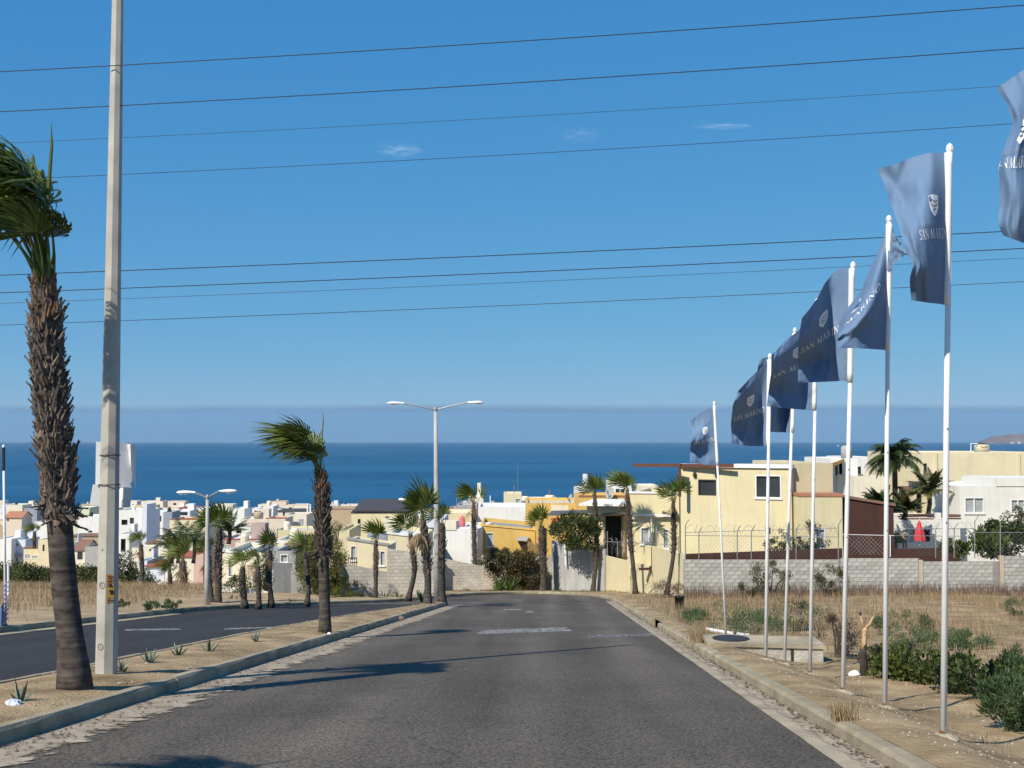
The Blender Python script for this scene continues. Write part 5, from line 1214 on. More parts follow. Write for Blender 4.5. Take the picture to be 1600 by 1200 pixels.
def crom(tab, t):
    n = len(tab) - 1; x = max(0, min(n - 1e-6, t * n)); i = int(x); f = x - i
    p0, p1, p2, p3 = tab[max(0, i - 1)], tab[i], tab[min(n, i + 1)], tab[min(n, i + 2)]
    g = lambda a, b_, c, d: .5 * (2 * b_ + (c - a) * f + (2 * a - 5 * b_ + 4 * c - d) * f * f + (-a + 3 * b_ - 3 * c + d) * f ** 3)
    if isinstance(p1, (tuple, list)): return tuple(g(a, b_, c, d) for a, b_, c, d in zip(p0, p1, p2, p3))
    return g(p0, p1, p2, p3)
def arcl(poly, n=24):                # resample a pixel polyline evenly
    L = [0]
    for a, b_ in zip(poly, poly[1:]): L.append(L[-1] + math.hypot(b_[0] - a[0], b_[1] - a[1]))
    out = []
    for i in range(n + 1):
        s = L[-1] * i / n
        for k in range(len(poly) - 1):
            if s <= L[k + 1] + 1e-6: t = (s - L[k]) / max(1e-6, L[k + 1] - L[k]); out.append((poly[k][0] + (poly[k + 1][0] - poly[k][0]) * t, poly[k][1] + (poly[k + 1][1] - poly[k][1]) * t)); break
    return out
def coons(top, bot, pole, free):
    T, B, Pl, Fr = (arcl(q) for q in (top, bot, pole, free))
    def f(u, v):
        t, b_, p, r = crom(T, u), crom(B, u), crom(Pl, v), crom(Fr, v)
        return tuple((1 - v) * t[k] + v * b_[k] + (1 - u) * p[k] + u * r[k] - ((1 - u) * (1 - v) * T[0][k] + u * (1 - v) * T[-1][k] + (1 - u) * v * B[0][k] + u * v * B[-1][k]) for k in (0, 1))
    return f
# serif capitals as strokes on a 1 x 1.4 grid: (points, width)
TH, TN = .17, .085
LET = {'S': (.78, [([(.72, 1.15), (.62, 1.34), (.38, 1.4), (.15, 1.3), (.12, 1.05), (.28, .85), (.52, .68), (.68, .48), (.66, .2), (.45, .03), (.2, .03), (.06, .25)], .14)]),
 'A': (1.05, [([(.1, 0), (.52, 1.4)], TN), ([(.52, 1.4), (.92, 0)], TH), ([(.26, .5), (.74, .5)], TN), ([(-.02, .03), (.24, .03)], .06), ([(.76, .03), (1.08, .03)], .06)]),
 'N': (1.1, [([(.15, 0), (.15, 1.4)], TN), ([(.12, 1.38), (.92, .02)], TH), ([(.92, 0), (.92, 1.4)], TN), ([(0, .03), (.32, .03)], .06), ([(.76, 1.37), (1.08, 1.37)], .06), ([(-.02, 1.37), (.2, 1.37)], .06)]),
 'M': (1.35, [([(.15, 0), (.2, 1.4)], TN), ([(.2, 1.38), (.66, .05)], TH), ([(.66, .05), (1.1, 1.38)], TN), ([(1.12, 0), (1.1, 1.4)], TH), ([(0, .03), (.32, .03)], .06), ([(.96, .03), (1.32, .03)], .06)]),
 'R': (1.0, [([(.2, 0), (.2, 1.4)], TH), ([(.2, 1.36), (.55, 1.36), (.74, 1.22), (.76, 1.0), (.6, .78), (.2, .72)], .1), ([(.48, .74), (.9, .02)], .14), ([(.02, .03), (.4, .03)], .06), ([(.02, 1.37), (.3, 1.37)], .06)]),
 'I': (.5, [([(.22, 0), (.22, 1.4)], TH), ([(.02, .03), (.42, .03)], .06), ([(.02, 1.37), (.42, 1.37)], .06)]),
 'O': (1.15, [([(.55 + .46 * math.cos(a * math.pi / 8), .7 + .68 * math.sin(a * math.pi / 8)) for a in range(17)], .13)]),
 'E': (.85, [([(.2, 0), (.2, 1.4)], TH), ([(.2, 1.35), (.72, 1.35)], .09), ([(.2, .72), (.6, .72)], .08), ([(.2, .05), (.76, .05)], .09)]),
 'D': (1.1, [([(.2, 0), (.2, 1.4)], TH), ([(.2, 1.36), (.55, 1.32), (.86, 1.0), (.9, .7), (.84, .36), (.55, .06), (.2, .04)], .1)]),
 'C': (1.0, [([(.86, 1.1), (.7, 1.34), (.45, 1.38), (.2, 1.15), (.1, .7), (.2, .25), (.45, .02), (.7, .05), (.88, .3)], .12)]),
 'L': (.85, [([(.2, 0), (.2, 1.4)], TH), ([(.2, .05), (.74, .05)], .09), ([(.02, 1.37), (.38, 1.37)], .06)]), ' ': (.5, [])}
def word_quads(txt, gap=.14):
    x = 0; qs = []
    for ch in txt:
        w, strokes = LET[ch]
        for pts, wd in strokes:
            for (ax, ay), (bx, by) in zip(pts, pts[1:]):
                dx, dy = bx - ax, by - ay; l_ = math.hypot(dx, dy); m_ = max(1, int(l_ / .35)); nx_, ny_ = -dy / l_ * wd / 2, dx / l_ * wd / 2; ex, ey = dx / l_ * wd * .2, dy / l_ * wd * .2
                ax2, ay2, bx2, by2 = ax - ex, ay - ey, bx + ex, by + ey
                for k in range(m_):
                    f0, f1 = k / m_, (k + 1) / m_; p, q = (ax2 + (bx2 - ax2) * f0, ay2 + (by2 - ay2) * f0), (ax2 + (bx2 - ax2) * f1, ay2 + (by2 - ay2) * f1)
                    qs.append([(x + p[0] - nx_, p[1] - ny_), (x + q[0] - nx_, q[1] - ny_), (x + q[0] + nx_, q[1] + ny_), (x + p[0] + nx_, p[1] + ny_)])
        x += w + gap
    return x - gap, qs
WORD1, WORD2 = word_quads('SAN MARINO'), word_quads('RESIDENCIAL', .3)
def flag_pole(label, base, top, Y, fl=None, group='navy flags along the right verge', rp=.028):
    b0, tp = P(*base, Y), P(*top, Y); t = thing('flagpole', label, 'flagpole', b0, group)
    mb = MB(); mb.tube([b0 - Vector((0, 0, .2)), b0.lerp(tp, .5), tp], [rp * 1.12, rp, rp * .9], 10); mb.build('pole', m_fp, t, smooth=True)
    mb = MB(); mb.lathe(tp, [(rp * .95, 0), (rp * 1.25, .02), (rp * 1.1, .06), (rp * .3, .085)], 8); mb.build('finial', m_white, t)
    if base[1] < 1190:
        mb = MB(); rg = random.Random(int(base[0])); k = 14; vs = [b0 + Vector((0, 0, .03))]
        for r0, z in ((.055, .025), (.13, -.02)): vs += [b0 + Vector((math.cos(6.283 * q / k) * r0 * rg.uniform(.7, 1.3), math.sin(6.283 * q / k) * r0 * rg.uniform(.7, 1.3), z)) for q in range(k)]
        mb.faces(vs, [(0, 1 + q, 1 + (q + 1) % k) for q in range(k)] + [(1 + q, 1 + k + q, 1 + k + (q + 1) % k, 1 + (q + 1) % k) for q in range(k)]); mb.build('footing', m_gut, t)
    mb = MB(); mb.tube([b0 - Vector((0, 0, .05)), b0 + Vector((0, 0, .035)), b0 + Vector((0, 0, .05))], [rp * 1.2, rp * 1.18, rp * 1.14], 9); mb.build('rusty_foot', mat('rust', (.20, .095, .045), rough=.95, var=.45, scale=25), t)
    for px_f in (.36, .52): 
        c = b0.lerp(tp, px_f); mb = MB(); mb.box(c + Vector((0, -rp, 0)), (.012, .008, .012)); mb.build('bolt', m_dark, t)
    if not fl: return t
    for pi, pt in enumerate(fl['patches']):
        cf = coons(pt['top'], pt['bot'], pt['pole'], pt['free']); D = pt['d']; NU, NV = 30, 36
        def S3(u, v, cf=cf, D=D, sd=fl.get('seed', 1)):
            px, py = cf(u, v); rows = [crom(r, u) for r in D]; d = crom(rows, v)
            d += .034 * u * mnoise.noise(Vector((u * 3.2 + sd, v * 4.1, sd * 1.7))) * 2 + .02 * u * mnoise.noise(Vector((u * 8 + sd, v * 9 - u * 6, sd)))
            k1 = mnoise.noise(Vector((u * 2.6 + v * 1.8 + sd, v * 2.2 - u * 1.5, sd * .7))); k2 = mnoise.noise(Vector((u * 5.5 - v * 3 + sd, v * 4.5 + u * 2, sd * 1.3)))
            d += max(0.0, u) ** .7 * (.11 * abs(k1) + .05 * abs(k2))
            return P(px, py, Y + d)
        vs = [S3(i / NU, j / NV) for j in range(NV + 1) for i in range(NU + 1)]
        fs = [(j * (NU + 1) + i, j * (NU + 1) + i + 1, (j + 1) * (NU + 1) + i + 1, (j + 1) * (NU + 1) + i) for j in range(NV) for i in range(NU)]
        mb = MB(); mb.faces(vs, fs); fo = mb.build('flag' if pi == 0 else 'flag_fold', m_flag, t, smooth=True)
        if pi == 0:
            mb = MB(); pe = [S3(0, j / 12) for j in range(13)]; mb.tube([p + Vector((0, 0, 0)) for p in pe], rp * 1.35, 8); mb.build('sleeve', m_fp if fl.get('white_sleeve', 1) else m_flag, fo, smooth=True)
            def put(qs, u0, u1, v0, v1, wtot, hh, name, mm, lift=.006):
                mb = MB()
                for q in qs:
                    pts = []
                    for x, y in q:
                        u = u0 + (u1 - u0) * x / wtot; v = v1 + (v0 - v1) * y / hh
                        a = S3(u, v); nn = (S3(min(1, u + .01), v) - S3(max(0, u - .01), v)).cross(S3(u, min(1, v + .01)) - S3(u, max(0, v - .01))); nn.normalize()
                        if nn.y > 0: nn = -nn
                        pts.append(a + nn * lift)
                    mb.face(pts)
                return mb.build(name, mm, fo)
            uL, uR, vT = fl.get('uL', .9), fl.get('uR', .1), fl.get('vT', .5)
            put(WORD1[1], uL, uR, vT, vT + .066, WORD1[0], 1.4, 'lettering', m_letter)
            a_, b2 = uL + (uR - uL) * .12, uL + (uR - uL) * .88
            put(WORD2[1], a_, b2, vT - .048, vT - .022, WORD2[0], 1.4, 'small_lettering', mat('grey_print', (.30, .33, .38), rough=.7))
            um = (uL + uR) / 2 - .02; w_ = abs(uL - uR) * .115; v0 = vT - .225
            sh = [(0, 1), (.5, 1.05), (1, 1), (1, .45), (.8, .18), (.5, 0), (.2, .18), (0, .45)]
            cen = (.5, .55); cr = put([[sh[i], sh[(i + 1) % 8], cen] for i in range(8)], um + w_, um - w_, v0, v0 + .15, 1.0, 1.05, 'crest', m_letter)
            wv = lambda y, a: [[(.12 + .19 * k, y + .05 * math.sin(k * 1.6 + a)), (.12 + .19 * (k + 1), y + .05 * math.sin((k + 1) * 1.6 + a)), (.12 + .19 * (k + 1), y + .05 + .05 * math.sin((k + 1) * 1.6 + a)), (.12 + .19 * k, y + .05 + .05 * math.sin(k * 1.6 + a))] for k in range(4)]
            put(wv(.72, 0) + wv(.5, .6) + [[(.3, .3), (.7, .34), (.7, .39), (.3, .35)]], um + w_, um - w_, v0, v0 + .15, 1.0, 1.05, 'crest_waves', m_navy, .009)
    return t
F1d = F / 1.0
# depth tables: rows from top to bottom, columns from the pole to the free edge (metres away from the viewer)
FLAGS = [
 dict(label='rightmost navy flag cut by the picture edge, its pole out of view', base=(1622, 1232), top=(1634, 78), h=1.6, fl=dict(seed=2, uL=1.08, uR=.2, vT=.50, patches=[dict(top=[(1633, 86), (1612, 100), (1585, 119), (1557, 138)], bot=[(1630, 388), (1600, 380), (1568, 368)], pole=[(1633, 86), (1630, 388)], free=[(1557, 138), (1574, 163), (1583, 193), (1569, 230), (1561, 262), (1562, 320), (1560, 352), (1568, 368)],
   d=[[0, .05, .1, .15], [0, -.3, -.3, -.1], [0, -.35, -.5, -.35], [0, -.5, -.55, -.4], [0, -.4, -.5, -.45]])])),
 dict(label='nearest fully visible flagpole, its navy flag blown up and to the left', base=(1473, 1150), top=(1484, 238), fl=dict(seed=3, uL=.62, uR=-.06, vT=.50, patches=[dict(top=[(1482, 239), (1450, 239), (1425, 246), (1400, 256), (1371, 264)], bot=[(1478, 476), (1450, 473), (1424, 469)], pole=[(1482, 239), (1478, 476)], free=[(1371, 264), (1382, 288), (1391, 318), (1405, 355), (1416, 393), (1427, 413), (1421, 437), (1424, 469)],
   d=[[0, -.02, .06, .14], [0, -.25, -.12, .0], [0, -.40, -.55, -.42], [0, -.36, -.58, -.62], [0, -.2, -.35, -.45]])])),
 dict(label='second flagpole, its navy flag hanging from a twisted top corner', base=(1382, 1105), top=(1389, 347), fl=dict(seed=5, uL=1.25, uR=.18, vT=.36, patches=[dict(top=[(1389, 350), (1377, 380), (1363, 413), (1345, 455), (1322, 484), (1310, 508)], bot=[(1386, 547), (1357, 545), (1309, 543)], pole=[(1389, 350), (1388, 450), (1386, 547)], free=[(1310, 508), (1309, 525), (1309, 543)],
   d=[[0, .1, .25, .3], [0, -.25, -.3, -.15], [0, -.5, -.65, -.6], [0, -.42, -.62, -.65], [0, -.42, -.68, -.8]]),
   dict(top=[(1389, 350), (1391, 352)], bot=[(1386, 424), (1402, 409), (1417, 395)], pole=[(1389, 350), (1386, 424)], free=[(1391, 352), (1400, 368), (1417, 395)], d=[[0, -.05], [-.05, -.3]])])),
 dict(label='third flagpole, its navy flag spread with crest and lettering', base=(1316, 1080), top=(1333, 419), fl=dict(seed=7, uL=.95, uR=.08, vT=.50, patches=[dict(top=[(1331, 420), (1313, 419), (1302, 426), (1288, 444), (1277, 466), (1264, 484), (1253, 497)], bot=[(1328, 597), (1320, 595), (1280, 597), (1247, 598)], pole=[(1331, 420), (1328, 597)], free=[(1253, 497), (1250, 515), (1247, 542), (1247, 598)],
   d=[[0, .1, -.35, -.85], [0, .12, -.35, -.8], [0, .05, -.3, -.7], [0, .05, -.05, -.3], [0, -.05, -.2, -.45]])])),
 dict(label='fourth flagpole, half hidden behind the third flag', base=(1265, 1053), top=(1277, 474), fl=dict(seed=9, uL=.95, uR=.0, vT=.44, patches=[dict(top=[(1276, 476), (1263, 502), (1247, 517), (1226, 533), (1210, 552)], bot=[(1272, 641), (1240, 639), (1198, 635)], pole=[(1276, 476), (1272, 641)], free=[(1210, 552), (1207, 572), (1202, 600), (1198, 635)],
   d=[[0, -.1, -.4, -.8], [0, -.15, -.5, -.9], [0, -.05, -.3, -.6], [0, .05, -.05, -.2], [0, -.02, -.12, -.35]])])),
 dict(label='fifth flagpole, its navy flag folded into vertical creases', base=(1225, 1037), top=(1242, 519), fl=dict(seed=11, uL=.95, uR=.0, vT=.42, patches=[dict(top=[(1241, 521), (1222, 541), (1205, 555), (1187, 562)], bot=[(1238, 676), (1210, 675), (1184, 674)], pole=[(1241, 521), (1238, 676)], free=[(1187, 562), (1181, 590), (1178, 619), (1185, 651), (1184, 674)],
   d=[[0, -.15, -.5, -.6], [0, .05, -.5, -.35], [0, .2, -.4, -.15], [0, .22, -.35, -.1], [0, .18, -.35, -.2]])])),
 dict(label='sixth flagpole, its navy flag curled along the left side', base=(1196, 1030), top=(1203, 560), fl=dict(seed=13, uL=.95, uR=.1, vT=.52, patches=[dict(top=[(1202, 562), (1188, 575), (1171, 592), (1153, 611)], bot=[(1200, 697), (1170, 697), (1144, 693)], pole=[(1202, 562), (1200, 697)], free=[(1153, 611), (1145, 634), (1142, 662), (1144, 693)],
   d=[[.12, .0, -.2, -.5], [.12, .05, -.3, -.65], [.12, .15, -.1, -.4], [.12, .2, .1, -.05], [.12, .12, .0, -.2]])])),
 dict(label='farthest leaning flagpole with a small navy flag in front of the sea', base=(1135, 997), top=(1116, 632), fl=dict(seed=15, uL=.9, uR=-.02, vT=.52, patches=[dict(top=[(1116, 634), (1100, 642), (1078, 658)], bot=[(1121, 727), (1100, 726), (1078, 722)], pole=[(1116, 634), (1121, 727)], free=[(1078, 658), (1081, 670), (1080, 688), (1078, 705), (1078, 722)],
   d=[[0, .05, .1, .15], [0, .0, .0, .02], [0, -.05, -.3, -.45], [0, .0, -.1, -.2], [0, -.1, -.25, -.4]])])),
]
for fd in FLAGS:
    Yf = at(*fd['base']).y; flag_pole(fd['label'], fd['base'], fd['top'], Yf, fd['fl'])
# the thin flagpole across the side road at the far left, its flag wound low down
t = flag_pole('thin flagpole with furled blue flag across the side road at the left edge', (9, 978), (5.5, 700), G(9, 978, .15).y, None, rp=.03)
c0 = P(9, 978, G(9, 978, .15).y); mb = MB()
for k in range(9):
    a, b_ = P(9.2 - .02 * k, 972 - k * 7, c0.y - .06), P(9.0 - .02 * k, 967 - k * 7, c0.y - .06); mb.beam(a + Vector((-.06, 0, 0)), b_ + Vector((.06, 0, .03)), .05, .02)
mb.build('ribbon', mat('violet_ribbon', (.30, .26, .48), rough=.8), t)
mb = MB(); a = P(5.5, 735, c0.y); mb.tube([a, P(5.5, 699, c0.y)], .04, 8); mb.build('pole_tip', m_dark, t)
mb = MB(); cf = coons([(6, 940), (2, 948), (-14, 962)], [(6, 979), (-3, 979), (-16, 980)], [(6, 940), (6, 979)], [(-14, 962), (-16, 980)]); vs = [P(*cf(i / 8, j / 8), c0.y - .1 - .15 * math.sin(i * .9)) for j in range(9) for i in range(9)]
mb.faces(vs, [(j * 9 + i, j * 9 + i + 1, (j + 1) * 9 + i + 1, (j + 1) * 9 + i) for j in range(8) for i in range(8)]); mb.build('flag', mat('blue_flag_cloth', (.10, .17, .30), rough=.7), t, smooth=True)
mb = MB(); c = P(13, 925, c0.y + 8); mb.tube([P(13, 932, c0.y + 8), P(13, 880, c0.y + 8)], .04, 6); tag(mb.build('marker_post', m_white, base=c), 'short white marker post behind the left edge flagpole', 'post')

# ------------------------------------------------------------------ overhead wires
m_wire = mat('overhead_wire', (.03, .032, .036), rough=.5)
WL = [(112, 8, 15.5, 14.5, .0085, 5, 'topmost overhead wire'), (174.5, 75, 15.6, 14.6, .0085, 5, 'second overhead wire from the top'), (224, 132, 16.2, 15.2, .004, 5, 'thin third overhead wire from the top'), (281, 192, 16.2, 15.2, .0052, 5, 'fourth overhead wire from the top'),
      (430, 360, 30, 28, .015, 3, 'fifth overhead wire, first of the lower four'), (457.5, 388, 30.2, 28.2, .0145, 3, 'sixth overhead wire, second of the lower four'), (474, 403, 31, 29, .007, 3, 'thin seventh overhead wire, third of the lower four'), (508, 440, 31, 29, .0095, 3, 'lowest overhead wire')]
for yl, yr, Yl, Yr, r, sag, lb in WL:
    pts = []; n_ = 40; k = (yr - yl) / 1600
    for i in range(n_ + 1):
        px = -700 + 3000 * i / n_; f = px / 1600; pts.append(P(px, yl + k * px + sag * 4 * f * (1 - f), Yl + (Yr - Yl) * f))
    mb = MB(); mb.tube(pts, r * .8, 5); tag(mb.build('overhead_wire', m_wire, base=pts[0]), lb + ' crossing the sky', 'wire', 'overhead wires')

# ------------------------------------------------------------------ bushes, hedges, grass
m_leaf_dark = leafmat('dark_leaf', (.020, .036, .010), (.085, .112, .028), .28)
m_leaf_mid = leafmat('mid_leaf', (.042, .066, .014), (.165, .195, .045), .35)
m_leaf_yel = leafmat('yellow_leaf', (.06, .075, .012), (.22, .22, .04), .35)
m_leaf_olive = leafmat('olive_leaf', (.05, .055, .022), (.15, .15, .06), .3)
m_leaf_fresh = leafmat('tumble_green', (.040, .075, .028), (.10, .155, .06), .3)
m_leaf_brown = leafmat('brown_vine', (.045, .034, .016), (.12, .09, .03), .2)
m_dry = leafmat('dry_grass', (.18, .115, .06), (.54, .40, .235), .3, rough=.8, obj_rand=.05)
m_stalk = leafmat('dry_stalk', (.07, .048, .040), (.19, .125, .10), .15, rough=.9)
m_twig = mat('twig', (.11, .085, .065), rough=.95, var=.3)
def leaf(mb, p, d, L, w, rg):
    d = d.normalized(); s = d.cross(Vector((rg.uniform(-1, 1), rg.uniform(-1, 1), rg.uniform(-1, 1))))
    if s.length < .01: s = Vector((1, 0, 0))
    s = s.normalized() * w; m_ = p + d * L * .5; mb.face([p, m_ + s, p + d * L, m_ - s])
def bush(label, c0, R, n, L, m, seed, clumps=26, name='shrub', cat='shrub', group=None, w=.42, up=.4, stems=True, flat=.0, hang=False):
    """c0: foot; R: (rx, ry, rz); leaves gathered into clumps through the volume, twigs between"""
    rg = random.Random(seed); c0 = Vector(c0); t = thing(name, label, cat, c0, group); C = []
    for k in range(clumps):
        while True:
            q = Vector((rg.uniform(-1, 1), rg.uniform(-1, 1), rg.uniform(-1, 1)))
            if q.length < 1: break
        q = q.normalized() * (q.length ** .45); z = (q.z * .5 + .52)
        C.append((c0 + Vector((q.x * R[0], q.y * R[1], z * R[2] * 1.0)), rg.uniform(.16, .32) * (sum(R) / 3), rg.random()))
    if stems:
        mb = MB()
        for c, r, _ in C[::2]: mb.tube([c0 + Vector((rg.uniform(-.1, .1) * R[0], rg.uniform(-.1, .1) * R[1], 0)), c0.lerp(c, .5) + Vector((0, 0, .1 * R[2])), c], [.02 * R[2] + .006, .012 * R[2] + .004, .004], 4, cap=False)
        mb.build('stems', m_twig, t)
    mb = MB()
    for k in range(n):
        c, r, tn = C[rg.randrange(clumps)]; v = Vector((rg.gauss(0, 1), rg.gauss(0, 1), rg.gauss(0, 1))); v = v / max(.3, v.length) * r * rg.random() ** .35
        mb.tone = min(1, max(0, rg.gauss(.25 + .45 * tn, .2))); d = v * .7 + Vector((rg.gauss(0, 1), rg.gauss(0, 1), rg.gauss(0, 1))) * r * .5 + Vector((0, 0, (up if not hang else -1.0) * r))
        p = c + v; p.z = max(p.z, c0.z + .01)
        leaf(mb, p, d, L * rg.uniform(.6, 1.3), L * w * .5, rg)
    o = mb.build('foliage', m, t, tone=True); o['kind'] = 'stuff'; return t

# right verge
bush('bright green feathery bush at the right edge of the verge', at(1588, 1142), (.34, .36, .56), 2200, .10, m_leaf_fresh, 1, 30, w=.18, up=.9)
bush('green feathery bush behind the right edge bush', at(1592, 1062), (.26, .35, .42), 1700, .10, m_leaf_fresh, 2, 24, w=.18, up=.9)
bush('low dark leafy shrub just right of the second flagpole', at(1412, 1062), (.52, .5, .40), 1300, .085, m_leaf_mid, 3, 26, w=.6, up=.6)
bush('low dark leafy shrub just left of the nearest flagpole', at(1458, 1068), (.55, .5, .42), 1300, .085, m_leaf_mid, 4, 28, w=.6, up=.6)
bush('low dark leafy shrub just right of the nearest flagpole', at(1507, 1082), (.5, .5, .44), 1300, .085, m_leaf_dark, 5, 28, w=.6, up=.6)
bush('low dark leafy shrub next to the bright green feathery bush', at(1548, 1096), (.42, .5, .48), 1200, .085, m_leaf_dark, 6, 28, w=.6, up=.6)
bush('small olive shrub at the foot of the broken stump', at(1378, 1045), (.4, .4, .36), 1200, .07, m_leaf_olive, 7, 18, w=.6, up=.6)
for i, (px, py, rx, rz, lb) in enumerate(((1128, 985, 1.2, .7, 'left green tumbleweed patch behind the farthest flagpole'), (1178, 995, .9, .55, 'green tumbleweed patch in front of the concrete chamber'), (1240, 985, 1.0, .75, 'green tumbleweed patch right of the concrete chamber'), (1414, 992, .75, .55, 'round green tumbleweed between the two nearest poles'),
     (1438, 1016, .85, .3, 'flat green tumbleweed left of the nearest pole'), (1500, 1012, .7, .3, 'flat green tumbleweed right of the nearest pole'), (1598, 962, .6, .5, 'green tumbleweed on the dry slope at the right edge'), (1086, 968, .4, .25, 'tiny green weed near the black bucket'))):
    bush(lb, at(px, py), (rx, rx * .9, rz), 2600, .085, m_leaf_fresh, 20 + i, 30, w=.16, up=1.0, stems=False, group='green tumbleweeds on the dry verge')
bush('big grey green bush with flat topped clumps in front of the block wall', at(1206, 934, 56), (.95, .8, 1.75), 2800, .09, m_leaf_olive, 40, 16, up=.9)
bush('small side bush leaning left of the big grey green bush', at(1172, 932, 56), (.5, .4, .85), 900, .09, m_leaf_olive, 41, 7, up=.9)
bush('dome shaped dark bush with bare stems right of the big grey green bush', at(1296, 937, 55), (.72, .6, 1.55), 2200, .09, m_leaf_olive, 42, 12, up=1.0)
bush('dark bushy weed at the foot of the leaning palm', at(1040, 944, 60), (.95, .8, 1.1), 2600, .12, m_stalk, 43, 26, w=.15, up=1.0)
bush('dark dry bush behind the concrete chamber', at(1308, 1028), (.42, .4, .75), 1500, .10, m_stalk, 44, 18, w=.14, up=1.0)
bush('large dark leafy shrub in front of the ivory house at right', at(1568, 872, 66), (1.7, .9, 1.9), 3800, .17, m_leaf_dark, 45, 46, w=.7)
bush('olive tree top above the dark leafy shrub at right', at(1592, 850, 68), (1.1, 1, 2.0), 2000, .14, m_leaf_olive, 46, 24)
bush('bright broad leaved plant at the foot of the dark shrub', at(1552, 876, 62), (.8, .4, 1.2), 120, .75, m_leaf_mid, 47, 6, w=.3, up=1.2, stems=False)
bush('green climbing plant below the terrace wall at right', at(1492, 872, 63), (.9, .4, 1.0), 900, .22, m_leaf_mid, 48, 14, stems=False)
for i, px in enumerate((1206, 1222, 1247, 1266, 1283)):
    bush(['leftmost', 'second', 'third', 'fourth', 'rightmost'][i] + ' small shrub growing along the cream house above the brown wall', at(px, 866, 65.5), (.5, .35, .9 + .5 * (i % 2) + (.4 if i == 3 else 0)), 700, .12, m_leaf_dark, 60 + i, 12, group='shrubs above the brown retaining wall')
# bend of the road
bush('round dark green tree hanging over the grey rendered wall', at(901, 858, 80), (1.55, 1.1, 2.5), 6500, .16, m_leaf_dark, 70, 44, name='tree', cat='tree', w=.6)
t = bush('hanging brown green vine over the block garden wall', at(805, 926, 83.2), (2.0, .5, 2.9), 6000, .16, m_leaf_brown, 71, 50, name='vine', cat='vine', stems=False)
bush('green top of the vine trailing left along the wall', at(782, 890, 83.0), (1.75, .5, 1.55), 3600, .16, m_leaf_olive, 72, 30, name='vine', cat='vine', stems=False, hang=True)
bush('dense brown vine column left of the short palm', at(825, 926, 82.8), (1.1, .5, 2.75), 4600, .14, m_leaf_brown, 73, 36, name='vine', cat='vine', stems=False, hang=True)
bush('tall yellow green vine on the wall behind the second palm', at(497, 940, 60), (1.1, .7, 3.3), 5200, .13, m_leaf_yel, 74, 44, name='vine', cat='vine')
bush('yellow green vine right of the second palm', at(524, 938, 60.2), (.55, .6, 2.7), 2600, .12, m_leaf_yel, 75, 24, name='vine', cat='vine')
bush('small clipped ball tree behind the second palm', at(527, 850, 63.2), (.55, .5, 1.15), 1500, .07, m_leaf_mid, 76, 14, name='tree', cat='tree')
bush('dry yellow bush in front of the low block garden wall', at(557, 939, 60), (.45, .4, 1.0), 900, .12, m_leaf_olive, 77, 12, w=.2, up=1.2)
bush('small green shrub row left of the dry yellow bush', at(522, 941, 58), (.9, .4, .75), 1400, .10, m_leaf_yel, 78, 14)
bush('dark green creeper on the pale garden wall', at(372, 946, 60.8), (.75, .4, 1.5), 1700, .11, m_leaf_dark, 79, 18, name='vine', cat='vine')
bush('narrow dark cypress beside the cream balcony house', at(418, 935, 61.5), (.33, .3, 2.5), 1800, .12, m_leaf_dark, 80, 18, name='tree', cat='tree')
# green belt below the left field
for i, (px, py, rx, rz, mt) in enumerate(((-8, 925, 3.2, 3.0, 1), (20, 925, 3.0, 2.8, 0), (48, 925, 2.6, 2.3, 2), (76, 925, 2.4, 2.4, 0), (132, 925, 2.2, 2.4, 1), (152, 925, 2.2, 2.2, 2), (192, 930, 2.1, 3.2, 1), (206, 930, 1.7, 2.3, 0), (186, 930, 1.3, 4.4, 2))):
    bush(['dark scrub tree at the left edge below the field', 'dark scrub tree right of the left edge flagpole', 'olive scrub bush below the cream houses', 'dark scrub bush left of the big palm trunk', 'green scrub bush right of the big palm trunk', 'olive scrub bush left of the concrete post', 'green scrub tree right of the concrete post', 'dark scrub bush left of the slim dark palm', 'tall thin olive tree right of the concrete post'][i], at(px, py, 92), (rx, 1.6, rz * .7), 3000, .22, (m_leaf_dark, m_leaf_mid, m_leaf_olive)[mt], 90 + i, 34, name='tree', cat='tree', group='scrub below the left field')
def agave(label, c, S, n, seed, m=None, cat='agave', droop=.25, group='agaves on the median'):
    rg = random.Random(seed); t = thing('agave', label, cat, c, group)
    for k in range(n):
        az = k * 2.4 + rg.uniform(-.2, .2); el = R_(rg.uniform(35, 80)); L = S * rg.uniform(.75, 1.1); mb = MB(); d = Vector((math.cos(az) * math.cos(el), math.sin(az) * math.cos(el), math.sin(el))); s = Vector((-math.sin(az), math.cos(az), 0)); p = Vector(c); rows = []; mb.tone = rg.random()
        for i in range(5):
            w = S * (.06, .085, .08, .05, .004)[i]; nn = s.cross(d).normalized(); rows.append((p - s * w + nn * w * .35, p - nn * w * .25, p + s * w + nn * w * .35)); p = p + d * L / 4; d = (d + Vector((0, 0, -droop * .35 * i / 4))).normalized()
        for r0, r1 in zip(rows, rows[1:]): mb.face([r0[0], r0[1], r1[1], r1[0]]); mb.face([r0[1], r0[2], r1[2], r1[1]])
        mb.build('leaf', m or m_agave, t, tone=True)
    return t
m_agave = leafmat('agave_leaf', (.085, .12, .085), (.17, .22, .16), .1, rough=.5)
m_agave_d = leafmat('agave_dark_leaf', (.035, .06, .03), (.09, .12, .06), .1)
agave('agave nearest the big palm trunk, left of the concrete post foot', at(32, 1099), 0.27, 7, 1)
agave('small agave right at the foot of the concrete post', at(191, 1052), 0.21, 8, 2)
agave('second agave right of the concrete post', at(233, 1037), 0.27, 10, 3)
agave('third agave right of the concrete post', at(278, 1027), 0.27, 9, 4)
agave('upright dark agave, fourth from the concrete post', at(327, 1021), 0.30, 6, 5)
agave('farthest small agave on the median before the second palm', at(400, 1004), 0.22, 8, 6)
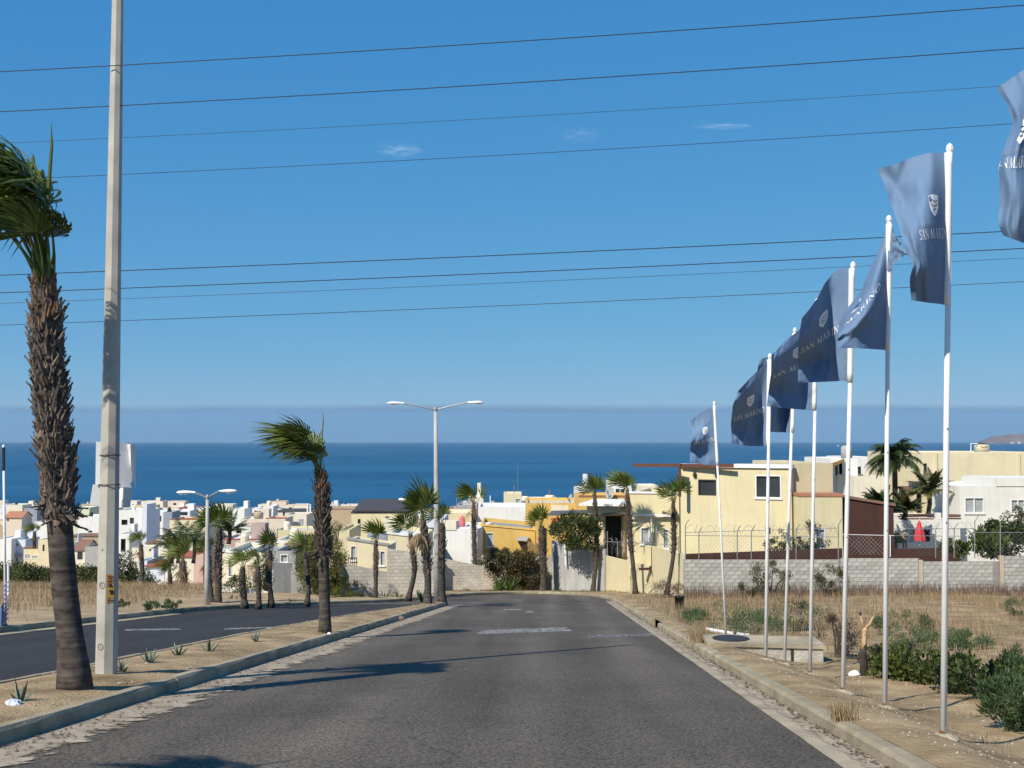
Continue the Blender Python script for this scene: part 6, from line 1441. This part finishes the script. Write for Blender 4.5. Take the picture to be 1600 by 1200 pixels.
agave('dark agave at the foot of the thick bushy palm', at(659, 941), .75, 8, 7, m_agave_d)
agave('agave beside the thin palm at the low block wall', at(579, 940, 60), .6, 8, 8, m_agave_d)
agave('dark agave right of the thin palm', at(601, 941, 61), .7, 8, 9, m_agave_d)
agave('small agave by the curved palm trunk', at(622, 940, 60), .6, 7, 10, m_agave_d)
agave('agave at the foot of the left small palm', at(455, 948, 51), .5, 8, 11, m_agave_d)
agave('tall bladed agave by the pale garden wall', at(362, 948, 53), .65, 9, 12, m_agave_d)
m_banana = leafmat('broad_green_leaf', (.06, .11, .02), (.13, .20, .04), .35)
agave('bright green bladed plant left of the vine hedge', at(780, 927, 80), 1.3, 11, 13, m_banana, 'plant', .6, 'green plants by the vine wall')
agave('smaller bright green bladed plant under the vine', at(797, 927, 80.5), 1.35, 9, 14, m_banana, 'plant', .4, 'green plants by the vine wall')
# white crumpled cup beside the first agave
c = at(22, 1104); bm = bmesh.new(); bmesh.ops.create_icosphere(bm, subdivisions=3, radius=.075)
for v_ in bm.verts: v_.co *= 1 + .55 * mnoise.noise(v_.co * 16) + .2 * mnoise.noise(v_.co * 40); v_.co.z *= .62
me = bpy.data.meshes.new('plastic_bag'); bm.to_mesh(me); bm.free(); me.materials.append(mat('bluish_white_plastic', (.58, .63, .72), rough=.4, var=.35, scale=14)); o = bpy.data.objects.new('plastic_bag', me); COL.objects.link(o); o.location = c + Vector((0, 0, .03)); tag(o, 'crumpled bluish white plastic bag at the first agave', 'bag')

# grass: blades by the thousand
def blades(name, label, pts, hmin, hmax, w, m, seed, lean=.35, kind='stuff'):
    rg = random.Random(seed); mb = MB()
    for p, k in pts:
        h = rg.uniform(hmin, hmax) * k; a = rg.random() * 6.283; s = Vector((math.cos(a), math.sin(a), 0)) * w; b_ = Vector((rg.gauss(-.25, .5), rg.gauss(0, .4), 0)) * lean * h; mb.tone = min(1, max(0, rg.gauss(.5, .27)))
        m1 = p + Vector((0, 0, h * .55)) + b_ * .35; mb.face([p - s, p + s, m1 + s * .7, m1 - s * .7]); mb.face([m1 - s * .7, m1 + s * .7, p + Vector((0, 0, h)) + b_])
    return tag(mb.build(name, m, tone=True), label, 'grass', kind=kind)
rg = random.Random(77); pts = []
while len(pts) < 26000:
    v = 16 + 44 * rg.random() ** .75; u = KR + .25 + rg.random() * (6 + .55 * v); dn = .5 + .9 * nz(u, v, .33, 2) + .4 * nz(u, v, 1.3, 5)
    dn *= sm(.2, 1.4 + .0 * v, u - KR) * (sm(19, 34, v) if u < 7.5 else sm(14, 26, v)) + .0
    if u > KR and rg.random() < dn * .9: pts.append((soil(u, v), .55 + .8 * max(0, dn) * sm(24, 42, v)))
blades('dry_grass', 'straw coloured dry grass covering the right verge', pts, .10, .42, .008, m_dry, 1)
pts = []
while len(pts) < 4200:
    v = 7 + 26 * rg.random(); u = KR + .2 + rg.random() ** .7 * 6
    if nz(u, v, 1.1, 9) > .18: pts.append((soil(u, v), 1))
blades('sparse_grass', 'thin dry tufts scattered on the bare verge soil', pts, .02, .09, .004, m_dry, 2, .8)
pts = []
while len(pts) < 22000:
    v = 25 + 66 * rg.random(); u = FL - .6 - rg.random() * (14 + .5 * v); dn = .65 + .7 * nz(u, v, .25, 4); dn *= sm(2.2, 4.6, FL - u + 1.2 * nz(u, v, .5)) * .95 + .02
    x = Rd(u, v); 
    if x.x / x.y < -.50 or v > 88: continue
    if rg.random() < dn: pts.append((soil(u, v), .45 + .9 * max(0, .35 + nz(u, v, .55, 7)) + .35 * max(0, nz(u, v, 1.7, 3))))
blades('field_grass', 'tall straw coloured grass covering the left field', pts, .14, .46, .009, m_dry, 3, .6)
pts = [(soil(-rg.uniform(14, 22), rg.uniform(45, 90)), 1) for _ in range(0)]
pts = []
for _ in range(5200):
    px = rg.uniform(1068, 1680); f = rg.random(); Y = BWY - .2 - 3.2 * f * f; x = P(px, 900, Y).x; u, v = uv_of(x, Y); pts.append((soil(u, v), 1.0 if nz(x, Y, .6) > -.25 else .5))
blades('dead_weeds', 'dark dry weed stalks along the foot of the block wall', pts, .25, .85, .009, m_stalk, 4, .3)
pts = []
for _ in range(2600):
    px = rg.uniform(690, 1060); q = P(px, 927, 79 if px < 950 else 79 - (px - 950) * .13); pts.append((Vector((q.x, q.y - rg.random() * 1.2, plane_z(q.x, q.y) + .1)), .4 + 1.1 * max(0, nz(q.x, 0, 1.1))))
blades('wall_foot_weeds', 'green and dry weeds at the foot of the garden walls', pts, .15, .5, .014, m_leaf_olive, 5, .3)
for px, py, lb, S in ((1092, 1004, 'pale dry grass tuft beside the right kerb gap', 1.0), (1320, 1125, 'thin pale grass tuft on the right verge near the kerb', .5), (1105, 1000, 'second pale dry grass tuft beside the right kerb', .7)):
    q = at(px, py); blades('grass_tuft', lb, [(q + Vector((rg.gauss(0, .12), rg.gauss(0, .12), 0)) * S, 1) for _ in range(160)], .18 * S, .45 * S, .005, m_dry, int(px), .5)
for px, py, lb in ((192, 952, 'leftmost small green weed at the far kerb'), (225, 954, 'second small green weed at the far kerb'), (256, 952, 'third small green weed at the far kerb'), (266, 951, 'rightmost small green weed at the far kerb')):
    bush(lb, at(px, py), (.35, .3, .3), 500, .07, m_leaf_fresh, int(px), 8, stems=False, up=1)
# stones and crumbs of soil
m_stone = mat('pebble', (.40, .34, .27), rough=.95, var=.3, scale=8, obj_rand=.2)
mb = MB(); rg = random.Random(8)
for i in range(2600):
    if i % 2: u = KR + .3 + abs(rg.gauss(0, 1.6)); v = 6 + 30 * rg.random() ** 1.5; p = soil(u, v)
    else:
        v = 8 + 40 * rg.random() ** 1.4; u = rg.uniform(med_left(v) + .1, KL - .2); p = Rd(u, v, .175)
    s = rg.uniform(.006, .022) * (1.9 if rg.random() < .06 else 1); q = [Vector((rg.uniform(.6, 1) * a, rg.uniform(.6, 1) * b_, rg.uniform(.4, .9) * c_)) * s for a, b_, c_ in ((1, 0, 0), (0, 1, 0), (-1, 0, 0), (0, -1, 0), (0, 0, 1))]
    mb.faces([p + k for k in q], [(0, 1, 4), (1, 2, 4), (2, 3, 4), (3, 0, 4)])
tag(mb.build('gravel', m_stone), 'small stones and crumbs strewn on the bare soil', 'gravel', kind='stuff')
for px, py, s, lb in ((1335, 1057, .10, 'white lump of rubble at the foot of the broken stump'), (628, 968, .10, 'brown stone on the kerb of the median'), (514, 992, .05, 'white pebble at the foot of the second palm')):
    c = at(px, py); bm = bmesh.new(); bmesh.ops.create_icosphere(bm, subdivisions=2, radius=s)
    for v_ in bm.verts: v_.co *= 1 + .35 * mnoise.noise(v_.co * 9 + Vector((px, 0, 0))); v_.co.z *= .7
    me = bpy.data.meshes.new('stone'); bm.to_mesh(me); bm.free(); me.materials.append(m_white if 'white' in lb else m_stub); o = bpy.data.objects.new('stone', me); COL.objects.link(o); o.location = c + Vector((0, 0, s * .4)); tag(o, lb, 'stone')

# ------------------------------------------------------------------ things on the verge
# concrete inspection chamber
m_cham = mat('chamber_concrete', (.40, .375, .33), rough=.95, var=.25, scale=3, bump=.6, bscale=20, spec=.1)
Yc = 22.3; zt = P(1200, 1007, Yc).z; a0 = P(1200, 1037, Yc); zb = a0.z - .5
t = thing('inspection_chamber', 'low concrete inspection chamber with dark round cover behind the flagpoles', 'chamber', a0)
mb = MB(); f0, f1, bk = Vector((P(1112, 1010, Yc).x, Yc + .25, 0)), Vector((P(1284, 1010, Yc).x, Yc - .1, 0)), Vector((.05, .95, 0))
mb.hexa([q + Vector((0, 0, zb)) for q in (f0, f1, f1 + bk, f0 + bk)] + [q + Vector((0, 0, zt - .07)) for q in (f0, f1, f1 + bk, f0 + bk)]); mb.build('body', m_cham, t)
e = Vector((.04, -.04, 0)); mb = MB(); cs = [f0 + Vector((-.04, -.04, 0)), f1 + e, f1 + bk + Vector((.04, .04, 0)), f0 + bk + Vector((-.04, .04, 0))]
mb.hexa([q + Vector((0, 0, zt - .067)) for q in cs] + [q + Vector((0, 0, zt)) for q in cs]); mb.build('top_slab', m_gut, t)
mb = MB(); mid = (f0 * .78 + f1 * .22) + bk * .5; mb.lathe(mid + Vector((0, 0, zt + .002)), [(.36, 0), (.36, .015), (.33, .02)], 24); mb.build('cover', m_dark, t)
mb = MB(); g0 = f0 * .27 + f1 * .73; mb.box(g0 + Vector((0, -.004, zt - .26)), (.05, .02, .36)); mb.build('joint', m_dark, t)
# fallen white pole
a, b_ = at(1103, 987), at(1170, 997); mb = MB(); mb.tube([a + Vector((0, 0, .06)), (a + b_) / 2 + Vector((0, 0, .05)), b_ + Vector((0, 0, .06))], .05, 8); tag(mb.build('fallen_pole', m_white, base=a), 'fallen white pole lying on the soil beside the farthest flagpole', 'pole')
# bucket
c = at(1061.5, 951); t = thing('bucket', 'black plastic bucket standing on the verge by the road bend', 'bucket', c); mb = MB(); r = .19
n_ = 16; vs = []; prof = [(r * .78, 0), (r, .44), (r * 1.08, .44), (r * 1.08, .47), (r * .94, .47), (r * .74, .03)]
for rr_, z in prof: vs += [c + Vector((rr_ * math.cos(6.283 * k / n_), rr_ * math.sin(6.283 * k / n_), z)) for k in range(n_)]
mb.faces(vs, [(i * n_ + k, i * n_ + (k + 1) % n_, (i + 1) * n_ + (k + 1) % n_, (i + 1) * n_ + k) for i in range(5) for k in range(n_)] + [tuple(5 * n_ + k for k in range(n_))]); mb.build('body', mat('black_plastic', (.018, .02, .024), rough=.45), t, smooth=True)
mb = MB(); mb.tube([c + Vector((r * 1.05 * math.cos(a_), -.02 - .1 * math.sin(a_), .44 + .12 * math.sin(a_))) for a_ in [math.pi * k / 10 for k in range(11)]], .006, 5); mb.build('handle', m_galv, t)
# broken stump
s0 = at(1351, 1056); Ys = s0.y; m_wood2 = mat('split_wood', (.46, .31, .17), rough=.9, var=.3, scale=6, bump=.5, bscale=20)
t = thing('tree_stump', 'broken forked tree stump with split pale wood between the flagpoles', 'stump', s0)
mb = MB(); mb.tube([s0 - Vector((0, 0, .1)), P(1350, 1040, Ys), P(1348, 1024, Ys), P(1349, 1014, Ys)], [.085, .07, .07, .06], 8); mb.build('trunk', mat('dark_bark', (.05, .04, .035), rough=.95, var=.4, scale=8, bump=.6), t, smooth=True)
mb = MB(); mb.tube([P(1349, 1016, Ys), P(1351, 1000, Ys), P(1351, 986, Ys), P(1353, 980, Ys)], [.055, .04, .042, .035], 7); mb.tube([P(1353, 981, Ys), P(1360, 974, Ys), P(1364, 964, Ys - .03)], [.034, .03, .012], 6); mb.tube([P(1352, 982, Ys), P(1347, 972, Ys), P(1344.5, 960, Ys + .03)], [.026, .018, .01], 6); mb.tube([P(1349, 1012, Ys - .04), P(1353, 1003, Ys - .06)], [.02, .004], 5); mb.build('split_branch', m_wood2, t, smooth=True)
mb = MB(); mb.tube([P(1344.5, 962, Ys + .03), P(1344, 957, Ys + .03)], [.016, .02], 6); mb.build('dead_tip', m_dark, t)
# closed red parasol, patio chair
c = P(1437, 852, 70); t = thing('parasol', 'closed red parasol standing on the terrace behind the fence', 'parasol', c)
mb = MB(); mb.tube([c, P(1437, 811, 70)], .025, 6); mb.build('pole', m_white, t)
mb = MB(); n_ = 12; vs = []; z0, z1 = P(1437, 845, 70).z, P(1437, 813, 70).z; prof = [(.34, 0), (.33, .12), (.26, .45), (.2, .62), (.19, .66), (.14, .72), (.12, .86), (.02, 1)]
for r, f in prof: vs += [Vector((c.x + r * (1 if k % 2 else .66) * math.cos(6.283 * k / n_), 70 + r * (1 if k % 2 else .66) * math.sin(6.283 * k / n_), z0 + (z1 - z0) * f)) for k in range(n_)]
mb.faces(vs, [(i * n_ + k, i * n_ + (k + 1) % n_, (i + 1) * n_ + (k + 1) % n_, (i + 1) * n_ + k) for i in range(len(prof) - 1) for k in range(n_)]); mb.build('canopy', mat('red_canvas', (.58, .06, .07), rough=.85), t)
c = P(701, 0, 1); c = P(722, 822, 92); t = thing('parasol', 'small closed pink parasol on the roof terrace right of the tall lamp', 'parasol', c); mb = MB(); mb.lathe(c + Vector((0, 0, -.3)), [(.03, 0), (.24, .3), (.28, .5), (.2, .95), (.03, 1.15)], 10); mb.build('canopy', mat('pink_canvas', (.62, .16, .17), rough=.85), t); mb = MB(); mb.tube([c + Vector((0, 0, -.9)), c], .03, 6); mb.build('pole', m_white, t)
c = P(1407, 858, 69); t = thing('patio_chair', 'tan wicker patio chair on the terrace left of the red parasol', 'chair', c); m_wick = mat('tan_wicker', (.42, .27, .12), rough=.9)
def cb(nm, s, o_): mb = MB(); mb.box(c + Vector(o_), s); mb.build(nm, m_wick, t)
cb('seat', (.55, .5, .08), (0, 0, .42)); cb('backrest', (.55, .07, .5), (0, .22, .68))
for sx in (-1, 1): cb('armrest', (.07, .5, .06), (sx * .27, 0, .62)); cb('leg', (.07, .07, .6), (sx * .27, -.2, .3)); cb('leg', (.07, .07, .42), (sx * .25, .2, .2))
# slatted wooden fence right of the ochre house, and its little canopy
t = thing('slat_fence', 'wooden slat fence between the ochre house and the short palm', 'fence', P(826, 868, 86))
for k in range(12):
    mb = MB(); px = 825.5 + k * 1.7; mb.beam(P(px, 866, 85.9), P(px, 846 + (k % 3) * .4, 85.9), .06, .03); mb.build('slat', mat('pale_bamboo', (.50, .36, .18), rough=.9, obj_rand=.2), t)
mb = MB(); mb.beam(P(824, 852, 85.95), P(846, 852, 85.95), .05); mb.build('rail', m_wood2, t)
t = thing('door_canopy', 'small grey sloping door canopy on the ochre house wall', 'canopy', P(818, 843, 87)); mb = MB(); mb.hexa([P(806, 844, 86.9), P(823, 846, 86.2), P(827, 840, 87.9), P(810, 840, 87.9), P(806, 842.6, 86.9), P(823, 844.6, 86.2), P(827, 838.6, 87.9), P(810, 838.6, 87.9)]); mb.build('canopy_sheet', wallm('grey'), t)
mb = MB(); mb.face([P(808, 845, 87.8), P(823, 846, 86.4), P(823, 864, 86.6), P(819, 864, 87.8)]); mb.build('side_screen', m_dark, t)
# white downpipe on the grey rendered wall, hose on the cream wall
mb = MB(); mb.tube([P(883, 850, 82.3), P(884, 884, 82.2)], .07, 7); tag(mb.build('drainpipe', m_white, base=P(884, 884, 82.2)), 'short white drainpipe on the grey rendered garden wall', 'pipe')
t = thing('meter_box', 'cream electricity meter box on the cream garden wall', 'meter box', P(1013, 886, 71)); mb = MB(); mb.box(P(1012.5, 868, 70.7), (.36, .22, 1.2)); mb.build('box', wallm('butter'), t); mb = MB(); mb.box(P(1008, 889, 70.9), (.75, .35, .12)); mb.build('ledge', wallm('brown'), t)
mb = MB(); mb.tube([P(1017, 888, 70.6), P(1021, 905, 70.4), P(1022, 918, 70.3), P(1014, 927, 70.3)], .025, 5); tag(mb.build('hose', m_dark, base=P(1017, 888, 70.6)), 'thin dark hose hanging down the cream garden wall', 'hose')
# small boat far out on the sea
c = P(1309, 697, 1); sc = (CAMZ - SEA) / (CAMZ - c.z); c = Vector((c.x * sc, sc, SEA)); t = thing('boat', 'tiny white boat far out on the sea left of the queen palm', 'boat', c)
mb = MB(); mb.hexa([c + Vector(q) for q in ((-9, -2, 0), (8, -2, 0), (8, 2, 0), (-9, 2, 0), (-11, -3, 2.2), (12, -.4, 2.8), (12, .4, 2.8), (-11, 3, 2.2))]); mb.build('hull', m_white, t)
mb = MB(); mb.hexa([c + Vector(q) for q in ((-6, -1.8, 2.2), (2, -1.8, 2.2), (2, 1.8, 2.2), (-6, 1.8, 2.2), (-5.4, -1.6, 5), (0, -1.6, 5), (0, 1.6, 5), (-5.4, 1.6, 5))]); mb.build('cabin', m_white, t)
# houses at the foot of the headland
rf = random.Random(4)
for k in range(9):
    x = 6480 + 95 * k + rf.uniform(-20, 20); w = rf.uniform(25, 60); mb = MB(); h = rf.uniform(10, 22); mb.hexa([Vector(q) for q in ((x, HY - 60, SEA - 1), (x + w, HY - 60, SEA - 1), (x + w, HY - 30, SEA - 1), (x, HY - 30, SEA - 1), (x, HY - 60, SEA + h), (x + w, HY - 60, SEA + h), (x + w, HY - 30, SEA + h * 1.15), (x, HY - 30, SEA + h * 1.15))])
    tag(mb.build('shore_building', wallm('white'), base=(x, HY - 60, SEA)), 'tiny white building at the foot of the far headland', 'building', 'white buildings on the headland shore')

# ------------------------------------------------------------------ thin wisps of cloud, high up
def wispmat(alpha):
    m, n, l, b = newmat('cloud_wisp'); tc = n.new('ShaderNodeTexCoord'); sp = n.new('ShaderNodeVectorMath'); sp.operation = 'LENGTH'; mp = n.new('ShaderNodeMapping'); l.new(tc.outputs['Object'], mp.inputs[0]); l.new(mp.outputs[0], sp.inputs[0])
    r = n.new('ShaderNodeMapRange'); r.inputs[1].default_value = 1.0; r.inputs[2].default_value = .15; r.inputs[3].default_value = 0; r.inputs[4].default_value = 1; l.new(sp.outputs['Value'], r.inputs[0])
    a = n.new('ShaderNodeTexNoise'); a.inputs['Scale'].default_value = 2.2; a.inputs['Detail'].default_value = 7; l.new(tc.outputs['Object'], a.inputs['Vector']); r2 = n.new('ShaderNodeMapRange'); r2.inputs[1].default_value = .38; r2.inputs[2].default_value = .75; l.new(a.outputs[0], r2.inputs[0])
    mu = n.new('ShaderNodeMath'); mu.operation = 'MULTIPLY'; l.new(r.outputs[0], mu.inputs[0]); l.new(r2.outputs[0], mu.inputs[1]); m2 = n.new('ShaderNodeMath'); m2.operation = 'MULTIPLY'; m2.inputs[1].default_value = alpha; l.new(mu.outputs[0], m2.inputs[0])
    t_ = n.new('ShaderNodeBsdfTransparent'); d = n.new('ShaderNodeBsdfTranslucent'); d.inputs[0].default_value = (.9, .9, .92, 1); ms = n.new('ShaderNodeMixShader'); l.new(m2.outputs[0], ms.inputs[0]); l.new(t_.outputs[0], ms.inputs[1]); l.new(d.outputs[0], ms.inputs[2]); l.new(ms.outputs[0], n['Material Output'].inputs[0]); return m
for px, py, wd, dp, lb in ((625, 235, 330, 420, 'small white cloud wisp left of the sky centre'), (1130, 197, 420, 200, 'thin white cloud streak right of the sky centre'), (905, 211, 300, 450, 'faint cloud wisp near the sky centre')):
    m_wisp = wispmat(.1 if 'faint' in lb else .26)
    c = P(px, py, 14000); mb = MB(); n_ = 10; vs = [Vector((i / n_ * 2 - 1, j / n_ * 2 - 1, .03 * math.sin(i) * math.cos(j))) for j in range(n_ + 1) for i in range(n_ + 1)]
    mb.faces(vs, [(j * (n_ + 1) + i, j * (n_ + 1) + i + 1, (j + 1) * (n_ + 1) + i + 1, (j + 1) * (n_ + 1) + i) for j in range(n_) for i in range(n_)])
    o = mb.build('cloud', m_wisp); o.location = c; o.scale = (wd, dp, 60); tag(o, lb, 'cloud')

# ------------------------------------------------------------------ haze: one closed box of pale air round everything
HAZE = 2.4e-5
if HAZE > 0:
    m = bpy.data.materials.new('sea_haze'); m.use_nodes = True; n = m.node_tree.nodes; n.remove(n['Principled BSDF'])
    pv = n.new('ShaderNodeVolumePrincipled'); pv.inputs['Color'].default_value = (.62, .80, 1.0, 1); pv.inputs['Density'].default_value = HAZE; pv.inputs['Anisotropy'].default_value = 0.0
    m.node_tree.links.new(pv.outputs[0], n['Material Output'].inputs['Volume'])
    mb = MB(); a, z0, z1 = 46000, -75, 900
    mb.hexa([Vector(q) for q in ((-a, -300, z0), (a, -300, z0), (a, a, z0), (-a, a, z0), (-a, -300, z1), (a, -300, z1), (a, a, z1), (-a, a, z1))])
    tag(mb.build('haze', m), kind='stuff')
